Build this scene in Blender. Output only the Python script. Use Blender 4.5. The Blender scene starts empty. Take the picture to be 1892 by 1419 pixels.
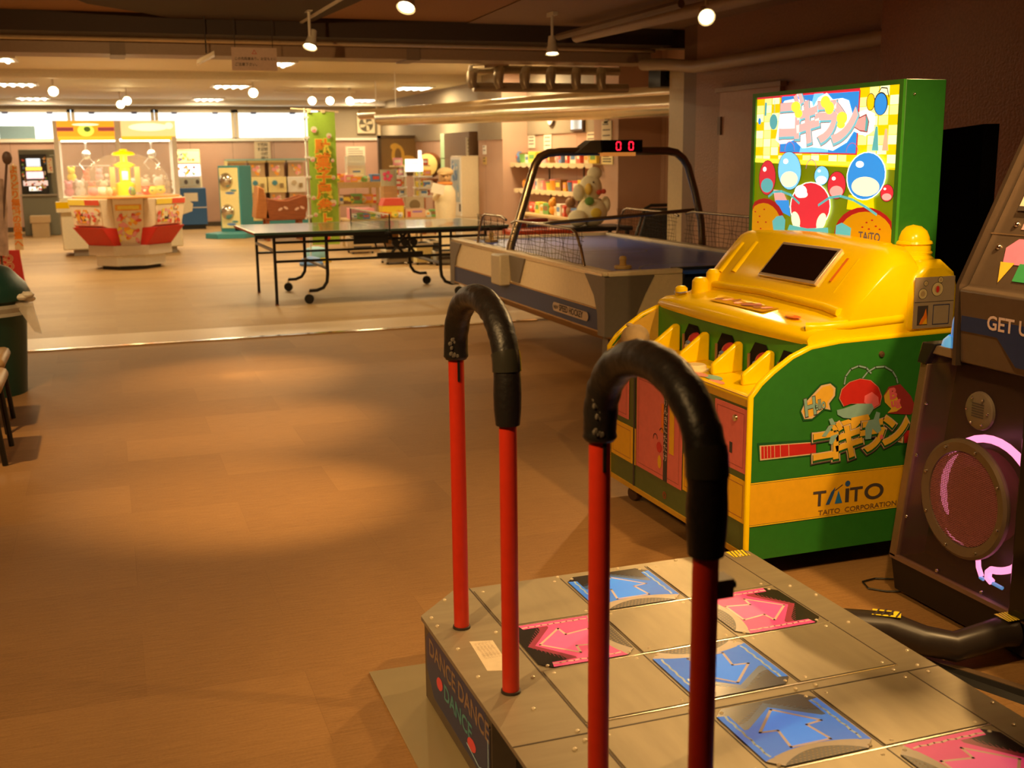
import bpy, math, random
from mathutils import Vector, Matrix
PI = math.pi
random.seed(7)
S = bpy.context.scene
COL = S.collection

# ------------------------------------------------------------------ camera, world, light, exposure
EYE = Vector((0, 0, 1.50))
YAW, PITCH, ROLL, FPX = .34, .2005, -.011, 2080.0
_cy, _sy, _cp, _sp = math.cos(YAW), math.sin(YAW), math.cos(PITCH), math.sin(PITCH)
_f = Vector((_sy*_cp, _cy*_cp, -_sp)); _r = Vector((_cy, -_sy, 0)); _u = _r.cross(_f)
CR = _r*math.cos(ROLL) + _u*math.sin(ROLL)
CU = _u*math.cos(ROLL) - _r*math.sin(ROLL)
CF = _f
cam = bpy.data.cameras.new('camera'); camo = bpy.data.objects.new('camera', cam); COL.objects.link(camo)
cam.sensor_width = 36; cam.lens = FPX/1892*36; cam.clip_end = 200; cam.clip_start = .05
camo.matrix_world = Matrix(((CR.x, CU.x, -CF.x, EYE.x), (CR.y, CU.y, -CF.y, EYE.y), (CR.z, CU.z, -CF.z, EYE.z), (0, 0, 0, 1)))
cam.dof.use_dof = True; cam.dof.focus_distance = 3.7; cam.dof.aperture_fstop = 5.0
S.camera = camo

def at(px, py, x=None, y=None, z=None):
    """point of the room seen at a pixel, on a plane of known x, y or z"""
    d = CR*((px-946)/FPX) + CU*(-(py-709.5)/FPX) + CF
    t = (z-EYE.z)/d.z if z is not None else (y-EYE.y)/d.y if y is not None else (x-EYE.x)/d.x
    return EYE + d*t

S.view_settings.view_transform = 'Standard'; S.view_settings.look = 'None'
S.view_settings.gamma = 1; S.view_settings.use_curve_mapping = False
S.view_settings.exposure = 0.0
W = bpy.data.worlds.new('world'); S.world = W; W.use_nodes = True
W.node_tree.nodes['Background'].inputs[0].default_value = (.80, .92, 1, 1)
W.node_tree.nodes['Background'].inputs[1].default_value = 3.0

WARM = (1.0, .60, .23); FLUO = (1.0, .74, .38)
def spot(loc, aim, power, size=70, blend=1.0, col=WARM, rad=.035):
    l = bpy.data.lights.new('spot_light', 'SPOT'); l.energy = power; l.spot_size = math.radians(size)
    l.spot_blend = blend; l.color = col; l.shadow_soft_size = rad
    o = bpy.data.objects.new('spot_light', l); COL.objects.link(o); o.location = loc
    o.rotation_euler = (Vector(aim)-Vector(loc)).to_track_quat('-Z', 'Y').to_euler()
    return o
def area(loc, sx, sy, power, col=FLUO, aim=None):
    l = bpy.data.lights.new('area_light', 'AREA'); l.shape = 'RECTANGLE'; l.size = sx; l.size_y = sy
    l.energy = power; l.color = col
    o = bpy.data.objects.new('area_light', l); COL.objects.link(o); o.location = loc
    if aim: o.rotation_euler = (Vector(aim)-Vector(loc)).to_track_quat('-Z', 'Y').to_euler()
    return o
# track lamps, last ones unseen added fill: (lamp position, point lit, power, beam)
LAMPS = [((1.55, 8.9, 2.33), (.80, 8.0, 0), 430, 44), ((3.45, 8.7, 2.30), (3.35, 8.3, 0), 130, 60),
         ((1.68, 6.47, 2.33), (.66, 6.45, 0), 370, 44), ((3.6, 6.48, 2.33), (2.5, 4.0, .5), 330, 62),
         ((1.5, 4.3, 2.33), (.52, 4.95, 0), 330, 37), ((3.4, 4.1, 2.4), (1.0, 2.6, 0), 165, 70),
         ((1.5, 1.6, 2.45), (2.4, 3.7, .5), 150, 74), ((2.5, 1.85, 2.48), (2.15, 3.5, .2), 210, 88), ((-.6, 1.4, 2.45), (.82, 2.3, .7), 210, 52), ((.6, 5.2, 2.45), (2.75, 8.2, .6), 190, 44),  # last two: off-view spots added to brighten the handrails and hockey hull
         ((-1.2, 5.6, 2.45), (0.2, 7.0, 0), 190, 110), ((.3, 5.6, 2.5), (1.3, 9.4, 2.25), 130, 95), ((-1.0, 2.4, 2.5), (-.1, 3.9, 0), 150, 105)]  # unseen fill spots added to lift the floor, duct and hanging notice
for p, a, e, s in LAMPS: spot(p, a, e, s)
# far zone: track lamps and recessed fluorescent boxes, plus lights without a fitting
FAR_LAMPS = [((-.63, 18.85, 2.52), (-.3, 16.5, 0)), ((.48, 21.7, 2.52), (.4, 18, 0)), ((2.34, 18.85, 2.52), (2.2, 15, 0)),
             ((.39, 23.1, 2.52), (0, 21, 0)), ((4.03, 21.3, 2.52), (4.6, 19, .8)), ((4.4, 21.3, 2.52), (5.6, 21.5, .8)), ((3.7, 21.3, 2.52), (3.2, 18, .8))]
for p, a in FAR_LAMPS: spot(p, a, 80, 80)
PANELS = [(x, y) for y in (15.8, 20.8, 25.4) for x in (-1.25, 2.2, 5.5)]
for x, y in PANELS: area((x, y, 2.70), .55, .55, 62 if y < 25 else 42)
area((2.2, 11.3, 2.70), 2.2, .5, 50); area((-1.6, 11.5, 2.70), .6, .6, 34)
spot((4.7, 14.6, 2.55), (6.0, 14.6, .9), 120, 100)  # unseen spot added to brighten the shelf wall, no lamp body

# ------------------------------------------------------------------ materials
MATS = {}
def mat(name, col, rough=.5, metal=0., emis=None, es=1., alpha=1., bump=0., scale=40., var=.05, trans=0., coat=0., ior=1.45, stretch=(1, 1, 1), spec=.5):
    if name in MATS: return MATS[name]
    m = bpy.data.materials.new(name); m.use_nodes = True; nt = m.node_tree; b = nt.nodes['Principled BSDF']
    b.inputs['Specular IOR Level'].default_value = spec; b.inputs['Roughness'].default_value = rough; b.inputs['Metallic'].default_value = metal
    b.inputs['Alpha'].default_value = alpha; b.inputs['Transmission Weight'].default_value = trans
    b.inputs['Coat Weight'].default_value = coat; b.inputs['IOR'].default_value = ior
    tc = nt.nodes.new('ShaderNodeTexCoord'); mp = nt.nodes.new('ShaderNodeMapping'); mp.inputs['Scale'].default_value = stretch
    n = nt.nodes.new('ShaderNodeTexNoise'); n.inputs['Scale'].default_value = scale; n.inputs['Detail'].default_value = 3
    nt.links.new(tc.outputs['Object'], mp.inputs[0]); nt.links.new(mp.outputs[0], n.inputs['Vector'])
    cr = nt.nodes.new('ShaderNodeMix'); cr.data_type = 'RGBA'
    cr.inputs[6].default_value = (*[max(0, c*(1-var*2)) for c in col[:3]], 1); cr.inputs[7].default_value = (*[min(1, c*(1+var*2)) for c in col[:3]], 1)
    nt.links.new(n.outputs['Fac'], cr.inputs[0]); nt.links.new(cr.outputs[2], b.inputs['Base Color'])
    if bump:
        bp_ = nt.nodes.new('ShaderNodeBump'); bp_.inputs['Strength'].default_value = bump; bp_.inputs['Distance'].default_value = .004
        nt.links.new(n.outputs['Fac'], bp_.inputs['Height']); nt.links.new(bp_.outputs[0], b.inputs['Normal'])
    if emis is not None:
        b.inputs['Emission Color'].default_value = (*emis, 1); b.inputs['Emission Strength'].default_value = es
    MATS[name] = m; return m

def floor_mat(name, c1, c2, tile, rough, scale=(1, 14, 1)):
    m = bpy.data.materials.new(name); m.use_nodes = True; nt = m.node_tree; b = nt.nodes['Principled BSDF']; N = nt.nodes.new; L = nt.links.new
    tc = N('ShaderNodeTexCoord')
    br = N('ShaderNodeTexBrick'); br.inputs['Scale'].default_value = 1; br.inputs['Brick Width'].default_value = tile[0]; br.inputs['Row Height'].default_value = tile[1]
    br.offset = tile[2]; br.inputs['Mortar Size'].default_value = .0012; br.inputs['Color1'].default_value = (.35, .35, .35, 1); br.inputs['Color2'].default_value = (.65, .65, .65, 1); br.inputs['Mortar'].default_value = (.3, .3, .3, 1)
    L(tc.outputs['Object'], br.inputs['Vector'])
    mp = N('ShaderNodeMapping'); mp.inputs['Scale'].default_value = scale; L(tc.outputs['Object'], mp.inputs[0])
    n = N('ShaderNodeTexNoise'); n.inputs['Scale'].default_value = 9; n.inputs['Detail'].default_value = 8; n.inputs['Roughness'].default_value = .7; L(mp.outputs[0], n.inputs['Vector'])
    n2 = N('ShaderNodeTexNoise'); n2.inputs['Scale'].default_value = 120; n2.inputs['Detail'].default_value = 2; L(tc.outputs['Object'], n2.inputs['Vector'])
    a = N('ShaderNodeMath'); a.operation = 'MULTIPLY_ADD'; L(br.outputs['Color'], a.inputs[0]); a.inputs[1].default_value = .75; L(n.outputs['Fac'], a.inputs[2])
    a2 = N('ShaderNodeMath'); a2.operation = 'MULTIPLY_ADD'; L(n2.outputs['Fac'], a2.inputs[0]); a2.inputs[1].default_value = .35; L(a.outputs[0], a2.inputs[2])
    mr = N('ShaderNodeMapRange'); mr.inputs[1].default_value = .65; mr.inputs[2].default_value = 1.45; L(a2.outputs[0], mr.inputs[0])
    mx = N('ShaderNodeMix'); mx.data_type = 'RGBA'; mx.inputs[6].default_value = (*c1, 1); mx.inputs[7].default_value = (*c2, 1); L(mr.outputs[0], mx.inputs[0]); L(mx.outputs[2], b.inputs['Base Color'])
    b.inputs['Roughness'].default_value = rough; b.inputs['Specular IOR Level'].default_value = .3
    bm_ = N('ShaderNodeBump'); bm_.inputs['Strength'].default_value = .25; bm_.inputs['Distance'].default_value = .003; L(a2.outputs[0], bm_.inputs['Height']); L(bm_.outputs[0], b.inputs['Normal'])
    return m
def panel_mat(name, c, pitch, rough=.7, seam=.55, axis='X'):
    """wall panelling with thin vertical seams every `pitch` metres"""
    m = bpy.data.materials.new(name); m.use_nodes = True; nt = m.node_tree; b = nt.nodes['Principled BSDF']; N = nt.nodes.new; L = nt.links.new
    tc = N('ShaderNodeTexCoord'); sx = N('ShaderNodeSeparateXYZ'); L(tc.outputs['Object'], sx.inputs[0])
    d = N('ShaderNodeMath'); d.operation = 'DIVIDE'; L(sx.outputs[axis], d.inputs[0]); d.inputs[1].default_value = pitch
    fr = N('ShaderNodeMath'); fr.operation = 'FRACT'; L(d.outputs[0], fr.inputs[0])
    lt = N('ShaderNodeMath'); lt.operation = 'LESS_THAN'; L(fr.outputs[0], lt.inputs[0]); lt.inputs[1].default_value = .012
    n = N('ShaderNodeTexNoise'); n.inputs['Scale'].default_value = 2.5; n.inputs['Detail'].default_value = 6; L(tc.outputs['Object'], n.inputs['Vector'])
    mx = N('ShaderNodeMix'); mx.data_type = 'RGBA'; mx.inputs[6].default_value = (*[k*.9 for k in c], 1); mx.inputs[7].default_value = (*[k*1.1 for k in c], 1); L(n.outputs['Fac'], mx.inputs[0])
    m2 = N('ShaderNodeMix'); m2.data_type = 'RGBA'; L(lt.outputs[0], m2.inputs[0]); L(mx.outputs[2], m2.inputs[6]); m2.inputs[7].default_value = (*[k*seam for k in c], 1)
    L(m2.outputs[2], b.inputs['Base Color']); b.inputs['Roughness'].default_value = rough
    return m

# palette
def C(n, c, **k): return mat(n, c, **k)
BLACK = C('black_plastic', (.012, .011, .01), rough=.45)
BLACKG = C('gloss_black', (.004, .004, .004), rough=.12)
CREAM = C('cream_paint', (.78, .70, .52), rough=.5)
WHITE = C('white_plastic', (.85, .83, .78), rough=.4)
STEEL = C('brushed_steel', (.40, .34, .23), rough=.5, metal=.5, scale=6, var=.08, stretch=(1, 6, 1))
STEELD = C('dull_steel', (.36, .33, .28), rough=.5, metal=.7, scale=10)
CHROME = C('chrome', (.8, .78, .72), rough=.15, metal=1., var=.02)
DARKMET = C('dark_bronze_metal', (.20, .15, .10), rough=.28, metal=.9)
YEL = C('yellow_moulding', (.95, .65, .001), rough=.2, spec=.35, var=.02)
YELP = C('yellow_panel', (.80, .44, .01), rough=.45, var=.03)
YELD = C('ochre_edge', (.60, .33, .02), rough=.5)
GRN = C('green_laminate', (.025, .17, .018), rough=.42, var=.06)
GRNB = C('green_bright', (.06, .33, .03), rough=.4)
OLIVE = C('olive_panel', (.10, .13, .03), rough=.5)
PINKD = C('pink_door', (.72, .16, .14), rough=.45)
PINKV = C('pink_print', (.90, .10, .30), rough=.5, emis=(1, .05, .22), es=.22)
PINKL = C('pale_pink_line', (.95, .62, .60), rough=.4)
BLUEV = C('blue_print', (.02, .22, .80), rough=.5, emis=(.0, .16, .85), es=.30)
BLUEL = C('light_blue_line', (.45, .70, .95), rough=.4)
RED = C('red_paint', (.56, .028, .008), rough=.42, coat=.1)
REDP = C('red_print', (.62, .03, .03), rough=.5)
TEAL = C('teal_print', (.13, .42, .42), rough=.5)
NAVY = C('navy_print', (.02, .035, .12), rough=.35)
GREYB = C('grey_fascia', (.16, .14, .11), rough=.5)
FOAM = C('black_padding', (.012, .010, .009), rough=.42, bump=.5, scale=60)
PAPER = C('paper', (.82, .76, .62), rough=.8)
INK = C('ink', (.06, .045, .04), rough=.7)
RUBBER = C('rubber', (.015, .015, .015), rough=.7)
WOODR = C('reddish_wood', (.30, .09, .03), rough=.45, stretch=(1, 1, 8), scale=6, var=.2)
WOOD = C('light_wood', (.50, .30, .13), rough=.5, stretch=(1, 1, 8), scale=6, var=.15)
ORANGE = C('orange_print', (.80, .20, .015), rough=.6, spec=.2)
LIME = C('lime_cloth', (.38, .62, .07), rough=.8)
BLUEC = C('blue_cabinet', (.03, .12, .34), rough=.45)
GREY = C('grey_paint', (.32, .32, .28), rough=.5)
BROWNBOX = C('tan_box', (.45, .32, .17), rough=.6)
CLEAR = C('clear_acrylic', (1, 1, 1), rough=.05, alpha=.16, var=0)
PELL = C('pale_yellow', (.88, .76, .36), rough=.5)
HIDE = C('pale_hide', (.42, .30, .15), rough=.9, bump=.6, scale=50)
GREENLK = C('mint_locker', (.36, .55, .36), rough=.5)
BROWNW = C('brown_board', (.22, .14, .08), rough=.6)

# ------------------------------------------------------------------ mesh building
ORG = {}
class MB:
    def __init__(s): s.v = []; s.f = []; s.m = []; s.mats = []
    def mi(s, m):
        if m not in s.mats: s.mats.append(m)
        return s.mats.index(m)
    def add(s, vs, fs, m):
        o = len(s.v); k = s.mi(m); s.v += [Vector(p) for p in vs]; s.f += [[i+o for i in f] for f in fs]; s.m += [k]*len(fs)
    def box(s, x0, x1, y0, y1, z0, z1, m):
        s.add([(x, y, z) for z in (z0, z1) for y in (y0, y1) for x in (x0, x1)],
              [(0, 2, 3, 1), (4, 5, 7, 6), (0, 1, 5, 4), (2, 6, 7, 3), (0, 4, 6, 2), (1, 3, 7, 5)], m)
    def hexa(s, P, m):      # 8 points: bottom 4 ring, top 4 ring
        s.add(P, [(3, 2, 1, 0), (4, 5, 6, 7), (0, 1, 5, 4), (1, 2, 6, 5), (2, 3, 7, 6), (3, 0, 4, 7)], m)
    def ring(s, c, ax, r, n, ref=None):
        ax = Vector(ax).normalized(); ref = Vector(ref) if ref else (Vector((0, 0, 1)) if abs(ax.z) < .9 else Vector((0, 1, 0)))
        a = ax.cross(ref).normalized(); b = a.cross(ax)
        return [Vector(c)+a*(r*math.cos(2*PI*i/n))+b*(r*math.sin(2*PI*i/n)) for i in range(n)]
    def tube(s, pts, r, m, n=10, closed=False, caps=True):
        pts = [Vector(p) for p in pts]; N = len(pts); R = r if isinstance(r, (list, tuple)) else [r]*N
        vs = []; ref = None; prev = None
        for i, p in enumerate(pts):
            if closed: t = pts[(i+1) % N]-pts[i-1]
            else: t = pts[min(i+1, N-1)]-pts[max(i-1, 0)]
            t.normalize()
            if prev is None:
                ref = Vector((0, 0, 1)) if abs(t.z) < .9 else Vector((0, 1, 0)); a = t.cross(ref).normalized()
            else: a = (prev - t*prev.dot(t)).normalized()
            prev = a; b = t.cross(a)
            vs += [p+a*(R[i]*math.cos(2*PI*k/n))+b*(R[i]*math.sin(2*PI*k/n)) for k in range(n)]
        fs = []
        for i in range(N if closed else N-1):
            j = (i+1) % N
            for k in range(n): fs.append((i*n+k, i*n+(k+1) % n, j*n+(k+1) % n, j*n+k))
        if caps and not closed: fs += [list(range(n))[::-1], [(N-1)*n+k for k in range(n)]]
        s.add(vs, fs, m)
    def cyl(s, p0, p1, r, m, n=16, r2=None): s.tube([p0, p1], [r, r if r2 is None else r2], m, n)
    def lathe(s, c, prof, m, n=24, ax=(0, 0, 1), a0=0, a1=2*PI, mats=None):
        ax = Vector(ax).normalized(); ref = Vector((1, 0, 0)) if abs(ax.x) < .9 else Vector((0, 1, 0))
        a = ax.cross(ref).normalized(); b = ax.cross(a); c = Vector(c); full = abs(a1-a0-2*PI) < 1e-4; k = n if full else n+1
        vs = []
        for r, h in prof:
            for i in range(k):
                t = a0+(a1-a0)*i/n; vs.append(c+ax*h+a*(r*math.cos(t))+b*(r*math.sin(t)))
        for j in range(len(prof)-1):
            fs = []
            for i in range(n):
                i2 = (i+1) % k; fs.append((j*k+i, j*k+i2, (j+1)*k+i2, (j+1)*k+i))
            if j == 0: base = len(s.v); s.v += vs
            kk = s.mi(mats[j] if mats else m); s.f += [[q+base for q in f] for f in fs]; s.m += [kk]*len(fs)
    def sph(s, c, r, m, n=16, h=10, rot=None):
        r = (r, r, r) if not isinstance(r, (tuple, list)) else r; vs = []; fs = []
        for j in range(h+1):
            for i in range(n):
                p = Vector((r[0]*math.sin(PI*j/h)*math.cos(2*PI*i/n), r[1]*math.sin(PI*j/h)*math.sin(2*PI*i/n), r[2]*math.cos(PI*j/h)))
                if rot: p = rot @ p
                vs.append(Vector(c)+p)
        for j in range(h):
            for i in range(n): fs.append((j*n+i, (j+1)*n+i, (j+1)*n+(i+1) % n, j*n+(i+1) % n))
        s.add(vs, fs, m)
    def prism(s, poly, mp, w0, w1, m, side=None):
        n = len(poly); vs = [mp(u, v, w0) for u, v in poly]+[mp(u, v, w1) for u, v in poly]
        s.add(vs, [list(range(n))[::-1], list(range(n, 2*n))], m)
        o = len(s.v)-2*n; k = s.mi(side or m)
        for i in range(n): s.f.append([o+i, o+(i+1) % n, o+n+(i+1) % n, o+n+i]); s.m.append(k)
    def flat(s, poly, mp, w, m): s.add([mp(u, v, w) for u, v in poly], [list(range(len(poly)))], m)
    def rect(s, u0, u1, v0, v1, mp, w, m): s.flat([(u0, v0), (u1, v0), (u1, v1), (u0, v1)], mp, w, m)
    def ell(s, u, v, a, b, mp, w, m, rot=0, n=20, a0=0, a1=2*PI):
        P = []
        for i in range(n if abs(a1-a0-2*PI) < 1e-4 else n+1):
            t = a0+(a1-a0)*i/n; x, y = a*math.cos(t), b*math.sin(t)
            P.append((u+x*math.cos(rot)-y*math.sin(rot), v+x*math.sin(rot)+y*math.cos(rot)))
        s.flat(P, mp, w, m)
    def stroke(s, pts, wd, mp, w, m, closed=False):
        P = [Vector((p[0], p[1])) for p in pts]; N = len(P)
        for i in range(N if closed else N-1):
            a, b = P[i], P[(i+1) % N]; d = (b-a)
            if d.length < 1e-9: continue
            d.normalize(); q = Vector((-d.y, d.x))*wd/2; e = d*wd*.3
            s.flat([tuple(a-e-q), tuple(b+e-q), tuple(b+e+q), tuple(a-e+q)], mp, w, m)
    def text(s, st, mp, u, v, size, w, m, align='LEFT', bold=0, vert=False, shear=0, sx=1, ext=0, vfit=None):
        cu = bpy.data.curves.new('t', 'FONT'); cu.body = '\n'.join(st) if vert else st; cu.size = size; cu.align_x = 'CENTER' if vert else align
        cu.offset = bold*size; cu.shear = shear; cu.resolution_u = 3; cu.fill_mode = 'FRONT'
        if vert: cu.space_line = vfit or 1.0
        o = bpy.data.objects.new('t', cu); COL.objects.link(o); dg = bpy.context.evaluated_depsgraph_get()
        me = o.evaluated_get(dg).to_mesh()
        if me and len(me.vertices): s.add([mp(u+p.co.x*sx, v+p.co.y, w) for p in me.vertices], [list(p.vertices) for p in me.polygons], m)
        o.evaluated_get(dg).to_mesh_clear(); bpy.data.objects.remove(o); bpy.data.curves.remove(cu)
    def build(s, name, parent=None, bev=0, flat=False, angle=35, loc=None):
        org = ORG[parent.name] if parent else (Vector(loc) if loc else Vector((0, 0, 0)))
        me = bpy.data.meshes.new(name); me.from_pydata([tuple(p-org) for p in s.v], [], s.f)
        for m in s.mats: me.materials.append(m)
        me.polygons.foreach_set('material_index', s.m)
        if not flat:
            me.shade_smooth(); me.set_sharp_from_angle(angle=math.radians(angle))
        me.validate(); me.update()
        o = bpy.data.objects.new(name, me); COL.objects.link(o)
        if parent: o.parent = parent
        elif loc: o.location = org
        ORG[o.name] = org
        if bev:
            b = o.modifiers.new('bevel', 'BEVEL'); b.width = bev; b.segments = 2; b.limit_method = 'ANGLE'; b.angle_limit = math.radians(40); b.harden_normals = False
        return o
def tag(o, label, cat, group=None):
    o['label'] = label; o['category'] = cat
    if group: o['group'] = group
    return o
def thing(name, label, cat, loc, group=None):
    o = bpy.data.objects.new(name, None); COL.objects.link(o); o.location = loc; o.empty_display_size = .1; ORG[o.name] = Vector(loc)
    return tag(o, label, cat, group)
def struct(mb, name, flat=False):
    o = mb.build(name, flat=flat); o['kind'] = 'structure'; return o
def part(name, parent, fn, bev=0, **k):
    m = MB(); fn(m); return m.build(name, parent, bev, **k)
def dup(root, loc, label=None, group=None, rz=None):
    r = root.copy(); COL.objects.link(r); r.location = loc; ORG[r.name] = Vector(loc)
    if rz is not None: r.rotation_euler = (0, 0, rz)
    if label: r['label'] = label
    if group: r['group'] = group
    for ch in list(root.children):
        c = ch.copy(); COL.objects.link(c); c.parent = r
        for g in ch.children:
            d = g.copy(); COL.objects.link(d); d.parent = c
    return r
XY = lambda z: (lambda u, v, w: Vector((u, v, z+w)))              # horizontal plane
def FX(x, s=-1): return lambda u, v, w: Vector((x+s*w, u, v))      # plane x = const; w stands off it
def FY(y, s=-1): return lambda u, v, w: Vector((u, y+s*w, v))      # plane y = const
def arc(cx, cy, r, a0, a1, n=8, ry=None): return [(cx+r*math.cos(a0+(a1-a0)*i/n), cy+(ry or r)*math.sin(a0+(a1-a0)*i/n)) for i in range(n+1)]
# ------------------------------------------------------------------ the room
FN = floor_mat('brown_floor_tiles', (.215, .108, .034), (.44, .245, .088), (.9, .45, .5), .6)
FF = floor_mat('pale_plank_floor', (.30, .18, .075), (.56, .375, .18), (1.2, .3, .37), .5)
PINKW = panel_mat('pink_panelling', (.52, .33, .26), .92)
PINKWY = panel_mat('pink_panelling_side', (.52, .33, .24), .92, axis='Y')
TEXW = mat('textured_wallpaper', (.38, .20, .125), rough=.5, bump=.9, scale=55, var=.12)
TEXD = mat('dark_textured_wallpaper', (.36, .14, .065), rough=.45, bump=.9, scale=60, var=.15)
UPW = C('taupe_upper_wall', (.34, .28, .20), rough=.7)
CORK = mat('brown_ceiling', (.42, .22, .10), rough=.8, bump=.7, scale=90, var=.15)
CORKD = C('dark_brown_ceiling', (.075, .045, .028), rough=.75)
BEAMD = C('dark_beam', (.05, .03, .02), rough=.7)
CEILF = C('cream_ceiling', (.66, .58, .42), rough=.7)
CEILP = C('pale_ceiling_board', (.40, .27, .17), rough=.7)
m = MB(); m.box(-4, 8.6, -3, 9.62, -.1, 0, FN); struct(m, 'floor')
m = MB(); m.box(-4, 8.6, 10.36, 26.6, -.1, 0, FF); struct(m, 'floor')
m = MB(); m.box(-4, 8.6, 9.74, 10.36, -.1, .002, C('cream_threshold', (.66, .50, .32), rough=.4)); struct(m, 'trim_1')
m = MB(); m.box(-4, 3.66, 9.62, 9.68, -.1, .012, C('polished_threshold', (.75, .66, .5), rough=.14, metal=1.)); struct(m, 'trim_2')
m = MB(); m.box(-4, 8.6, 9.68, 9.74, -.1, .004, C('dark_gap_strip', (.06, .045, .03), rough=.4)); struct(m, 'trim_3')
m = MB(); m.box(3.66, 8.6, 9.62, 9.68, -.1, .002, C('dark_gap_strip', (.06, .045, .03))); struct(m, 'trim_4')
# back wall with four window bands
YB = 26.5
m = MB(); m.box(-4, 6.2, YB, YB+.2, 0, 1.90, PINKW); m.box(-4, 6.2, YB, YB+.2, 2.56, 2.75, UPW); m.box(4.75, 6.2, YB, YB+.2, 1.90, 2.56, UPW)
struct(m, 'wall_back')
m = MB(); m.box(-4, 6.2, YB-.03, YB, 0, .10, C('dark_skirting', (.07, .05, .03))); struct(m, 'baseboard_back')
m = MB(); m.box(-4, 6.2, YB-.06, YB, 1.88, 1.93, WHITE); struct(m, 'trim_5')
SKY = C('frosted_pane', (.9, .95, 1), rough=.4, emis=(.84, .97, 1), es=1.2)
FRAMEW = C('window_frame', (.62, .54, .40), rough=.4)
for i in range(6):
    x0 = -3.88+i*1.713-.05; x1 = x0+1.56
    if i == 5: break
    m = MB()
    for a in ((x0-.07, x0, 1.93, 2.56), (x1, x1+.07, 1.93, 2.56), (x0-.07, x1+.07, 2.50, 2.56), (x0-.07, x1+.07, 1.93, 1.95)):
        m.box(a[0], a[1], YB-.03, YB+.1, a[2], a[3], FRAMEW)
    w = struct(m, 'window_%d' % (i+1))
    p = MB(); p.box(x0, x1, YB+.04, YB+.05, 1.95, 2.50, SKY); p.build('pane', w)
    p = MB()
    for q in (.22, .78): p.box(x0+(x1-x0)*q-.06, x0+(x1-x0)*q+.06, YB-.05, YB+.02, 2.47, 2.51, C('latch_blue', (.12, .14, .3)))
    p.build('latch', w)
    if i == 1:
        p = MB(); p.box(x0+.2, x0+.9, YB+.02, YB+.035, 1.95, 2.22, C('blue_grey_glass', (.25, .40, .50), rough=.4)); p.build('pane', w)
m = MB(); m.box(-4, 6.2, 25.95, YB, 2.64, 2.75, C('white_valance', (.85, .83, .78))); struct(m, 'trim_6')
# side walls, front and left
m = MB(); m.box(-4.2, -4, -3, 26.7, 0, 2.8, PINKWY); struct(m, 'wall_left')
m = MB(); m.box(-4.2, 8.8, -3.2, -3, 0, 2.8, TEXD); struct(m, 'wall_front')
m = MB(); m.box(5.0, 5.15, 6.1, 9.15, 0, 2.62, TEXW); struct(m, 'wall_right')
m = MB(); m.box(4.62, 5.15, -3, 6.1, 0, 2.62, TEXD); struct(m, 'wall_right')
m = MB(); m.box(5.02, 5.3, 9.15, 9.42, 0, 2.62, C('brown_post', (.20, .11, .06), rough=.5)); struct(m, 'trim_7')
m = MB(); m.box(5.06, 5.3, 9.42, 9.78, 0, 2.3, C('cream_post', (.62, .49, .28), rough=.45)); struct(m, 'trim_8')
m = MB(); m.box(6.2, 6.4, 13.74, 26.7, 0, 2.75, PINKWY); struct(m, 'wall_right')
m = MB(); m.box(5.78, 6.2, 16.65, 17.85, 0, 2.75, PINKWY); struct(m, 'wall_right')
m = MB(); m.box(6.03, 6.66, 13.0, 13.75, 0, 2.75, PINKWY); struct(m, 'wall_right')
m = MB(); m.box(6.66, 8.8, 13.0, 13.2, 0, 2.75, PINKW); struct(m, 'wall_right')
m = MB(); m.box(6.62, 6.8, 9.9, 13.0, 0, 2.75, PINKWY); struct(m, 'wall_right')
m = MB(); m.box(5.3, 6.8, 9.78, 9.9, 0, 2.75, PINKW); struct(m, 'wall_right')
m = MB(); m.box(8.6, 8.8, -3, 13.0, 0, 2.75, PINKWY); struct(m, 'wall_right')
m = MB(); m.box(6.18, 6.2, 13.75, 26.5, 1.80, 2.75, UPW); struct(m, 'trim_9')
m = MB(); m.box(5.77, 5.78, 16.65, 17.85, 1.74, 2.75, C('taupe_upper_wall', (.34, .28, .20))); struct(m, 'trim_10')
# door in the near right wall
m = MB(); m.box(4.96, 5.0, 7.75, 8.66, 0, 2.0, C('salmon_door', (.58, .33, .21), rough=.45)); d = struct(m, 'door_1')
p = MB(); p.box(4.93, 4.99, 7.70, 8.70, 2.0, 2.035, C('door_closer', (.5, .36, .25))); p.build('door_frame', d)
p = MB(); p.box(4.945, 4.965, 8.62, 8.67, 1.65, 1.80, C('brown_post', (.2, .11, .06))); p.build('hinge', d)
# ceilings
m = MB(); m.box(-4, 8.6, -3, 9.7, 2.62, 2.75, CORK); struct(m, 'ceiling')
m = MB(); m.box(-4, 8.6, 9.7, 26.7, 2.75, 2.85, CEILF); struct(m, 'ceiling')
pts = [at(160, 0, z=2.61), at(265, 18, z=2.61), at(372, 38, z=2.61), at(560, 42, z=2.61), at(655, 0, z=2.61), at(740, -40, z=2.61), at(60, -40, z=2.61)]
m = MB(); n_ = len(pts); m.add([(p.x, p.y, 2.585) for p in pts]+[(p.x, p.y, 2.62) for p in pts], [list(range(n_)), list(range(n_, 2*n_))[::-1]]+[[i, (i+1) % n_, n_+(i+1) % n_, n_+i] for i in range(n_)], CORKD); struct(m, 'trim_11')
m = MB(); m.add([(p.x, p.y, 2.612) for p in (at(835, 55, z=2.612), at(1060, 60, z=2.612), at(1640, 40, z=2.612), at(1640, -60, z=2.612), at(1010, -20, z=2.612))], [(4, 3, 2, 1, 0)], CEILP); struct(m, 'trim_12')
m = MB(); m.box(-4, 5.0, 9.62, 9.9, 2.47, 2.75, BEAMD); struct(m, 'trim_13')
m = MB(); m.box(-4, 8.6, 17.6, 17.9, 2.64, 2.75, CEILF); struct(m, 'trim_14')
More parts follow.
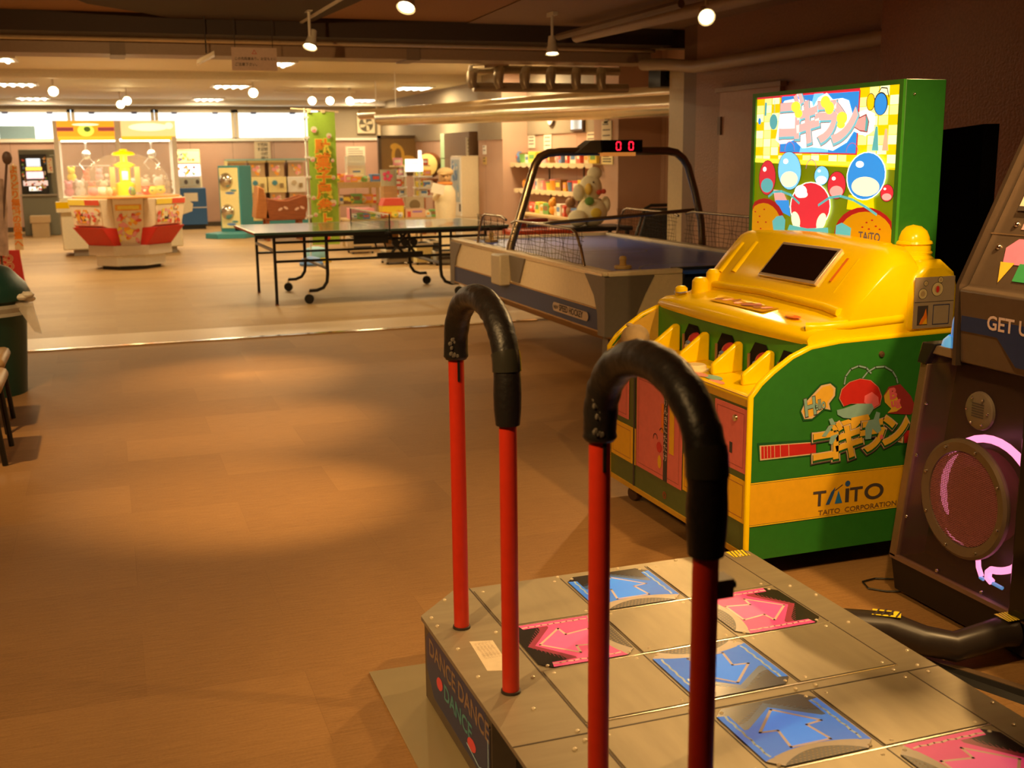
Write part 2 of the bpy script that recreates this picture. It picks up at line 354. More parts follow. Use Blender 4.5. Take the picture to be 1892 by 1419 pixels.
m = MB(); m.box(-4, 8.6, 9.9, 10.05, 2.475, 2.75, C('brown_bulkhead', (.20, .13, .08))); struct(m, 'trim_15')

# recessed fluorescent ceiling boxes
TUBE = C('lit_tube', (1, 1, 1), emis=(1, .93, .72), es=9)
lp = None
PL = {(-1.25, 15.8): 'leftmost', (2.2, 15.8): 'middle', (5.5, 15.8): 'right', (-1.25, 20.8): '', (2.2, 20.8): '', (5.5, 20.8): ''}
names = ['cut by the left edge of the photo', 'beside the hanging notice', 'above the silver ducts, nearest row',
         'left of the bright bulb lamp over the claw machine', 'second row, over the blue medal game', 'second row, right, beyond the green banner',
         'near the windows, above the claw machine', 'near the windows, between claw machine and green banner', 'near the windows, right of the green banner']
for (x, y), nm in zip(PANELS, names):
    lab = 'square recessed ceiling light %s' % nm
    if lp is None:
        lp = thing('ceiling_light', lab, 'ceiling light', (x, y, 2.75), 'recessed square ceiling lights')
        def fr(m, x=x, y=y):
            for a in ((-.33, -.29, -.33, .33), (.29, .33, -.33, .33), (-.29, .29, -.33, -.29), (-.29, .29, .29, .33)): m.box(x+a[0], x+a[1], y+a[2], y+a[3], 2.725, 2.75, WHITE)
        part('frame', lp, fr)
        for k in range(4): part('tube', lp, lambda m, k=k: m.cyl((x-.21+.14*k, y-.27, 2.735), (x-.21+.14*k, y+.27, 2.735), .032, TUBE, 10))
    else: dup(lp, (x, y, 2.75), lab)

# track lamps
LAMPM = C('lamp_white', (.62, .55, .45), rough=.4); BULB = C('lit_bulb', (1, 1, 1), emis=(1, .78, .38), es=45)
def lamp(p, a, ztop, label, s=1.):
    p = Vector(p); d = (Vector(a)-p).normalized()
    t = thing('track_lamp', label, 'spotlight', (p.x, p.y, ztop), 'track lamps')
    part('stem', t, lambda m: (m.cyl((p.x, p.y, ztop), (p.x, p.y, p.z+.07), .012, LAMPM, 8), m.box(p.x-.02, p.x+.02, p.y-.07, p.y+.07, ztop-.03, ztop, LAMPM)))
    part('lamp_head', t, lambda m: m.lathe(p, [(.001, -.13*s), (.028*s, -.13*s), (.036*s, -.06*s), (.052*s, 0), (.056*s, .012), (.046*s, .006), (.044*s, -.012)], LAMPM, 18, ax=d))
    part('bulb', t, lambda m: m.lathe(p, [(.001, .0), (.046*s, -.002), (.044*s, -.012), (.001, -.012)], BULB, 16, ax=d))
    return t
LN = ['white track lamp pointing forward left, in front of the dark ceiling beam', 'white cone track lamp hanging straight down by the pipes',
      'bright track lamp cut by the top edge, near the middle', 'bright track lamp at upper right above the backlit sign']
for (p, a, e, s), lb in zip(LAMPS, LN): lamp(p, (a[0], a[1]-1.3 if lb[0] != 'w' else a[1], a[2]), 2.61, lb, 1.0)
FNm = ['round bright lamp above the left claw machine bay', 'upper lamp of the pair above the claw machine', 'round bright lamp right of the claw machine',
       'lower lamp of the pair above the claw machine', 'middle lamp of the three left of the silver ducts', 'right lamp of the three left of the silver ducts', 'left lamp of the three left of the silver ducts']
for (p, a), lb in zip(FAR_LAMPS, FNm): lamp(p, (a[0]*.5, a[1]-6, a[2]), 2.75, lb, 1.5)
m = MB(); a, b = at(556, 40, z=2.59), at(640, -10, z=2.59); m.tube([a, b], .02, LAMPM, 6); tag(m.build('lamp_track', loc=a), 'thin ceiling track carrying the lamps in the near room', 'lamp track')
m = MB(); a, b = at(540, 178, z=2.62), at(625, 160, z=2.62); m.box(3.0, 4.5, 21.2, 21.24, 2.66, 2.70, LAMPM); tag(m.build('lamp_track', loc=(3, 21.2, 2.66)), 'white ceiling track above the green banner', 'lamp track')

# pipes and ducts
PIPE = C('pipe_lagging', (.42, .33, .22), rough=.35, metal=.5); SILV = C('silver_duct_foil', (.72, .64, .50), rough=.22, metal=.9, bump=.2, scale=8)
m = MB(); m.box(-4, 5.0, 10.06, 10.45, 2.345, 2.475, C('brown_duct_box', (.36, .24, .15), rough=.45))
for x in (-2.2, .12, 2.6): m.box(x, x+.12, 10.04, 10.46, 2.335, 2.485, C('duct_joint', (.26, .18, .12)))
tag(m.build('duct', loc=(0, 10.06, 2.345)), 'long brown rectangular duct crossing the ceiling behind the dark beam', 'duct')
m = MB(); m.tube([(-4, 9.97, 2.452), (5, 9.97, 2.452)], .016, C('pale_conduit', (.70, .55, .36), rough=.3, metal=.4), 8); tag(m.build('pipe', loc=(0, 9.97, 2.45)), 'thin pale conduit running along the top of the brown duct', 'pipe')
m = MB(); a = at(1065, 68, z=2.5); b = at(1300, 15, z=2.5); c = at(1500, -32, z=2.5)
m.tube([a, b, c], .05, C('beige_pipe', (.45, .33, .22), rough=.4), 12); m.tube([a+Vector((-.15, .05, .0)), b+Vector((-.15, .05, .03))], .03, C('beige_pipe_dark', (.22, .15, .1)), 8)
tag(m.build('pipe', loc=a), 'thick beige pipe slanting across the near ceiling', 'pipe')
m = MB(); m.tube([(4.9, 5.9, 2.235), (4.9, 9.0, 2.235), (4.95, 9.6, 2.3), (4.9, 10.02, 2.33)], .055, C('beige_pipe', (.45, .33, .22)), 12); tag(m.build('pipe', loc=(4.9, 6, 2.235)), 'beige pipe running along the top of the textured right wall', 'pipe')
t = thing('pipe_rack', 'row of lagged elbow pipes hanging below the ceiling by the right wall', 'pipes', (4.2, 10.7, 2.15))
part('lower_pipe', t, lambda m: m.tube([(3.42, 10.7, 2.15), (5.06, 10.7, 2.15)], .045, PIPE, 12))
part('upper_pipe', t, lambda m: m.tube([(3.45, 10.9, 2.33), (5.06, 10.9, 2.33)], .04, PIPE, 12))
for i in range(6):
    x = 3.40+i*.27
    part('elbow', t, lambda m: m.tube([(x, 10.62, 2.14), (x-.02, 10.62, 2.19), (x-.01, 10.64, 2.26), (x+.03, 10.72, 2.31), (x+.12, 10.95, 2.34)], [.045, .05, .052, .048, .042], PIPE, 10))
part('grille_box', t, lambda m: m.hexa([(3.36, 10.5, 2.31), (3.46, 10.46, 2.31), (3.86, 10.9, 2.37), (3.78, 10.95, 2.37), (3.36, 10.5, 2.34), (3.46, 10.46, 2.34), (3.86, 10.9, 2.41), (3.78, 10.95, 2.41)], C('aluminium', (.75, .68, .55), rough=.2, metal=.9)))
part('valve_box', t, lambda m: (m.box(5.0, 5.28, 9.85, 10.1, 2.12, 2.33, BLACK), m.cyl((5.12, 9.86, 2.22), (5.12, 9.84, 2.22), .06, BLACKG)))
for nm, zz, rr, q0, q1, lab in (('duct', 1.98, .14, (1262, 193), (705, 217), 'large lower silver duct running to the far right corner'),
                               ('duct', 2.12, .085, (1262, 169), (668, 212), 'slimmer upper silver duct above the large silver duct')):
    a, b = at(*q0, y=10.6), at(*q1, y=17.5 if rr > .1 else 18.2)
    t = thing(nm, lab, 'duct', (a.x, a.y, a.z), 'silver ducts')
    part('duct_pipe', t, lambda m: m.tube([a+(b-a)*k/8 for k in range(9)], rr*.9, SILV, 20))
    for k in (.93,): part('hanger', t, lambda m: m.tube([(a+(b-a)*k)+Vector((0, 0, rr)), Vector(((a+(b-a)*k).x, (a+(b-a)*k).y, 2.75))], .008, WHITE, 6))
# hanging notice and small lamp case
a = at(427, 87, y=9.45); b = at(513, 131, y=9.45); NX, NZ0, NZ1 = a.x, b.z, a.z; NW = b.x-a.x
m = MB(); m.box(NX, NX+NW, 9.45, 9.462, NZ0, NZ1, C('mauve_board', (.62, .44, .34)))
f = FY(9.45); m.text('△', f, NX+NW/2, NZ1-.05, .045, .002, REDP, 'CENTER'); m.text('この先段差あり。お足もとに', f, NX+.02, NZ1-.095, .0255, .002, INK, bold=.012); m.text('ご注意下さい。', f, NX+.02, NZ1-.14, .0275, .002, INK, bold=.012)
for x in (NX+.03, NX+NW-.03): m.cyl((x, 9.456, NZ1), (x, 9.456, 2.62), .003, INK, 6)
tag(m.build('hanging_sign', loc=(NX, 9.456, NZ1)), 'mauve notice board with dark lettering hanging below the ceiling', 'sign')
m = MB(); a = at(364, 118, y=9.3); b = at(396, 101, y=9.3); m.hexa([a, b, b+Vector((.02, .18, 0)), a+Vector((.02, .18, 0))]+[q+Vector((0, 0, .03)) for q in (a, b, b+Vector((.02, .18, 0)), a+Vector((.02, .18, 0)))], C('aluminium', (.75, .68, .55)))
m.cyl(b+Vector((-.05, .12, .02)), (b.x-.05, b.y+.12, 2.62), .005, INK, 6)
tag(m.build('ceiling_lamp', loc=a), 'small tilted metal lamp case hanging left of the notice', 'lamp')
# ------------------------------------------------------------------ dance game platform
DZ = .244
U0, PW = .9235, .2817              # first tile seam and tile pitch across
VA, VB = 2.987, 2.103              # far edge of the two tile fields
dp = thing('dance_platform', 'low steel dance game stage with blue and pink arrow panels and red handrails', 'dance platform', (1.3, 2.0, 0))
OUT = [(.737, .95), (1.86, .95), (1.86, 2.99), (1.835, 3.012), (.873, 3.012), (.737, 2.866)]
part('deck', dp, lambda m: m.prism(OUT, XY(DZ), -.012, 0, STEEL, STEELD), angle=30)
part('base_box', dp, lambda m: (m.prism([(.742, 2.262), (1.83, 2.262), (1.83, 2.98), (.88, 2.98), (.742, 2.85)], XY(0), .01, DZ-.012, C('stage_side', (.10, .075, .055), rough=.45)),
                                m.prism([(.80, .97), (1.83, .97), (1.83, 2.262), (.80, 2.262)], XY(0), .01, DZ-.012, BLACK)))
# printed side board
def side_art(m):
    f = lambda u, v, w: Vector((.742-w, 2.85-u, v))
    m.prism([(.03, .11), (.03, .20), (.07, .235), (.54, .235), (.58, .20), (.58, .07), (.50, .05), (.10, .05)], f, 0, .004, NAVY, INK)
    m.text('DANCE DANCE', f, .06, .165, .068, .0045, C('print_tan', (.26, .17, .12), rough=.5), bold=.02, sx=1.08)
    m.text('DANCE', f, .20, .10, .06, .0045, C('print_teal', (.08, .28, .30), rough=.5), bold=.02, sx=1.2)
    m.ell(.16, .12, .03, .018, f, .0046, C('print_red', (.75, .08, .10)), rot=.3); m.ell(.44, .09, .035, .017, f, .0046, C('print_red', (.75, .08, .10)), rot=.2)
    m.stroke([(.40, .075), (.50, .062), (.57, .09), (.57, .17)], .004, f, .0047, BLUEL)
part('side_board', dp, side_art)
def frames(m):
    for v0 in (VA, VB):
        f = XY(DZ); w = .0025
        for k in range(4): m.prism([(U0+k*PW-.0015, v0-3*PW), (U0+k*PW+.0015, v0-3*PW), (U0+k*PW+.0015, v0), (U0+k*PW-.0015, v0)], f, 0, .0008, C('seam_dark', (.08, .06, .045)))
        for k in range(1, 4): m.prism([(U0, v0-k*PW-.002), (U0+3*PW, v0-k*PW-.002), (U0+3*PW, v0-k*PW+.002), (U0, v0-k*PW+.002)], f, 0, .0016, C('seam_bright', (.85, .76, .6), rough=.25, metal=.8))
    m.prism([(.737, VB+.0), (1.86, VB+.0), (1.86, VB+.004), (.737, VB+.004)], XY(DZ), 0, .001, C('seam_dark', (.08, .06, .045)))
    m.prism([(U0-.002, .95), (U0+.0015, .95), (U0+.0015, 3.01), (U0-.002, 3.01)], XY(DZ), 0, .0009, C('seam_dark', (.08, .06, .045)))
part('seams', dp, frames)
def tile_centre(p, c, r): return U0+(c+.5)*PW, (VA, VB)[p]-(r+.5)*PW
for p in (0, 1):
    for c in range(3):
        for r in range(3):
            if (c+r) % 2 == 0:
                x, y = tile_centre(p, c, r); h = PW/2-.005
                part('steel_tile', dp, lambda m: m.prism([(x-h, y-h), (x+h, y-h), (x+h, y+h), (x-h, y+h)], XY(DZ), 0, .003, C('steel_tile', (.42, .36, .24), rough=.5, metal=.5, scale=5, var=.08, stretch=(5, 1, 1)), STEELD), bev=.001)
ARR = {(1, 0): (0, 'blue'), (1, 2): (PI, 'blue'), (0, 1): (PI/2, 'pink'), (2, 1): (-PI/2, 'pink')}
PGREY = C('print_grey', (.52, .44, .36), rough=.4); MESHB = C('print_mesh', (.07, .055, .04), rough=.4)
DKB = C('print_dark_blue', (.02, .09, .28), rough=.3); DKP = C('print_dark_pink', (.40, .05, .12), rough=.3); BLK2 = C('print_black', (.02, .015, .012), rough=.25)
def arrow_panel(m, x, y, rot, kind):
    s = PW*.94; cr, sr = math.cos(rot), math.sin(rot)
    f = lambda u, v, w: Vector((x+s*(u*cr-v*sr), y+s*(u*sr+v*cr), DZ+.0012+w))
    main, line, dk = (BLUEV, BLUEL, DKB) if kind == 'blue' else (PINKV, PINKL, DKP); c = .11
    m.prism([(-.5+c, -.5), (.5-c, -.5), (.5, -.5+c), (.5, .5-c), (.5-c, .5), (-.5+c, .5), (-.5, .5-c), (-.5, -.5+c)], f, 0, .0012, BLK2)
    m.flat([(-.5, -.39), (.5, -.39), (.5, .16), (.30, .22), (0, .46), (-.30, .22), (-.5, .16)], f, .0013, dk)
    for k in range(9):                                     # halftone rows at the dark end
        m.stroke([(-.42+.045*k, .20+.028*k), (.42-.045*k, .20+.028*k)], .006, f, .00135, dk)
    m.flat([(-.5, -.39), (.5, -.39), (.5, .10), (.36, .10), (0, .38), (-.36, .10), (-.5, .10)], f, .0014, main)
    a = [(.5-i/16, -.28-.11*((.5-i/16)/.5)**2) for i in range(17)]
    m.flat([(.39, -.5)]+a+[(-.39, -.5)], f, .0015, PGREY)
    a2 = [(.38-.76*i/16, -.345-.14*((.38-.76*i/16)/.38)**2) for i in range(17)]
    m.flat([(.38, -.5)]+a2+[(-.38, -.5)], f, .0016, MESHB)
    for k in range(-9, 10):
        for j in range(4):
            yy = -.485+.035*j; xx = k*.04+.02*(j % 2)
            if abs(xx) < .36 and yy < -.36-.14*(xx/.38)**2: m.ell(xx, yy, .011, .009, f, .0017, C('mesh_dot', (.35, .25, .12)), n=6)
    for sx in (-1, 1):
        m.flat([(sx*.5, -.38), (sx*.40, -.36), (sx*.40, .36), (sx*.5, .38)][::sx], f, .0016, main)
        m.stroke([(sx*(.435+(.006 if k % 2 else -.006)), -.34+.07*k) for k in range(11)], .022, f, .0018, line)
    A = [(0, .33), (.30, .02), (.14, .0), (.19, -.27), (-.19, -.27), (-.14, .0), (-.30, .02)]
    m.stroke(A, .026, f, .0019, line if kind == 'pink' else C('pale_lilac_line', (.72, .66, .74)), closed=True)
    for q in A: m.ell(q[0], q[1], .013, .013, f, .0019, line if kind == 'pink' else C('pale_lilac_line', (.72, .66, .74)), n=8)
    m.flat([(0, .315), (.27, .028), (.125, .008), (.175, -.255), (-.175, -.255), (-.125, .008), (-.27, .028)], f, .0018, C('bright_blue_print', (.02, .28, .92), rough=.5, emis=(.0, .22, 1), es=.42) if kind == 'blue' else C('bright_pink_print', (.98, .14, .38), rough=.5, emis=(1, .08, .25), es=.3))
for p in (0, 1):
    for (c, r), (rot, kind) in ARR.items():
        x, y = tile_centre(p, c, r)
        o = part('arrow_panel', dp, lambda m: arrow_panel(m, x, y, rot, kind), flat=True); o['label'] = '%s arrow panel' % kind
riv = None
def rivets(x, y):
    global riv
    if riv is None: riv = part('rivet', dp, lambda m: m.lathe((x, y, DZ), [(.0055, 0), (.005, .003), (.003, .0045), (.0003, .005)], C('rivet_head', (.85, .75, .55), rough=.3, metal=.35), 8)); riv['o'] = 1; del riv['o']; rivets.b = (x, y)
    else:
        r = riv.copy(); COL.objects.link(r); r.parent = dp; r.location = (x-rivets.b[0], y-rivets.b[1], 0)
for p in (0, 1):
    for c in range(4):
        for r in range(4):
            if p == 1 and r == 3: continue
            x, y = U0+c*PW, (VA, VB)[p]-r*PW
            for sx, sy in ((-1, -1), (-1, 1), (1, -1), (1, 1)):
                if (r == 0 and sy == 1 and p == 0): continue
                if sx*(.03) > 0 and c == 3: rivets(x+.045, y+sy*.02) if sy < 0 else None
                elif not (c == 0 and sx == -1 and sy == 1): rivets(x+sx*.028, y+sy*.022-(.0 if p == 0 else .004))
for q in ((.76, 2.84), (.76, 2.78), (.83, 2.95), (.77, 2.62), (.77, 2.45), (.84, 2.25), (.86, 2.05), (1.4, 2.998), (1.2, 2.998), (1.6, 2.998), (1.845, 2.6), (1.845, 2.2), (1.845, 1.9)): rivets(*q)
# hazard sticker, notice sticker
def hazard(m, f, u0, u1, v0, v1, n=5):
    m.flat([(u0, v0), (u1, v0), (u1, v1), (u0, v1)], f, .001, C('hazard_yellow', (.90, .72, .03), rough=.5))
    for k in range(n):
        a = u0+(u1-u0)*(k+.25)/n; d = (u1-u0)/n*.28
        m.flat([(a, v0), (a+d, v0), (a+d+.01, v1), (a+.01, v1)], f, .0015, INK)
part('hazard_sticker', dp, lambda m: hazard(m, XY(DZ), 1.785, 1.845, 2.955, 3.008, 5), flat=True)
def notice(m):
    m.prism([(.802, 2.475), (.862, 2.455), (.872, 2.64), (.812, 2.655)], XY(DZ), 0, .0008, C('notice_sticker', (.80, .68, .50), rough=.7))
    f = lambda u, v, w: Vector((.812+v*1.0, 2.64-u, DZ+w))
    for k in range(5): m.text('プレイ中は手すりを持って', f, .0, .006+.0095*k, .0085, .001, C('pale_ink', (.45, .33, .22)))
part('notice_sticker', dp, notice, flat=True)
part('floor_plate', dp, lambda m: m.prism([(.622, 1.0), (.80, 1.0), (.80, 3.06), (.625, 3.065)], XY(0), .001, .006, C('brass_toned_steel', (.52, .43, .24), rough=.38, metal=.6, scale=4, var=.1)), bev=.001)
# handrails: part > padding, collars
def rail(yf, yn, name_lab):
    X = .82; top = 1.168
    P = [(X, yf, DZ), (X, yf, .98)]
    r = (yf-yn)/2; yc = (yf+yn)/2; zc = top-.16
    arcp = [(X, yc+r*math.cos(t), zc+.16*math.sin(t)**.85) for t in [PI*i/14 for i in range(15)]]
    P += arcp[0:]+[(X, yn, .95), (X, yn, DZ)]
    o = part('handrail', dp, lambda m: m.tube(P, .0205, RED, 18)); o['label'] = name_lab
    pp = [(X, yf, .985)]+arcp+[(X, yn, .90)]
    # resample with worn lumps
    Q = []; V = [Vector(q) for q in pp]
    for a, b in zip(V[:-1], V[1:]):
        for k in range(3): Q.append(a.lerp(b, k/3))
    Q.append(V[-1]); rnd = random.Random(int(yf*100))
    rr = [.0315+rnd.uniform(-.0012, .0012) for _ in Q]; rr[0] = .027; rr[-1] = .028
    part('padding', o, lambda m: m.tube(Q, rr, FOAM, 20), angle=60)
    def frays(m):
        for k in range(14):
            z = .99+rnd.random()*.09; m.sph((X-.008+rnd.uniform(-.015, .005), yf-.029, z), (.004+rnd.random()*.003, .004, .006), C('torn_foam', (.12, .10, .08), rough=.9), 6, 4)
        m.box(X-.003, X+.003, yf-.024, yf-.018, .93, .99, FOAM)
    part('torn_edge', o, frays)
    part('tape', o, lambda m: m.tube([Q[-8], Q[-7], Q[-6], Q[-5]], .0335, C('black_tape', (.03, .028, .02), rough=.22), 20, caps=False))
    for y in (yf, yn): part('collar', o, lambda m: m.lathe((X, y, DZ), [(.024, 0), (.024, .006), (.0208, .007)], C('rail_rubber', (.03, .02, .015)), 18))
    return o
rail(2.75, 2.35, 'far red handrail with black padding'); o = rail(1.838, 1.44, 'near red handrail with black padding')
part('clamp', o, lambda m: (m.box(.835, .862, 1.425, 1.458, .83, .86, C('old_clamp', (.2, .17, .12), metal=.7)), m.cyl((.86, 1.44, .845), (.872, 1.44, .845), .006, BLACK, 8)))

# ------------------------------------------------------------------ dance game cabinet
dc = thing('dance_game_cabinet', 'black dance game cabinet with a pink neon ring around a round speaker', 'arcade cabinet', (2.8, 2.1, 0))
XF = 2.45
part('plinth', dc, lambda m: m.hexa([(2.46, 1.2, .02), (3.25, 1.2, .02), (3.25, 3.02, .02), (2.46, 3.02, .02), (2.445, 1.2, .145), (3.25, 1.2, .145), (3.25, 3.03, .145), (2.445, 3.03, .145)], C('black_plinth', (.016, .010, .008), rough=.5, spec=.3)), bev=.004)
part('body', dc, lambda m: (m.hexa([(2.56, 1.2, .145), (3.2, 1.2, .145), (3.2, 3.0, .145), (2.56, 3.0, .145), (2.56, 1.2, .87), (3.2, 1.2, .87), (3.2, 2.91, .87), (2.56, 2.91, .87)], C('dark_violet_board', (.022, .012, .012), rough=.4)),
                            m.box(2.75, 3.2, 1.25, 2.75, .87, 1.9, BLACK)))
EDG = C('worn_edge_strip', (.22, .14, .08), rough=.35, metal=.4)
def frame(m):
    m.hexa([(2.44, 3.0, .14), (2.60, 3.0, .14), (2.60, 3.035, .14), (2.44, 3.035, .14), (2.44, 2.90, .83), (2.60, 2.90, .83), (2.60, 2.935, .83), (2.44, 2.935, .83)], EDG)
    m.hexa([(2.43, 2.90, .83), (2.62, 2.90, .83), (2.62, 2.94, .83), (2.43, 2.94, .83), (2.43, 2.86, .90), (2.62, 2.86, .90), (2.62, 2.92, .90), (2.43, 2.92, .90)], BLACK)
part('corner_post', dc, frame, bev=.004)
part('ledge', dc, lambda m: m.box(2.44, 2.75, 2.70, 2.90, .865, .895, C('worn_ledge', (.34, .25, .17), rough=.3, metal=.5)), bev=.004)
part('window_panel', dc, lambda m: m.hexa([(2.452, 2.3, .147), (2.458, 2.3, .147), (2.458, 3.0, .147), (2.452, 3.0, .147), (2.452, 2.3, .865), (2.458, 2.3, .865), (2.458, 2.90, .865), (2.452, 2.90, .865)], C('smoked_acrylic', (.05, .028, .02), rough=.10, alpha=.42, var=0)), flat=True)
part('bottom_trim', dc, lambda m: m.box(2.44, 2.46, 1.2, 3.03, .135, .150, C('trim_brown', (.16, .09, .06), rough=.4)))
part('mullion', dc, lambda m: m.box(2.43, 2.60, 2.36, 2.475, .145, .87, BLACKG), bev=.006)
SC = (2.45, 2.71, .432)
rg = part('speaker_ring', dc, lambda m: m.lathe(SC, [(.150, .004), (.152, -.006), (.180, -.012), (.190, -.006), (.192, .006), (.150, .006)], C('ring_bronze', (.17, .12, .08), rough=.4, metal=.4), 48, ax=(1, 0, 0)))
for k in range(8):
    t = 2*PI*k/8+.3
    part('screw', rg, lambda m: m.sph((2.437, SC[1]+.17*math.cos(t), SC[2]+.17*math.sin(t)), .0055, CHROME, 8, 6))
def grille(m):
    n = 26; h = .149/n
    W_ = C('grille_wire', (.30, .10, .10), rough=.4)
    for k in range(-n, n+1):
        L_ = math.sqrt(max(0, .149**2-(k*h)**2))
        if L_ < .01: continue
        m.box(2.447, 2.4482, SC[1]-L_, SC[1]+L_, SC[2]+k*h-.0012, SC[2]+k*h+.0012, W_)
        m.box(2.4485, 2.4497, SC[1]+k*h-.0012, SC[1]+k*h+.0012, SC[2]-L_, SC[2]+L_, W_)
part('speaker_grille', dc, grille, flat=True)
part('speaker_cone', dc, lambda m: (m.lathe((2.47, SC[1]-.02, SC[2]), [(.105, 0), (.10, .01), (.05, .05), (.04, .045), (.001, .03)], C('speaker_cone', (.03, .018, .015), rough=.6), 32, ax=(1, 0, 0)),
                                    m.lathe((2.465, SC[1], SC[2]), [(.15, .0), (.15, .08), (.10, .08)], C('speaker_well', (.16, .04, .05), rough=.5), 32, ax=(1, 0, 0))))
NEON = C('pink_neon', (1, .3, .5), emis=(1, .25, .45), es=5); NB = C('blue_neon_end', (.3, .6, 1), emis=(.15, .5, 1), es=1.2)
def neon(m):
    c = (2.50, 2.655, .425); R_ = .205
    pts = [(c[0], c[1]-R_*math.cos(t), c[2]+R_*math.sin(t)) for t in [PI*(1.32-1.62*i/30) for i in range(31)]]
    m.tube(pts, .0125, NEON, 10)
    p2 = [(c[0], c[1]-R_*math.cos(t), c[2]+R_*math.sin(t)) for t in [-PI*(.12+.33*i/10) for i in range(11)]]
    e = Vector(p2[-1]); p2 += [e+Vector((0, .012, -.012)), e+Vector((0, .012, -.03)), e+Vector((0, -.005, -.038))]
    m.tube(p2, .0115, NEON, 10)
    m.tube([e+Vector((0, .06, .02)), e+Vector((0, .055, -.01)), e+Vector((0, .04, -.035))], .008, NEON, 8)
    m.tube([e+Vector((0, -.01, -.040)), e+Vector((0, -.05, -.042))], .006, NB, 8); m.tube([e+Vector((0, .045, -.040)), e+Vector((0, .03, -.042))], .006, NB, 8)
part('neon_tube', dc, neon)
ov = part('small_speaker', dc, lambda m: m.lathe((2.444, 2.665, .724), [(.001, -.004), (.052, -.004), (.058, 0), (.060, .008)], C('oval_plate', (.22, .17, .12), rough=.4, metal=.4), 28, ax=(1, 0, 0)))
for k in range(6):
    t = 2*PI*k/6
    part('screw', ov, lambda m: m.sph((2.436, 2.665+.044*math.cos(t), .724+.044*math.sin(t)), .0045, CHROME, 8, 6))
part('sound_slots', ov, lambda m: [m.box(2.4385, 2.4395, 2.64, 2.69, .705+.008*k, .708+.008*k, INK) for k in range(6)], flat=True)
for q in ((2.445, 2.96, .30), (2.445, 2.93, .52), (2.445, 2.90, .70), (2.445, 2.80, .165), (2.445, 2.60, .165)): part('screw', dc, lambda m: m.sph(q, .006, CHROME, 8, 6))
CONS = C('console_grey', (.16, .115, .08), rough=.34, metal=.5)
def console(m):
    m.prism([(2.42, .865), (2.80, .865), (2.80, 1.72), (2.74, 1.72), (2.43, 1.10), (2.40, 1.09)], lambda u, v, w: Vector((u, 2.735-w, v)), 0, 1.4, CONS)
part('console', dc, console, bev=.006)
part('end_plate', dc, lambda m: m.prism([(2.405, .855), (2.47, .855), (2.47, 1.06), (2.86, 1.80), (2.74, 1.80), (2.40, 1.10)], lambda u, v, w: Vector((u, 2.75-w, v)), 0, .015, C('end_plate', (.12, .085, .06), rough=.3, metal=.6)))
fc = lambda u, v, w: Vector((2.408-w, 2.735-u, v))
def lab(m):
    m.flat([(.01, .965), (.50, .965), (.50, 1.045), (.01, 1.045)], fc, .001, NAVY); m.flat([(.16, .965), (.24, .89), (.6, .89), (.6, .965)], fc, .0012, NAVY)
    m.text('GET UP', fc, .118, .985, .058, .003, C('label_pink', (.72, .55, .50)), bold=.02)
part('name_strip', dc, lab, flat=True)
L_ = Vector((.31, 0, .62)).normalized(); Nn = Vector((-L_.z, 0, L_.x))
fs = lambda u, v, w: Vector((2.43, 2.735-u, 1.10))+L_*v+Nn*(w+.001)
def slope(m):
    m.flat([(.10, .08), (.34, .08), (.34, .16), (.12, .16), (.085, .13)], fs, .001, C('bezel_pink', (.85, .25, .45)))
    m.flat([(.115, .02), (.145, .085), (.09, .085)][::-1], fs, .002, C('bezel_yellow', (.85, .55, .05))); m.flat([(.165, .03), (.25, .03), (.25, .085), (.165, .085)], fs, .002, C('bezel_green', (.05, .35, .12)))
    m.flat([(.11, .19), (.3, .19), (.3, .235), (.11, .235)], fs, .001, C('bezel_pink2', (.8, .40, .42)))
    m.stroke([(.0, .172), (.5, .172)], .004, fs, .001, C('worn_edge_strip', (.3, .2, .11)))
part('bezel_print', dc, slope, flat=True)
part('screw', dc, lambda m: m.sph(fs(.055, .13, .0), .010, CHROME, 10, 6)); part('screw', dc, lambda m: m.sph(fs(.085, .205, .0), .010, CHROME, 10, 6))
def card(m):
    m.prism([(.07, .26), (.5, .26), (.5, .42), (.07, .42)], fs, 0, .008, C('card_cream', (.85, .76, .58)))
    m.rect(.07, .5, .385, .42, fs, .009, C('card_yellow', (.9, .65, .04))); m.rect(.07, .5, .245, .26, fs, .009, INK)
    for k in range(3): m.text('プレイ前にお読み下さい', fs, .09, .285+.032*k, .018, .009, C('pale_ink', (.45, .33, .22)))
part('instruction_card', dc, card, flat=True)
part('screen_grille', dc, lambda m: (m.rect(.06, .9, .45, .68, fs, .002, BLACK), [m.stroke([(.06, .47+.03*k), (.9, .47+.03*k)], .004, fs, .004, GREYB) for k in range(7)]), flat=True)
part('light_column', dc, lambda m: m.tube([(2.50, 2.83, .90), (2.50, 2.83, .97), (2.535, 2.83, 1.07), (2.575, 2.83, 1.16), (2.60, 2.83, 1.20)], [.030, .026, .024, .020, .016], C('blue_glass_tube', (.15, .45, .85), rough=.15, emis=(.1, .4, .9), es=.35), 14))
part('column_foot', dc, lambda m: m.lathe((2.50, 2.83, .893), [(.055, 0), (.05, .02), (.035, .035)], C('light_blue_foot', (.15, .5, .9), rough=.25, emis=(.1, .45, .95), es=.4), 20))
part('column_lamp', dc, lambda m: (m.sph((2.53, 2.80, 1.11), .012, C('red_lamp', (.9, .2, .1), emis=(1, .25, .1), es=.8), 8, 6), m.sph((2.52, 2.80, 1.085), .010, C('red_lamp', (.9, .2, .1)), 8, 6)))

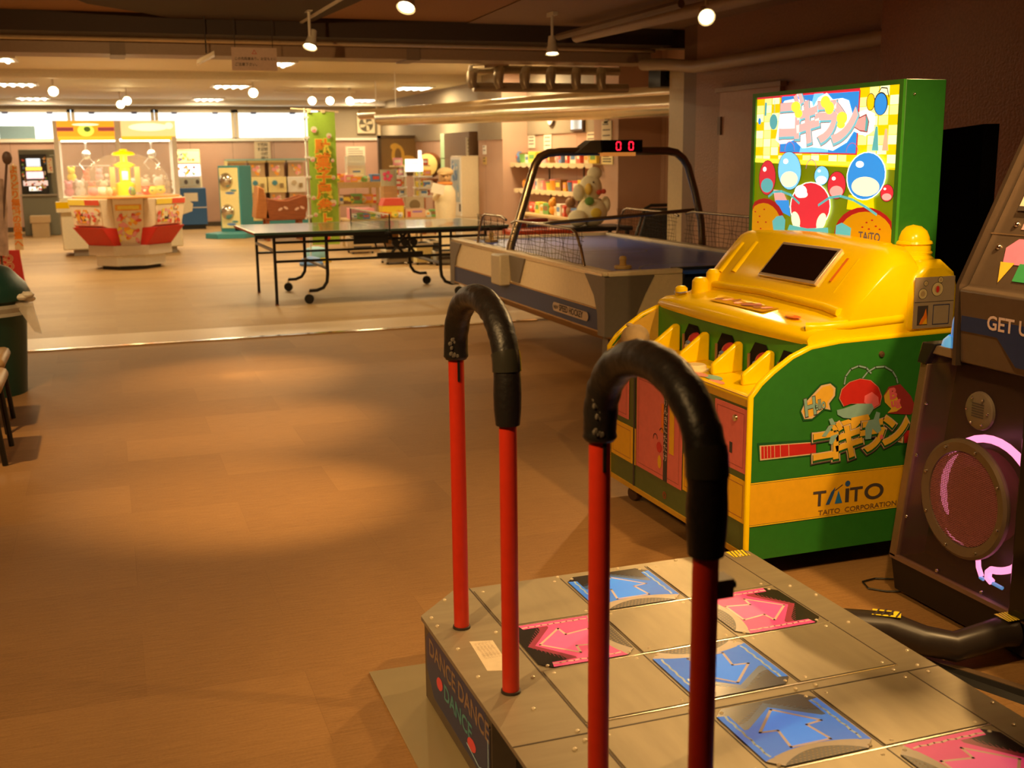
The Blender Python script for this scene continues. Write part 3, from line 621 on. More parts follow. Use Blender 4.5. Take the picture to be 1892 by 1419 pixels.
# cable duct, cable rail and loose wire
m = MB(); P = [(1.88, 2.70, .085), (2.0, 2.67, .10), (2.11, 2.60, .10), (2.17, 2.52, .085), (2.24, 2.47, .075), (2.32, 2.46, .09), (2.39, 2.46, .10), (2.438, 2.45, .10)]
m.tube(P, [.045, .05, .05, .045, .045, .045, .045, .045], C('black_hose', (.03, .022, .018), rough=.35), 14)
t = thing('cable_hose', 'black padded cable hose with yellow hazard marks lying between stage and neon cabinet', 'cable cover', (2.1, 2.6, 0))
m.build('hose', t)
part('hazard_mark', t, lambda m: hazard(m, lambda u, v, w: Vector((2.10+u*.9+v*.5, 2.605-u*.75+v*.6, .150+w-abs(u)*.1)), -.035, .035, -.03, .03, 4), flat=True)
part('hazard_mark', t, lambda m: hazard(m, lambda u, v, w: Vector((2.415+u, 2.455+v, .147+w)), -.025, .025, -.03, .03, 5), flat=True)
part('hose_foot', t, lambda m: m.box(1.90, 2.0, 2.62, 2.70, 0, .08, BLACK))
m = MB(); m.hexa([(2.10, 2.66, .0), (2.16, 2.69, .0), (2.45, 2.0, 0), (2.38, 1.97, 0), (2.11, 2.66, .018), (2.15, 2.68, .018), (2.44, 2.0, .018), (2.39, 1.97, .018)], BLACK)
m.hexa([(2.16, 2.60, .0), (2.18, 2.61, .0), (2.47, 2.0, 0), (2.45, 1.97, 0), (2.16, 2.60, .02), (2.18, 2.61, .02), (2.47, 2.0, .02), (2.45, 1.97, .02)], EDG)
tag(m.build('cable_rail', loc=(2.2, 2.4, 0)), 'flat dark floor rail running along the stage side', 'cable cover')
m = MB(); m.tube([(2.56, 3.10, .01), (2.48, 3.15, .006), (2.42, 3.14, .006), (2.40, 3.08, .006), (2.44, 3.035, .006), (2.5, 3.0, .01)], .003, BLACK, 6); tag(m.build('wire', loc=(2.45, 3.1, 0)), 'thin loose wire looping out beside the neon cabinet', 'wire')
# ------------------------------------------------------------------ yellow and green whack game
wg = thing('whack_game', 'yellow and green whack-a-bug arcade game with a bright backlit sign', 'arcade game', (2.45, 3.87, 0))
YN, YF, X0 = 3.28, 4.47, 2.035
SIDE = [(X0, .085), (2.90, .085), (2.90, .855), (2.60, .850), (2.38, .845), (2.264, .832), (2.19, .803), (2.116, .755), (2.07, .718), (X0, .676)]
for y0, y1 in ((YN, YN+.022), (YF-.022, YF)):
    sp = part('side_panel', wg, lambda m: m.prism(SIDE, lambda u, v, w: Vector((u, w, v)), y0, y1, GRN), flat=True)
    part('edge_trim', sp, lambda m: m.tube([(x, (y0+y1)/2, z) for x, z in SIDE[2:]]+[(X0, (y0+y1)/2, .085)], .0125, YEL, 8), angle=60)
part('inner_wall', wg, lambda m: m.prism([(2.05, .6), (2.30, .6), (2.30, .84), (2.25, .825), (2.15, .775), (2.05, .68)], lambda u, v, w: Vector((u, w, v)), YF-.03, YF-.022, C('ochre_board', (.62, .36, .04), rough=.6)))
part('front_board', wg, lambda m: m.box(X0+.004, 2.06, YN+.022, YF-.022, .095, .64, OLIVE))
part('core', wg, lambda m: m.box(2.06, 2.88, YN+.022, YF-.022, .09, .60, BLACK))
part('bottom_trim', wg, lambda m: m.box(X0-.002, X0+.006, YN, YF, .085, .105, YELD))
part('front_rail', wg, lambda m: (m.tube([(2.047, YN+.01, .664), (2.047, YF-.01, .664)], .013, YEL, 12), m.box(X0, 2.05, YN+.02, YF-.02, .635, .672, YELD)))
fF = lambda u, v, w: Vector((X0+.002-w, 7.75-u, v))        # u grows to the right as seen from the front; y = 7.75-u
U = lambda y: 7.75-y
def door(ya, yb, z0, z1, mt, extra=None, name='door'):
    o = part(name, wg, lambda m: (m.prism([(U(ya), z0), (U(yb), z0), (U(yb), z1), (U(ya), z1)], fF, 0, .004, mt),
             m.stroke([(U(ya)+.018, z0+.018), (U(yb)-.018, z0+.018), (U(yb)-.018, z1-.018), (U(ya)+.018, z1-.018)], .002, fF, .0045, C('door_line', (.30, .07, .06) if mt is PINKD else (.4, .2, .03)), closed=True)), flat=True)
    if extra: extra(o)
    return o
def locks(o):
    part('lock', o, lambda m: m.lathe(fF(U(3.385), .583, .004), [(.014, 0), (.012, .006), (.0005, .007)], CHROME, 14, ax=(-1, 0, 0)))
    part('lock', o, lambda m: m.lathe(fF(U(3.505), .53, .004), [(.012, 0), (.010, .008), (.0005, .009)], CHROME, 14, ax=(-1, 0, 0)))
    part('coin_slot', o, lambda m: m.rect(U(3.42), U(3.40), .45, .49, fF, .005, INK), flat=True)
door(3.53, 3.31, .395, .625, PINKD, locks)
door(3.50, 3.305, .213, .369, YELP, lambda o: part('keyhole', o, lambda m: m.ell(U(3.455), .33, .012, .012, fF, .005, YELD), flat=True))
def mid(o):
    def a(m):
        m.rect(U(3.93), U(3.895), .205, .56, fF, .005, INK)
        m.text('げんきにたたけ', lambda u, v, w: fF(u, v, w), U(3.912), .52, .038, .006, C('label_pink', (.72, .55, .5)), vert=True)
        m.ell(U(3.965), .335, .022, .022, fF, .006, REDP); m.ell(U(3.96), .275, .016, .028, fF, .006, YELP)
        m.stroke(arc(U(4.0), .365, .018, 0, PI*1.1, 8), .0035, fF, .006, INK); m.stroke(arc(U(3.945), .40, .018, -.2, PI*.9, 8), .0035, fF, .006, INK)
        m.rect(U(3.95), U(3.93), .40, .52, fF, .0052, ORANGE); m.rect(U(3.88), U(3.84), .33, .56, fF, .0052, YELP)
    part('door_print', o, a, flat=True)
door(4.178, 3.78, .205, .60, PINKD, mid)
door(4.39, 4.262, .385, .60, PINKD); door(4.43, 4.22, .20, .358, YELP); door(3.765, 3.56, .213, .358, YELP)
part('seam_strip', wg, lambda m: (m.rect(U(4.215), U(4.20), .105, .63, fF, .001, INK), m.rect(U(4.20), U(4.185), .20, .36, fF, .002, YELD)), flat=True)
part('round_vent', wg, lambda m: [m.stroke(arc(U(3.92), .145, .014-.006*k, 0, 2*PI, 14), .002, fF, .002, REDP) for k in range(2)], flat=True)
for x, y in ((2.10, YN+.12), (2.10, YF-.15), (2.8, YN+.12), (2.8, YF-.15)):
    c = part('caster', wg, lambda m: (m.lathe((x, y, .034), [(.001, -.018), (.03, -.018), (.034, -.010), (.034, .010), (.03, .018), (.001, .018)], C('caster_rubber', (.08, .04, .025), rough=.4), 18, ax=(1, .3, 0)), m.box(x-.022, x+.022, y-.02, y+.02, .06, .09, STEELD)))
# tray with dividers
part('tray', wg, lambda m: m.add([(2.045, YN+.022, .666), (2.045, YF-.022, .666), (2.26, YF-.022, .676), (2.26, YN+.022, .676)], [(0, 1, 2, 3)], YEL))
HOLES = [4.12, 3.845, 3.60, 3.415]
DIV = [4.235, 3.985, 3.725, 3.505]
for y in DIV:
    part('divider', wg, lambda m: m.prism([(2.125, .668), (2.258, .673), (2.258, .782), (2.245, .792), (2.23, .790), (2.125, .712)], lambda u, v, w: Vector((u, y+w, v)), -.012, .012, YEL), bev=.008)
def band(m):
    m.box(2.262, 2.28, YN+.03, YF-.03, .62, .842, GRNB)
part('hole_board', wg, band)
fB = lambda u, v, w: Vector((2.262-w, 7.75-u, v))
for y in HOLES:
    u = U(y); hw = .088 if y > 3.5 else .07
    h = part('burrow_hole', wg, lambda m: m.flat([(u-hw, .665), (u-hw, .735), (u-hw*.45, .80), (u+hw*.45, .80), (u+hw, .735), (u+hw, .665)], fB, .002, C('hole_black', (.003, .002, .002), rough=.95)), flat=True)
    part('bug_head', h, lambda m: (m.sph(fB(u+.035, .738, .006), (.035, .036, .036), C('toy_red', (.55, .05, .05), rough=.3), 14, 10), m.sph(fB(u+.03, .715, .024), (.028, .036, .022), C('toy_white', (.75, .66, .60), rough=.35), 14, 10), m.sph(fB(u+.03, .732, .030), (.02, .024, .012), C('toy_blue', (.2, .3, .6), rough=.3), 10, 8)))
    part('guide_rod', h, lambda m: m.cyl(fB(u-hw+.025, .67, .012), fB(u-hw+.025, .755, .012), .006, C('old_rod', (.42, .24, .12), rough=.4, metal=.5), 8))
def tray_art(m):
    f = lambda u, v, w: Vector((2.058+v, 7.75-U(u), .6685+w+v*.05))
    for (u, v, a, b, c) in ((3.60, .02, .05, .018, 'p'), (3.67, .045, .055, .025, 't'), (3.74, .03, .05, .02, 'p'), (3.86, .05, .06, .03, 'w'), (3.93, .025, .05, .02, 'p'), (4.02, .05, .055, .025, 't'), (4.08, .03, .05, .022, 'p'), (4.17, .045, .05, .022, 'w'), (4.25, .03, .05, .02, 'w'), (4.34, .03, .045, .016, 'w')):
        m.ell(u, v, a, b, f, .001+.0002*(u*10 % 3), {'p': C('tray_pink', (.85, .35, .28)), 't': C('tray_teal', (.25, .55, .50)), 'w': C('tray_white', (.80, .78, .70))}[c])
part('tray_print', wg, tray_art, flat=True)
part('round_pad', wg, lambda m: m.lathe((2.115, 3.83, .670), [(.052, 0), (.052, .005), (.044, .007), (.042, .020), (.037, .024), (.001, .025)], C('cream_pad', (.86, .72, .42), rough=.4), 32))
# hammer resting in the tray corner
hm = thing('soft_hammer', 'round tan leather hammer head resting in the tray corner of the yellow game', 'hammer', (2.10, 4.345, .66))
part('hammer_head', hm, lambda m: m.lathe((2.10, 4.34, .722), [(.001, -.058), (.035, -.052), (.054, -.03), (.060, 0), (.054, .03), (.035, .052), (.001, .058)], HIDE, 28, ax=(.5, -.75, .3)), angle=80)
part('hammer_knob', hm, lambda m: m.sph((2.09, 4.375, .775), (.016, .016, .009), HIDE, 10, 8))
part('hammer_handle', hm, lambda m: m.cyl((2.11, 4.36, .70), (2.17, 4.42, .672), .010, BLACK, 10))
# moulded upper body, lofted along y
PROF = [(2.252, .838), (2.246, .855), (2.256, .872), (2.29, .888), (2.36, .902), (2.415, .915), (2.432, .935), (2.448, .975), (2.53, 1.07), (2.60, 1.140), (2.635, 1.155), (2.70, 1.155), (2.72, 1.13), (2.72, .845)]
def body(m):
    vs = []; ts = [-1, -.985, -.95, -.88, -.75, -.55, -.3, 0, .3, .55, .75, .88, .95, .985, 1]; n = len(PROF)
    for t in ts:
        y = 3.875+t*.572; e = max(0, abs(t)-.86)/.14; k = 1-.18*e*e
        for i, (x, z) in enumerate(PROF):
            zz = .845+(z-.845)*(k if z > .9 else 1); bow = .028*(1-t*t)
            if t > .9: zz -= (z-.845)*.10*(t-.9)/.1
            xx = x+(.014*(t*t) if i < 5 else 0)-(.02*(1-t*t) if i < 5 else 0)
            if z > .95 and t > .7: xx += .05*(t-.7)/.3
            if z > 1.0: zz += bow*(z-1.0)/.15
            elif .86 < z: zz += .012*(1-t*t)
            vs.append((xx, y, zz))
    fs = []
    for j in range(len(ts)-1):
        for i in range(n): fs.append((j*n+i, j*n+(i+1) % n, (j+1)*n+(i+1) % n, (j+1)*n+i))
    fs += [tuple(range(n))[::-1], tuple((len(ts)-1)*n+i for i in range(n))]
    m.add(vs, fs, YEL)
part('moulded_body', wg, body, angle=50)
part('rear_body', wg, lambda m: m.prism([(2.70, .845), (2.895, .845), (2.895, 1.0), (2.86, 1.12), (2.70, 1.14)], lambda u, v, w: Vector((u, w, v)), 3.58, 4.42, YEL), bev=.02)
# relief ridges on the moulding
part('console_ridge', wg, lambda m: (m.tube([(2.428, 3.36, .938), (2.434, 3.45, .946), (2.436, 3.875, .958), (2.434, 4.3, .946), (2.428, 4.40, .938)], .016, YEL, 12),
                                    m.tube([(2.29, 3.36, .893), (2.34, 3.325, .895), (2.44, 3.315, .90), (2.55, 3.315, .905), (2.66, 3.315, .91)], .020, YEL, 12),
                                    m.tube([(2.66, 3.50, 1.13), (2.68, 3.44, 1.14), (2.66, 3.39, 1.10), (2.61, 3.37, 1.03), (2.56, 3.37, .97)], [.03, .034, .034, .028, .02], YEL, 14),
                                    m.tube([(2.47, 3.45, .99), (2.575, 3.45, 1.11)], .012, YEL, 10), m.tube([(2.47, 3.40, .98), (2.575, 3.40, 1.09)], .012, YEL, 10),
                                    m.tube([(2.475, 4.16, 1.0), (2.585, 4.16, 1.12)], .022, YEL, 10), m.tube([(2.475, 4.27, .99), (2.585, 4.27, 1.11)], .022, YEL, 10)), angle=60)
part('corner_knob', wg, lambda m: (m.lathe((2.39, 4.30, .91), [(.038, -.01), (.036, .05), (.024, .065), (.001, .068)], YEL, 18), m.lathe((2.33, 4.36, .895), [(.028, -.01), (.027, .03), (.016, .04), (.001, .042)], YEL, 18), m.lathe((2.44, 4.28, .95), [(.03, -.03), (.03, .045), (.018, .06), (.001, .062)], YEL, 18)))
# screen on the slope
a_ = Vector((2.462, 0, .992)); b_ = Vector((2.578, 0, 1.120)); sl = (b_-a_).normalized(); nn = Vector((-sl.z, 0, sl.x)); SL = (b_-a_).length
fS = lambda u, v, w: Vector((a_.x, 7.75-u, a_.z+.021))+sl*v+nn*(w)
us0, us1 = U(3.955), U(3.565)
sc = part('screen_frame', wg, lambda m: m.prism([(us0, 0), (us1, 0), (us1, SL), (us0, SL)], fS, -.012, .006, C('silver_frame', (.62, .52, .40), rough=.3, metal=.6)), bev=.003)
part('screen', sc, lambda m: m.prism([(us0+.012, .014), (us1-.012, .014), (us1-.012, SL-.014), (us0+.012, SL-.014)], fS, .006, .0075, C('dark_screen', (.006, .003, .003), rough=.12)), flat=True)
part('slot_label', wg, lambda m: (m.rect(U(3.51), U(3.495), .03, .14, fS, -.003, ORANGE)), flat=True)
def deck_art(m):
    f = lambda u, v, w: Vector((2.30+v, 7.75-u, .907+w+v*.135))
    m.rect(U(4.06), U(3.66), .0, .075, f, .0025, C('deck_print_yellow', (.62, .34, .02), rough=1, spec=0))
    for k in range(8):
        m.ell(U(4.04-.048*k), .035+.012*(k % 3), .024, .016, f, .0032+.0003*k, ORANGE if k % 2 else C('deck_print_peach', (.46, .21, .08), rough=1, spec=0), rot=k)
    m.ell(U(3.80), .04, .05, .018, f, .0065, C('deck_print_rose', (.46, .18, .12), rough=1, spec=0), rot=.4)
    m.ell(U(3.50), .03, .045, .017, f, .001, ORANGE); m.ell(U(3.52), .03, .02, .01, f, .0015, YELP)
    m.flat([(U(4.38), .0), (U(4.31), .0), (U(4.31), .05)], f, .0015, C('blue_patch', (.15, .2, .5)))
part('deck_print', wg, deck_art, flat=True)
# bottle shaped corner tank
def tank(m):
    m.prism([(2.665, .855), (2.893, .855), (2.893, 1.01), (2.872, 1.075), (2.82, 1.115), (2.74, 1.115), (2.69, 1.07), (2.665, 1.00)], lambda u, v, w: Vector((u, w, v)), 3.292, 3.56, YEL)
bt = part('corner_tank', wg, tank, bev=.028, angle=60)
part('tank_shoulder', bt, lambda m: m.lathe((2.785, 3.43, 0), [(.115, 1.02), (.11, 1.06), (.092, 1.10), (.064, 1.125), (.062, 1.14)], YEL, 28))
part('tank_cap', bt, lambda m: m.lathe((2.79, 3.44, 0), [(.072, 1.128), (.074, 1.134), (.067, 1.140), (.067, 1.160), (.073, 1.166), (.070, 1.174), (.062, 1.178), (.060, 1.190), (.050, 1.212), (.030, 1.228), (.001, 1.234)], YEL, 32))
fT = FY(3.290)
def gauges(m):
    m.prism([(2.69, .873), (2.864, .873), (2.864, 1.057), (2.69, 1.057)], fT, 0, .003, C('gauge_plate', (.34, .26, .17), rough=.4))
    m.stroke([(2.692, .968), (2.862, .968)], .002, fT, .004, INK)
    for (u, v, r) in ((2.725, .998, .020), (2.788, 1.012, .026), (2.736, 1.035, .010), (2.80, 1.045, .012)):
        m.ell(u, v, r, r, fT, .0035, INK); m.ell(u, v, r-.002, r-.002, fT, .004, C('gauge_face', (.62, .50, .24))); m.ell(u, v, r*.5, r*.5, fT, .0045, C('gauge_mid', (.45, .32, .15)))
    m.ell(2.788, 1.012, .007, .012, fT, .005, REDP)
    m.rect(2.706, 2.752, .885, .955, fT, .004, INK)
    m.flat([(2.715, .888), (2.750, .888), (2.748, .915), (2.742, .945), (2.733, .92), (2.722, .905)], fT, .005, ORANGE); m.flat([(2.728, .888), (2.750, .888), (2.746, .91), (2.736, .90)], fT, .0055, YELP)
    m.stroke([(2.775, .885), (2.845, .885), (2.845, .955), (2.775, .955)], .003, fT, .004, NAVY, closed=True)
part('gauge_sticker', bt, gauges, flat=True)
# side prints
def sidep(zx, zy): p = at(1380+zx/4.174, 640+zy/4.174, y=YN); return (p.x, p.z)
def SP(L): return [sidep(*q) for q in L]
fP = FY(YN-.0005)
BONE = C('print_bone', (.62, .45, .27)); TEALD = C('print_teal_figure', (.22, .40, .38)); OCH = C('print_ochre', (.72, .42, .04)); PKB = C('print_rose', (.78, .14, .17)); RD = C('print_red_dark', (.50, .02, .015)); GSH = C('print_deep_green', (.01, .09, .02))
def prints(m):
    m.flat([(2.037, .213), (2.90, .213), (2.90, .369), (2.037, .369)], fP, .0008, C('band_ochre', (.78, .42, .01), rough=.42))
    for z in (.213, .369): m.rect(2.037, 2.9, z-.0035, z+.0035, fP, .001, INK); m.rect(2.037, 2.9, z-.0018, z+.0018, fP, .0012, YEL)
    # barred stripe and tail
    m.flat(SP([(78, 745), (540, 715), (540, 840), (92, 885)]), fP, .001, GSH); m.flat(SP([(95, 765), (530, 735), (530, 830), (100, 880)]), fP, .0012, BONE)
    m.flat(SP([(108, 772), (530, 742), (530, 822), (110, 868)]), fP, .0014, RD)
    for x in (130, 155, 180, 210, 255, 320): m.stroke(SP([(x, 770-.065*(x-100)), (x+2, 866-.1*(x-100))]), .0022, fP, .0016, BONE)
    m.flat(SP([(1080, 640), (1300, 615), (1290, 745), (1085, 770)]), fP, .001, GSH); m.flat(SP([(1210, 650), (1300, 640), (1290, 735), (1210, 745)]), fP, .0014, RD)
    m.flat(SP([(1090, 690), (1210, 630), (1200, 745), (1095, 720)]), fP, .0016, BONE); m.flat(SP([(1105, 692), (1195, 645), (1188, 732), (1105, 715)]), fP, .0018, C('print_brown', (.35, .17, .03)))
    # headgear arcs, dome and plain body blobs
    m.stroke(SP([(750, 290), (760, 230), (800, 175), (860, 150), (920, 165), (955, 205)]), .0085, fP, .0012, INK)
    m.stroke(SP([(750, 290), (760, 230), (800, 175), (860, 150), (920, 165), (955, 205)]), .0050, fP, .0014, TEALD)
    m.stroke(SP([(890, 245), (930, 195), (990, 160), (1060, 155), (1120, 190), (1150, 240), (1160, 280)]), .0085, fP, .0016, INK)
    m.stroke(SP([(890, 245), (930, 195), (990, 160), (1060, 155), (1120, 190), (1150, 240), (1160, 280)]), .0050, fP, .0018, TEALD)
    dome = SP([(712, 400), (730, 330), (790, 275), (870, 250), (950, 262), (1010, 315), (1035, 385), (1020, 450), (970, 480), (880, 440), (800, 440), (745, 460)])
    c = Vector(sidep(870, 370)); m.flat([tuple(c+(Vector(q)-c)*1.06) for q in dome], fP, .0020, INK); m.flat([tuple(c+(Vector(q)-c)*1.02) for q in dome], fP, .0022, BONE); m.flat(dome, fP, .0024, RD)
    m.flat(SP([(905, 380), (960, 350), (1010, 390), (1015, 445), (965, 475), (900, 430)]), fP, .0026, PKB)
    m.flat(SP([(690, 490), (740, 478), (850, 440), (960, 440), (975, 475), (940, 530), (850, 560), (740, 550), (695, 525)]), fP, .0030, TEALD)
    m.flat(SP([(800, 550), (930, 520), (945, 560), (850, 600), (800, 590)]), fP, .0032, OCH)
    m.flat(SP([(620, 665), (680, 590), (780, 560), (860, 600), (800, 660), (700, 680)]), fP, .0034, OCH)
    for L in ([(570, 690), (625, 610), (660, 610), (600, 695)], [(625, 560), (650, 550), (680, 600), (640, 605)], [(625, 745), (640, 690), (700, 670), (650, 755)],
              [(905, 625), (930, 570), (970, 560), (990, 500), (1020, 510), (1010, 570), (1030, 640), (1000, 670), (960, 630), (950, 710), (905, 715)]):
        m.flat(SP(L), fP, .0052, TEALD)
    # speech bubbles
    m.flat(SP([(405, 500), (430, 430), (560, 290), (640, 270), (695, 310), (690, 380), (640, 440), (655, 500), (600, 490), (500, 570), (430, 575)]), fP, .0020, GSH)
    m.flat(SP([(415, 500), (440, 440), (570, 300), (640, 285), (680, 320), (675, 380), (630, 440), (640, 488), (590, 478), (500, 555), (440, 560)]), fP, .0024, BONE)
    m.flat(SP([(425, 500), (450, 450), (580, 312), (640, 298), (665, 330), (662, 375), (615, 435), (622, 475), (585, 462), (495, 540), (450, 545)]), fP, .0026, OCH)
    q = Vector(sidep(440, 540)); ca, sa = math.cos(.16), math.sin(.16)
    fR = lambda u, v, w: fP(q.x+(u*ca-v*sa), q.y+(u*sa+v*ca), w)
    m.text('H', fR, .0, -.002, .092, .0032, INK, bold=.05, sx=.8); m.text('H', fR, .001, .0, .088, .0036, TEALD, bold=.03, sx=.8)
    m.text('ello', fR, .044, .010, .052, .0032, INK, bold=.05, sx=.6); m.text('ello', fR, .045, .012, .049, .0036, TEALD, bold=.025, sx=.6)
    m.flat(SP([(1050, 380), (1090, 310), (1180, 290), (1260, 380), (1300, 470), (1260, 525), (1160, 520), (1080, 515), (1110, 480), (1060, 430)]), fP, .0022, C('print_maroon', (.30, .03, .03)))
    m.flat(SP([(1055, 380), (1090, 330), (1150, 380), (1190, 470), (1150, 500), (1080, 512), (1110, 480), (1060, 430)]), fP, .0024, OCH)
    q2 = Vector(sidep(1095, 400)); fR2 = lambda u, v, w: fP(q2.x+(u*ca-v*sa), q2.y+(u*sa+v*ca), w)
    m.text('B', fR2, 0, -.004, .056, .003, PKB, bold=.05); m.text('ug', fR2, .004, -.034, .044, .003, PKB, bold=.04)
    # logo
    q3 = Vector(sidep(480, 890)); ca3, sa3 = math.cos(.05), math.sin(.05)
    fL = lambda u, v, w: fP(q3.x+u*ca3-v*sa3, q3.y+u*sa3+v*ca3, w)
    for dx, dz, bo, mt, w in ((-.001, -.003, .110, INK, .0036), (0, -.001, .088, BONE, .0038), (0, -.004, .060, GSH, .0040), (0, .002, .040, OCH, .0043)):
        x = 0
        for ch, sz, dy in (('ゴ', .138, .004), ('キ', .132, .0), ('ラ', .132, .010), ('ン', .130, .020)):
            m.text(ch, fL, x+dx, dy+dz, sz, w, mt, bold=bo); x += .098
    m.ell(*sidep(1030, 695), .007, .009, fP, .0056, PKB)
    # maker's name
    q4 = Vector((2.297, .257)); sl4 = .0
    f4 = lambda u, v, w: fP(q4.x+u, q4.y+v, w)
    m.text('T', f4, -.002, 0, .078, .002, INK, bold=.02, sx=1.15)
    m.flat([(q4.x+.052, q4.y), (q4.x+.073, q4.y+.045), (q4.x+.090, q4.y+.062), (q4.x+.086, q4.y+.040), (q4.x+.068, q4.y)], fP, .002, BLUEV if 0 else C('print_navy_blue', (.03, .10, .30)))
    m.flat([(q4.x+.090, q4.y), (q4.x+.104, q4.y+.048), (q4.x+.122, q4.y)], fP, .0022, C('print_mid_blue', (.02, .18, .55)))
    m.stroke([(q4.x+.09, q4.y+.05), (q4.x+.120, q4.y+.068)], .003, fP, .0022, INK)
    m.rect(q4.x+.134, q4.x+.150, q4.y, q4.y+.052, fP, .002, INK); m.ell(q4.x+.142, q4.y+.070, .011, .011, fP, .002, C('print_navy_blue', (.03, .10, .30)))
    m.text('T', f4, .153, 0, .076, .002, INK, bold=.02, sx=1.2)
    m.add([fP(q4.x+.258+r_*math.cos(2*PI*i/32), q4.y+.0285+r_*.72*math.sin(2*PI*i/32), .002) for r_ in (.0420, .0265) for i in range(32)], [(i, (i+1) % 32, 32+(i+1) % 32, 32+i) for i in range(32)], INK)
    m.text('TAITO  CORPORATION', f4, .022, -.036, .026, .002, C('print_faded_ink', (.16, .09, .03)), bold=.012, sx=1.22)
o = part('side_print', wg, prints, flat=True)
for q in ((2.556, .792),): part('bolt', wg, lambda m: m.lathe((q[0], YN, q[1]), [(.012, 0), (.010, .006), (.001, .008)], C('bronze_bolt', (.2, .12, .06), rough=.4, metal=.7), 14, ax=(0, -1, 0)))
# backlit sign box
part('sign_box', wg, lambda m: (m.box(2.722, 2.90, 3.44, 4.45, .86, 1.752, GRN)), bev=.004)
sgn = part('sign_frame', wg, lambda m: [m.box(2.712, 2.724, a, b, c, d, GRNB) for a, b, c, d in ((3.44, 3.462, 1.10, 1.752), (4.425, 4.45, 1.10, 1.752), (3.462, 4.425, 1.735, 1.752))])
for z in (1.70, 1.20): part('bolt', wg, lambda m: m.sph((2.76, 3.438, z), .006, CHROME, 8, 6))
def EM(n, c, s=.85): return mat('backlit_'+n, c, rough=.4, emis=c, es=s, var=.0)
eY, eT, eB, eLB, eR, eP, eG, eO, eTe, eW, eM, eK, eCr = EM('yellow', (1, .62, .0), 1.0), EM('tile', (1, .82, .28), 1.15), EM('blue', (.03, .30, .85), .9), EM('sky', (.20, .62, .95), 1.1), EM('red', (.75, .03, .05), .8), EM('rose', (.95, .42, .38), .9), EM('leaf', (.22, .30, .0), .55), EM('ochre', (.72, .33, .0), .6), EM('teal', (.12, .52, .55), .75), EM('white', (1, .95, .78), 1.5), EM('maroon', (.45, .01, .01), .6), EM('dark', (.03, .02, .02), .3), EM('cream', (1, .85, .55), 1.2)
def MP(px, py):
    t = (px-30)/1195.; top = 150-100*t; h = 1140+210*t
    return (max(0, min(.963, t*.963)), 1.735-(py-top)/h*.586)
def ML(L): return [MP(*q) for q in L]
fM = lambda u, v, w: Vector((2.720-w, 4.425-u, v))
def mel(m, cx, cy, rx, ry, w, mt, rot=0, n=24):
    m.flat([MP(cx+rx*math.cos(t)*math.cos(rot)-ry*math.sin(t)*math.sin(rot), cy+rx*math.cos(t)*math.sin(rot)+ry*math.sin(t)*math.cos(rot)) for t in [2*PI*i/n for i in range(n)]], fM, w, mt)
def mst(m, L, wd, w, mt): m.stroke(ML(L), wd, fM, w, mt)
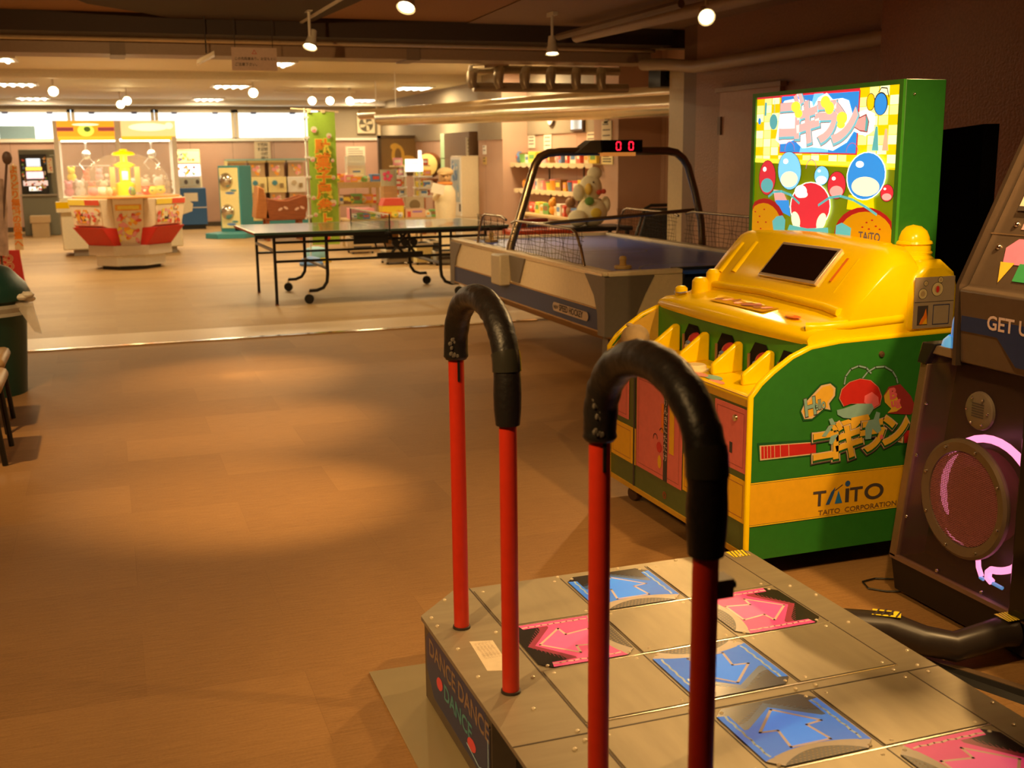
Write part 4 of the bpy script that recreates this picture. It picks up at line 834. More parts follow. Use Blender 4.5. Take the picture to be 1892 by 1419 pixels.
def sign_art(m):
    m.flat([(0, 1.10), (.963, 1.10), (.963, 1.735), (0, 1.735)], fM, 0, eY)
    for i in range(16):
        for j in range(8):
            if (i*7+j*5+i*j) % 3 != 0: m.rect(i*.0602+.002, i*.0602+.056, 1.735-(j+1)*.0355+.002, 1.735-j*.0355, fM, .0004, eT if (i+j) % 2 else EM('tile_light', (1, .9, .5), 1.3))
    m.flat([(0, 1.10), (.963, 1.10), (.963, 1.432), (0, 1.458)], fM, .0006, eG); m.flat([(0, 1.458), (.963, 1.44), (.963, 1.455), (0, 1.475)], fM, .0008, EM('yellow_bright', (1, .8, .05), 1.3))
    m.flat(ML([(30, 150), (930, 70), (930, 100), (30, 165)]), fM, .0010, eR)
    m.flat(ML([(265, 130), (935, 90), (930, 625), (265, 610)]), fM, .0010, eR); m.flat(ML([(272, 140), (925, 100), (920, 612), (272, 600)]), fM, .0012, eB)
    m.flat(ML([(560, 118), (640, 112), (700, 600), (450, 605)]), fM, .0013, eLB)
    for L in ([(110, 190), (130, 190), (128, 300), (108, 300)], [(1060, 390), (1075, 390), (1090, 590), (1040, 590)]): m.flat(ML(L), fM, .0012, eTe)
    mel(m, 200, 350, 38, 65, .0012, eTe); mst(m, [(205, 170), (205, 280)], .004, .0012, eTe)
    m.flat(ML([(1130, 410), (1145, 410), (1160, 590), (1115, 590)]), fM, .0012, EM('peach', (.95, .5, .3), .9))
    mel(m, 62, 345, 14, 28, .0012, eB); mel(m, 1015, 190, 32, 72, .0014, eK); mel(m, 1015, 190, 28, 66, .0016, eY); mel(m, 1090, 205, 50, 95, .0018, eK); mel(m, 1090, 208, 44, 88, .0020, eB); mst(m, [(1070, 110), (1090, 75), (1130, 80), (1145, 150)], .004, .0018, eK)
    # logo lettering: cream halo, rose letters with teal feet
    halo = [(228, 500), (250, 370), (262, 230), (300, 175), (380, 160), (470, 165), (545, 180), (560, 230), (600, 150), (670, 110), (720, 165), (800, 155), (850, 175), (885, 290), (990, 250), (1050, 285), (1050, 420), (990, 470), (900, 430), (850, 520), (740, 590), (650, 570), (560, 560), (480, 570), (400, 500), (330, 530), (270, 535)]
    m.flat(ML(halo), fM, .0024, eW)
    for ch, px, py, sz in (('ゴ', 242, 500, .195), ('キ', 405, 535, .19), ('ラ', 560, 530, .19), ('ン', 705, 540, .19)):
        u, v = MP(px, py)
        m.text(ch, fM, u, v+.01, sz, .0030, EM('maroon_line', (.45, .12, .12), .6), bold=.072)
        m.text(ch, fM, u, v+.01, sz, .0034, EM('teal_foot', (.20, .62, .72), .9), bold=.058)
        m.text(ch, fM, u, v+.018, sz*.97, .0038, EM('rose_letter', (.95, .52, .48), .95), bold=.045)
    m.flat(ML([(880, 345), (990, 285), (1015, 350), (1005, 440), (950, 430), (880, 385)]), fM, .0030, EM('maroon_line', (.45, .12, .12), .6)); m.flat(ML([(888, 348), (985, 300), (992, 425), (945, 418), (888, 380)]), fM, .0032, eP); m.flat(ML([(990, 300), (1008, 350), (1000, 428), (985, 428)]), fM, .0034, eTe)
    for (a, b, r1, r2) in ((410, 225, 42, 45), (435, 280, 34, 36), (665, 185, 40, 50), (700, 235, 38, 52), (805, 320, 42, 52), (800, 375, 32, 30)): mel(m, a, b, r1, r2, .0044, EM('yellow_bright', (1, .8, .05), 1.3))
    # crowd of plain glossy eggs
    def egg(cx, cy, rx, ry, mt, w, rot=0, hl=True, low=None):
        mel(m, cx, cy, rx+(8 if rx > 120 else 4), ry+(8 if rx > 120 else 4), w, eW if rx > 120 else eK, rot); mel(m, cx, cy, rx, ry, w+.0002, mt, rot)
        if low: mel(m, cx, cy+ry*.45, rx*.75, ry*.42, w+.0003, low, rot)
        if hl: mel(m, cx-rx*.35, cy-ry*.5, rx*.22, ry*.14, w+.0004, eW, rot)
    egg(165, 820, 80, 145, eR, .0050, low=eTe); egg(375, 760, 105, 160, eLB, .0055, rot=-.1, low=eCr); egg(660, 800, 60, 80, eLB, .0050, low=eW); egg(790, 880, 72, 115, eR, .0058, low=eP)
    egg(1015, 800, 140, 195, eB, .0064, rot=.08, low=eCr); egg(1175, 940, 45, 70, eR, .0060, low=eP); m.flat(ML([(890, 960), (1080, 980), (1090, 1100), (880, 1080)]), fM, .0061, eY)
    m.flat(ML([(250, 1010), (380, 1010), (400, 1150), (290, 1100)]), fM, .0060, eB); m.flat(ML([(230, 920), (320, 930), (400, 1080), (250, 1020)]), fM, .0059, eP)
    for c in ((900, 600), (570, 740), (370, 590)): mst(m, [(c[0]+45*math.cos(t), c[1]-75*math.sin(t)) for t in [PI*i/8 for i in range(9)]], .0035, .0062, EM('plum', (.5, .2, .4), .7))
    # big plates at the bottom
    mel(m, 150, 1230, 205, 235, .0070, eM); mel(m, 140, 1260, 185, 225, .0072, eO)
    mel(m, 1020, 1290, 230, 230, .0070, eM); mel(m, 1030, 1310, 205, 212, .0072, eO)
    for (x, y) in ((60, 1110), (105, 1150), (150, 1090), (90, 1200), (170, 1200), (120, 1255), (1040, 1190), (1080, 1170), (1110, 1220), (1060, 1245), (1140, 1245), (1010, 1230)): mel(m, x, y, 9, 7, .0074, eM, n=8)
    egg(575, 1060, 170, 200, eR, .0076, rot=.0); mel(m, 455, 1180, 38, 75, .0082, eCr, rot=-.25); mel(m, 680, 1190, 38, 75, .0082, eCr, rot=.25); mel(m, 490, 935, 55, 55, .0082, eW)
    mst(m, [(190, 980), (240, 940), (310, 935), (400, 965), (480, 1035)], .010, .0080, eTe); mst(m, [(650, 1050), (740, 985), (830, 970), (930, 1000), (1030, 1060), (1110, 1120)], .010, .0080, eTe)
    for L in ([(250, 1270), (235, 1190), (275, 1150), (330, 1140), (360, 1180), (355, 1280)], [(375, 1290), (400, 1220), (560, 1250), (740, 1240), (745, 1310)], [(800, 1330), (805, 1220), (850, 1195), (925, 1240), (920, 1370)]): m.flat(ML(L), fM, .0084, eTe)
    u, v = MP(985, 1350); m.text('TAiTO', fM, u, v+.006, .045, .0086, EM('mark', (.15, .12, .12), .3), bold=.02); m.stroke([(u, v-.012), (u+.135, v-.014)], .002, fM, .0086, eK)
part('sign_face', sgn, sign_art, flat=True)

# ------------------------------------------------------------------ tall black board behind the game
m = MB(); m.prism([(3.30, 3.60), (3.98, 4.66), (3.95, 4.70), (3.26, 3.64)], XY(0), 0, 1.60, C('matt_black_board', (.002, .0015, .0015), rough=1, spec=0)); tag(m.build('screen_board', loc=(3.65, 4.2, 0)), 'tall matt black board standing behind the green sign box', 'board')
# ------------------------------------------------------------------ air hockey table
HZ = .83
ah = thing('air_hockey_table', 'cream and blue air hockey table with a tube arch and side nets', 'air hockey table', (3.42, 7.5, 0))
XL, XR, YA, YB2 = 2.69, 4.15, 5.95, 9.1
HCR = C('hockey_cream', (.80, .68, .47), rough=.4); HGR = C('hockey_grey', (.17, .145, .12), rough=.42); HST = C('hockey_blue_stripe', (.030, .045, .13), rough=.45)
part('play_field', ah, lambda m: (m.box(XL+.07, XR-.07, YA+.05, YB2-.07, HZ-.04, HZ-.022, C('play_blue', (.04, .12, .62), rough=.28))), flat=True)
fz = XY(HZ-.0215)
def lines(m):
    Wl = C('field_line', (.45, .48, .62), rough=.2)
    m.stroke([(XL+.08, 7.53), (XR-.08, 7.53)], .016, fz, .0008, Wl); m.stroke(arc(3.42, 7.53, .28, 0, 2*PI, 32), .010, fz, .001, Wl)
    m.stroke(arc(3.42, 6.1, .40, 0, PI, 24), .012, fz, .001, Wl); m.stroke(arc(3.42, 9.0, .40, PI, 2*PI, 24), .012, fz, .001, Wl)
part('field_lines', ah, lines, flat=True)
def rails(m):
    for x0, x1 in ((XL, XL+.075), (XR-.075, XR)): m.box(x0, x1, YA+.03, YB2, HZ-.03, HZ, HCR)
    m.box(XL, XR, YB2-.07, YB2, HZ-.03, HZ, HCR); m.box(XL+.02, 3.19, YA, YA+.07, HZ-.03, HZ, HCR); m.box(3.66, XR, YA, YA+.07, HZ-.03, HZ, HCR)
part('rail', ah, rails, bev=.008)
part('rail_strip', ah, lambda m: (m.box(XL-.004, XL, YA+.05, YB2, HZ-.034, HZ-.012, C('aluminium', (.75, .68, .55))), m.box(XR, XR+.004, YA+.05, YB2, HZ-.034, HZ-.012, C('aluminium', (.75, .68, .55)))))
def hull(m):
    for x0, x1 in ((XL+.005, XL+.03), (XR-.03, XR-.005)): m.box(x0, x1, YA+.05, YB2-.01, .60, HZ-.03, HCR)
    m.box(XL+.1, XR-.1, YB2-.04, YB2-.01, .42, HZ-.03, HCR)
    m.box(XL+.01, 3.19, YA+.005, YA+.035, .45, HZ-.03, HCR); m.box(3.66, XR-.02, YA+.005, YA+.035, .45, HZ-.03, HCR)
part('side_board', ah, hull, bev=.004)
part('end_recess', ah, lambda m: (m.box(3.19, 3.66, YA+.12, YA+.16, .45, HZ-.005, C('recess_navy', (.02, .03, .05), rough=.35)), m.box(3.19, 3.20, YA, YA+.12, .45, HZ-.03, C('recess_navy', (.02, .03, .05))), m.box(3.655, 3.665, YA, YA+.12, .45, HZ-.03, C('recess_navy', (.02, .03, .05)))))
part('blue_stripe', ah, lambda m: (m.box(XL-.002, XL+.03, YA+.05, YB2-.01, .475, .60, HST), m.box(XR-.03, XR+.002, YA+.05, YB2-.01, .475, .60, HST)))
part('stripe_edge', ah, lambda m: [m.box(XL-.006, XL+.01, YA+.05, YB2-.01, z, z+.008, C('brass_line', (.45, .28, .12), rough=.35, metal=.5)) for z in (.60, .468)])
part('lower_hull', ah, lambda m: m.hexa([(3.02, YA+.45, .30), (3.85, YA+.45, .30), (3.85, YB2-.35, .30), (3.02, YB2-.35, .30), (XL+.02, YA+.06, .47), (XR-.02, YA+.06, .47), (XR-.02, YB2-.03, .47), (XL+.02, YB2-.03, .47)], C('hockey_cream_low', (.66, .50, .32), rough=.5)))
fH = lambda u, v, w: Vector((XL-.004-w, u, v))
fE = lambda u, v, w: Vector((u, YA-w, v))
for P_, f_ in (([(YA+.0, .45), (YA+.10, .45), (YA+.11, .58), (YA+.16, .68), (YA+.30, .80), (YA, .80)], fH), ([(YB2-.0, .45), (YB2-.10, .45), (YB2-.11, .58), (YB2-.16, .68), (YB2-.30, .80), (YB2, .80)][::-1], fH),
               ([(7.42, .62), (7.30, .80), (7.62, .80), (7.58, .62)], fH), ([(XL-.005, .45), (2.87, .45), (2.89, .58), (2.94, .69), (3.0, .80), (XL-.005, .80)], fE)):
    part('grey_fascia', ah, lambda m: m.prism(P_, f_, -.03, .004, HGR))
def plate(m):
    f = lambda u, v, w: Vector((XL-.006-w, 6.80-u, v))
    P = arc(.58, .538, .028, -PI/2, PI/2, 8)+arc(.06, .538, .028, PI/2, 3*PI/2, 8)
    m.prism(P, f, 0, .004, C('plate_silver', (.50, .38, .28), rough=.3, metal=.4)); m.text('NEW', f, .05, .526, .034, .005, INK, bold=.02); m.text('SPEED HOCKEY', f, .145, .522, .056, .005, INK, bold=.03, sx=.98)
part('name_plate', ah, plate, flat=True)
for x, y in ((2.86, 8.42), (4.0, 8.42), (2.95, 6.45), (4.0, 6.45)):
    l = part('leg', ah, lambda m: m.hexa([(x-.045, y-.05, .09), (x+.045, y-.05, .09), (x+.045, y+.05, .09), (x-.045, y+.05, .09), (x-.03, y-.03, .46), (x+.05, y-.03, .46), (x+.05, y+.05, .46), (x-.03, y+.05, .46)], C('leg_olive', (.20, .17, .12), rough=.5)))
    part('foot', l, lambda m: m.lathe((x, y, 0), [(.04, 0), (.045, .02), (.03, .045), (.015, .05), (.015, .09)], BLACK, 14))
TUBE_ = C('arch_tube', (.34, .26, .17), rough=.22, metal=.85)
YM = 7.72
ap = [(2.70, YM, .66), (2.735, YM, .86), (2.80, YM, 1.05), (2.90, YM, 1.36), (2.925, YM, 1.43), (2.965, YM, 1.485), (3.03, YM, 1.513), (3.12, YM, 1.52), (3.45, YM, 1.52), (3.80, YM, 1.52), (3.98, YM, 1.52), (4.06, YM, 1.505), (4.12, YM, 1.46), (4.16, YM, 1.40), (4.22, YM, 1.22), (4.28, YM, 1.0), (4.30, YM, .80), (4.27, YM, .66)]
part('arch', ah, lambda m: m.tube(ap, .030, TUBE_, 14), angle=60)
for s, x in ((-1, 2.655), (1, 4.245)): part('arch_bracket', ah, lambda m: m.box(x-.045, x+.045, YM-.10, YM+.10, .58, .80, C('bracket_cream', (.48, .41, .29), rough=.4)), bev=.012)
sb = part('score_board', ah, lambda m: (m.hexa([(3.22, YM-.08, 1.51), (3.74, YM-.08, 1.51), (3.74, YM+.08, 1.51), (3.22, YM+.08, 1.51), (3.34, YM-.06, 1.60), (3.72, YM-.06, 1.60), (3.72, YM+.06, 1.60), (3.34, YM+.06, 1.60)], C('score_case', (.12, .10, .07), rough=.4)), m.box(3.41, 3.73, YM-.10, YM-.05, 1.515, 1.60, BLACKG)))
LED = mat('red_led', (.5, .0, .0), emis=(1, .01, .03), es=3.0, var=0); fD = FY(YM-.101)
def digits(m):
    for u0 in (3.52, 3.62):
        w_, h_ = .034, .056; z0 = 1.529
        for a in (((0, 0), (w_, 0)), ((0, h_), (w_, h_)), ((0, 0), (0, h_/2)), ((0, h_/2), (0, h_)), ((w_, 0), (w_, h_/2)), ((w_, h_/2), (w_, h_))):
            d = (Vector(a[1])-Vector(a[0])).normalized()*.005
            m.stroke([(u0+a[0][0]+d.x, z0+a[0][1]+d.y), (u0+a[1][0]-d.x, z0+a[1][1]-d.y)], .0085, fD, .001, LED)
part('digit', sb, digits, flat=True)
part('score_glass', sb, lambda m: m.box(3.42, 3.68, YM-.09, YM-.03, 1.485, 1.512, C('amber_glass', (.4, .12, .03), rough=.1, emis=(.9, .3, .05), es=.5)))
# nets: bent tube frames with sagging mesh
NET = C('net_cord', (.035, .022, .018), rough=.8)
def netframe(x, ya, yb, z, tag_):
    fr = part('net_frame', ah, lambda m: m.tube([(x, ya, HZ), (x, ya+.05*(1 if yb > ya else -1), HZ+.1), (x, ya+.13*(1 if yb > ya else -1), z-.02), (x, ya+.2*(1 if yb > ya else -1), z), (x, yb-.1*(1 if yb > ya else -1), z), (x, yb, z-.02)], .0095, TUBE_, 8), angle=60)
    def nt(m):
        n = 26; r = 7; lo, hi = min(ya, yb)+.04, max(ya, yb); rnd = random.Random(3)
        for i in range(n+1):
            y = lo+(hi-lo)*i/n
            m.tube([(x, y, z-.005), (x+.02*math.sin(i), y+.01*math.sin(i*1.7), (z+HZ)/2), (x, y, HZ+.005)], .0014, NET, 4, caps=False)
        for j in range(1, r+1):
            m.tube([(x+.015*math.sin(j+i*.5), lo+(hi-lo)*i/12, HZ+(z-HZ)*(1-j/(r+.5))-.012*math.sin(PI*((i*1.3+j*.3) % 1))) for i in range(13)], .0015, NET, 4, caps=False)
    part('net', fr, nt, flat=True)
netframe(XL+.03, 6.34, 7.66, 1.045, 'a'); netframe(XL+.03, 8.46, 7.78, 1.06, 'b'); netframe(XR-.03, 6.3, 7.66, 1.07, 'c'); netframe(XR-.03, 8.9, 7.78, 1.05, 'd')
part('cross_bar', ah, lambda m: m.tube([(2.86, YM, 1.0), (4.22, YM, 1.075)], .014, TUBE_, 8))
def mallet(x, y, lab):
    t = thing('hockey_mallet', lab, 'mallet', (x, y, HZ-.022), 'hockey mallets')
    part('base', t, lambda m: m.lathe((x, y, HZ-.021), [(.001, 0), (.052, 0), (.055, .008), (.052, .02), (.035, .022), (.022, .018)], C('mallet_ochre', (.62, .40, .12), rough=.4), 24))
    part('grip', t, lambda m: m.lathe((x, y, HZ-.021), [(.022, .015), (.020, .045), (.024, .06), (.018, .075), (.001, .08)], C('mallet_ochre', (.62, .40, .12)), 18))
mallet(2.93, 8.75, 'ochre mallet at the far end of the air hockey table'); mallet(2.96, 6.30, 'ochre mallet at the near end of the air hockey table')

# ------------------------------------------------------------------ table tennis table
TX, TY, TA = 1.369, 11.58, .026
def TP(u, v, z): return Vector((TX+u*math.cos(TA)-v*math.sin(TA), TY+u*math.sin(TA)+v*math.cos(TA), z))
tt = thing('table_tennis_table', 'dark green table tennis table on a black wheeled frame', 'table tennis table', TP(1.37, .76, 0))
TTG = C('table_top_green', (.05, .09, .075), rough=.16, coat=.3); FR = C('black_frame', (.012, .011, .012), rough=.4)
def qbox(m, u0, u1, v0, v1, z0, z1, mt): m.hexa([TP(u0, v0, z0), TP(u1, v0, z0), TP(u1, v1, z0), TP(u0, v1, z0), TP(u0, v0, z1), TP(u1, v0, z1), TP(u1, v1, z1), TP(u0, v1, z1)], mt)
for u0, u1 in ((0, 1.365), (1.375, 2.74)):
    tp = part('table_half', tt, lambda m: qbox(m, u0, u1, 0, 1.525, .735, .76, TTG), bev=.003)
    def ln(m):
        f = lambda u, v, w: TP(u, v, .7605+w); Wt = C('table_line', (.75, .70, .55), rough=.4)
        m.rect(u0, u1, 0, .02, f, 0, Wt); m.rect(u0, u1, 1.505, 1.525, f, 0, Wt)
        e = u0 if u0 == 0 else u1-.02; m.rect(e, e+.02, 0, 1.525, f, 0, Wt)
    part('white_line', tp, ln, flat=True)
    for v0 in (.01, 1.495): part('apron', tt, lambda m: qbox(m, u0+.01, u1-.01, v0, v0+.02, .70, .735, FR))
def tl(u, v, cast, up=.72, s=1):
    if cast:
        g = part('leg', tt, lambda m: m.tube([TP(u, v, up), TP(u, v, .30), TP(u+s*.01, v, .22), TP(u+s*.05, v, .16), TP(u+s*.12, v, .135), TP(u+s*.20, v, .135)], .018, FR, 10), angle=60)
        c = TP(u+s*.205, v, .05)
        part('caster', g, lambda m: (m.lathe(c, [(.001, -.014), (.045, -.014), (.05, -.008), (.05, .008), (.045, .014), (.001, .014)], BLACK, 18, ax=(.5, 1, 0)), m.cyl(c+Vector((0, 0, .03)), c+Vector((0, 0, .09)), .010, CHROME, 8)))
    else:
        g = part('leg', tt, lambda m: m.cyl(TP(u, v, .012), TP(u, v, up), .016, FR, 10))
        part('foot', g, lambda m: m.cyl(TP(u, v, 0), TP(u, v, .014), .019, C('foot_cap', (.25, .1, .06)), 10))
for v in (.16, 1.38):
    tl(.22, v, False); tl(.76, v, True, s=-1); tl(2.0, v, True, s=1); tl(2.52, v, False)
def bars(m):
    for v in (.16, 1.38):
        for z in (.645, .45):
            m.cyl(TP(.22, v, z), TP(2.52, v, z), .014, FR, 8)
    for u in (.22, .76, 2.0, 2.52): m.cyl(TP(u, .16, .56 if u in (.22, 2.52) else .36), TP(u, 1.38, .56 if u in (.22, 2.52) else .36), .018, C('brown_bar', (.16, .11, .07), rough=.4), 8)
part('frame_bar', tt, bars)
def mech(m):
    qbox(m, 1.05, 1.42, .14, .18, .60, .70, FR)
    for a, b in ((1.42, 1.62), (1.62, 1.42), (1.55, 1.75)): m.cyl(TP(a, .16, .70), TP(b, .16, .44), .015, FR, 8)
    for k in range(5): m.cyl(TP(1.25+.1*k, .17, .72), TP(1.3+.1*k, .17, .55), .010, FR, 6)
    for k in range(3): m.lathe(TP(1.50+.1*k, .15, .60), [(.001, -.02), (.04, -.02), (.04, .02), (.001, .02)], FR, 12, ax=(0, 1, 0))
    qbox(m, 1.3, 1.8, .14, .18, .44, .50, FR)
part('folding_gear', tt, mech)
tn = thing('table_net', 'low green net stretched across the table tennis table', 'net', TP(1.37, .76, .76))
part('net_tape', tn, lambda m: m.hexa([TP(1.367, -.12, .905), TP(1.373, -.12, .905), TP(1.373, 1.64, .905), TP(1.367, 1.64, .905), TP(1.367, -.12, .918), TP(1.373, -.12, .918), TP(1.373, 1.64, .918), TP(1.367, 1.64, .918)], PAPER))
def mesh_(m):
    for k in range(59): m.cyl(TP(1.37, -.12+.03*k, .765), TP(1.37, -.12+.03*k, .905), .0016, C('net_green', (.09, .12, .06), rough=.8), 4)
    for k in range(5): m.cyl(TP(1.37, -.12, .775+.027*k), TP(1.37, 1.64, .775+.027*k), .0016, C('net_green', (.09, .12, .06)), 4)
part('mesh', tn, mesh_, flat=True)
for v in (-.12, 1.64): part('net_post', tn, lambda m: (m.cyl(TP(1.37, v, .74), TP(1.37, v, .92), .008, FR, 8), qbox(m, 1.35, 1.39, min(v, v+.14*(1 if v < 0 else -1)), max(v, v+.14*(1 if v < 0 else -1)), .715, .733, FR)))

# ------------------------------------------------------------------ left edge: chair, bin
ch = thing('stacking_chair', 'tan padded chair with dark legs cut by the left edge', 'chair', (-.83, 6.2, 0))
TAN = C('tan_vinyl', (.42, .28, .14), rough=.4)
def chairleg(x, y, b): m_ = None
part('seat', ch, lambda m: m.box(-1.08, -.56, 5.98, 6.45, .36, .43, TAN), bev=.03)
part('backrest', ch, lambda m: m.box(-1.11, -1.05, 5.98, 6.45, .43, .85, TAN), bev=.02)
for x, y in ((-.61, 6.0), (-.61, 6.42), (-1.04, 6.0), (-1.04, 6.42)): part('leg', ch, lambda m: m.tube([(x, y, .36), (x+(.03 if x > -.8 else -.02), y, .0)], .014, BLACK, 8))
ch2 = dup(ch, (-.87, 6.92, 0), 'tan padded chair at the left edge, standing beside the green bin')
bn = thing('waste_bin', 'tall dark green waste bin lined with a clear plastic bag', 'bin', (-.83, 8.0, 0))
GB = C('bin_green', (.012, .06, .05), rough=.4)
bc = at(-30, 640, y=8.0)
BX = -.83
part('bin_body', bn, lambda m: m.lathe((BX, 8.0, 0), [(.001, 0), (.24, 0), (.29, .62), (.30, .64)], GB, 32))
part('bin_lid', bn, lambda m: m.lathe((BX, 8.0, 0), [(.312, .62), (.315, .66), (.29, .72), (.20, .82), (.08, .87), (.001, .88)], GB, 32))
PB = C('clear_bag', (.75, .70, .60), rough=.3, alpha=.5)
part('bag_liner', bn, lambda m: (m.lathe((BX, 8.0, 0), [(.305+.0, .60), (.325, .58), (.318, .55), (.33, .53)], PB, 28), m.hexa([(-.60, 7.80, .60), (-.50, 7.82, .58), (-.46, 7.80, .40), (-.50, 7.78, .42), (-.60, 7.84, .62), (-.50, 7.86, .60), (-.46, 7.83, .40), (-.50, 7.82, .42)], PB)))
part('bag_knot', bn, lambda m: [m.sph((-.55+.03*math.sin(k*2), 7.85+.03*math.cos(k*3), .64+.02*math.sin(k)), (.04, .03, .022), C('bag_white', (.8, .78, .7), rough=.4), 8, 6) for k in range(5)])
# ------------------------------------------------------------------ far zone: machines along the window wall
def glowmat(n, c, s): return mat(n, c, rough=.4, emis=c, es=s, var=.02)
def speck(m, f, u0, u1, v0, v1, n, cols, w=.002, s=(.02, .05), seed=1):
    r = random.Random(seed)
    for k in range(n):
        a, b = r.uniform(*s), r.uniform(*s)*.7; u, v = r.uniform(u0+a, max(u0+a, u1-a)), r.uniform(v0+b, max(v0+b, v1-b))
        m.ell(u, v, a, b, f, w+.0002*k, r.choice(cols), n=10, rot=r.random()*3)
PCOL = [C('p_red', (.75, .10, .06)), C('p_orange', (.90, .40, .05)), C('p_yellow', (.92, .72, .10)), C('p_white', (.88, .84, .75)), C('p_pink', (.85, .35, .40)), C('p_green', (.20, .45, .12)), C('p_blue', (.12, .25, .55)), C('p_cream', (.85, .75, .50)), C('p_brown', (.30, .16, .07))]
PN = ['red', 'orange', 'yellow', 'white', 'pink', 'green', 'blue', 'cream', 'brown']
# slot machine with its tan seat box
s = thing('slot_machine', 'slot machine in a tall grey-green cabinet against the window wall', 'slot machine', (-1.28, 25.2, 0))
SG = C('cabinet_olive', (.20, .20, .15), rough=.5)
part('cabinet', s, lambda m: (m.box(-1.60, -.93, 24.95, 25.6, .0, .80, SG), m.box(-1.60, -.93, 25.1, 25.6, .80, 1.72, SG), m.box(-1.02, -.93, 24.95, 25.1, .80, 1.60, SG)), bev=.01)
part('counter', s, lambda m: m.box(-1.62, -.92, 24.85, 25.1, .80, .83, STEELD))
fq = FY(24.98)
def slotface(m):
    m.box(-1.58, -1.08, 24.98, 25.1, .86, 1.62, BLACK)
    m.rect(-1.46, -1.20, 1.38, 1.54, fq, .002, glowmat('slot_screen', (.7, .85, 1), .9)); m.rect(-1.48, -1.18, 1.30, 1.37, fq, .002, glowmat('slot_yellow', (1, .7, .1), 1.2))
    m.rect(-1.48, -1.16, 1.14, 1.28, fq, .002, glowmat('slot_reel', (.95, .6, .7), 1.0))
    for k in range(3): m.rect(-1.46+.105*k, -1.375+.105*k, 1.15, 1.27, fq, .003, glowmat('slot_reel_light', (1, .85, .85), 1.0))
    m.rect(-1.55, -1.09, 1.00, 1.10, fq, .002, glowmat('slot_panel', (.9, .75, .7), .6)); m.rect(-1.45, -1.22, .90, .98, fq, .002, glowmat('slot_tray', (1, 1, .9), 1.2))
    speck(m, fq, -1.57, -1.09, .9, 1.12, 22, PCOL, .004, (.015, .035), 3); speck(m, fq, -1.57, -1.49, 1.1, 1.6, 9, PCOL, .004, (.015, .03), 4); speck(m, fq, -1.16, -1.08, 1.1, 1.6, 9, PCOL, .004, (.015, .03), 5)
part('game_face', s, slotface, flat=True)
part('side_notice', s, lambda m: (m.rect(-1.075, -.97, 1.25, 1.55, FY(24.949), .002, PAPER), speck(m, FY(24.949), -1.07, -.975, 1.27, 1.53, 8, PCOL, .003, (.01, .02), 6)), flat=True)
t = thing('seat_box', 'small tan lidded seat box in front of the slot machine', 'stool', (-1.27, 24.6, 0))
part('box', t, lambda m: m.box(-1.43, -1.12, 24.4, 24.75, .0, .28, BROWNBOX)); part('lid', t, lambda m: m.box(-1.46, -1.09, 24.37, 24.78, .28, .42, C('tan_lid', (.50, .36, .20), rough=.6)), bev=.01)

# two-bay claw machine
CX0, CX1, CYF = -.70, 1.13, 19.2
cm = thing('claw_machine', 'tall white two-bay claw machine with orange header boards', 'claw machine', (.2, 19.6, 0))
CW = C('claw_white', (.86, .80, .62), rough=.4)
part('base', cm, lambda m: m.box(CX0, CX1, CYF, CYF+.95, .10, .92, CW), bev=.02)
part('foot_frame', cm, lambda m: m.box(CX0+.15, CX1-.1, CYF+.08, CYF+.9, .0, .10, STEELD))
part('coin_console', cm, lambda m: (m.box(CX0-.05, CX0+.30, CYF-.12, CYF+.1, .70, .86, CW), m.box(CX0-.05, CX0+.30, CYF-.125, CYF-.12, .76, .86, YEL)))
part('side_handle', cm, lambda m: m.prism([(CX1, .60), (CX1+.18, .66), (CX1+.20, .78), (CX1+.10, .86), (CX1, .90)], lambda u, v, w: Vector((u, CYF+.1+w, v)), 0, .3, CW))
for x in (CX0, .20, CX1-.07): part('post', cm, lambda m: m.box(x, x+.07, CYF, CYF+.06, .92, 1.85, WHITE))
for x in (CX0, CX1-.07): part('post', cm, lambda m: m.box(x, x+.07, CYF+.88, CYF+.95, .92, 1.85, WHITE))
part('ceiling_box', cm, lambda m: m.box(CX0, CX1, CYF+.02, CYF+.95, 1.82, 2.10, WHITE))
for (a, b, cc, nm) in ((CX0+.06, .20, glowmat('header_orange', (1, .38, .02), .9), 0), (.30, CX1, glowmat('header_cream', (1, .72, .30), .8), 1)):
    def hd(m, a=a, b=b, cc=cc, nm=nm):
        f = FY(CYF+.018); m.rect(a, b, 1.80, 2.10, f, .002, cc); m.rect(a, b, 1.80, 1.86, f, .004, glowmat('header_band', (1, .5, .03), 1.0))
        if nm == 0:
            m.rect(a, a+.24, 1.94, 2.00, f, .004, C('header_pink', (.80, .20, .40))); m.rect(b-.24, b, 1.94, 2.00, f, .004, C('header_pink', (.8, .2, .4))); m.ell((a+b)/2, 1.95, .12, .09, f, .005, glowmat('header_lime', (.7, .85, .1), 1)); m.ell((a+b)/2+.02, 1.97, .05, .04, f, .006, PCOL[5]); m.ell((a+b)/2, 2.04, .2, .02, f, .006, glowmat('header_glow', (1, .9, .6), 1.1))
        else: m.ell((a+b)/2, 2.0, .30, .06, f, .004, glowmat('header_glow', (1, .9, .6), 1.1)); m.ell(b-.1, 2.02, .06, .05, f, .005, glowmat('header_glow', (1, .9, .6), 1.1))
    part('header_board', cm, hd, flat=True)
part('glass', cm, lambda m: (m.box(CX0+.07, .20, CYF+.02, CYF+.026, .92, 1.80, CLEAR), m.box(.27, CX1-.07, CYF+.02, CYF+.026, .92, 1.80, CLEAR), m.box(CX0+.01, CX0+.016, CYF+.06, CYF+.88, .92, 1.80, CLEAR), m.box(CX1-.016, CX1-.01, CYF+.06, CYF+.88, .92, 1.80, CLEAR)), flat=True)
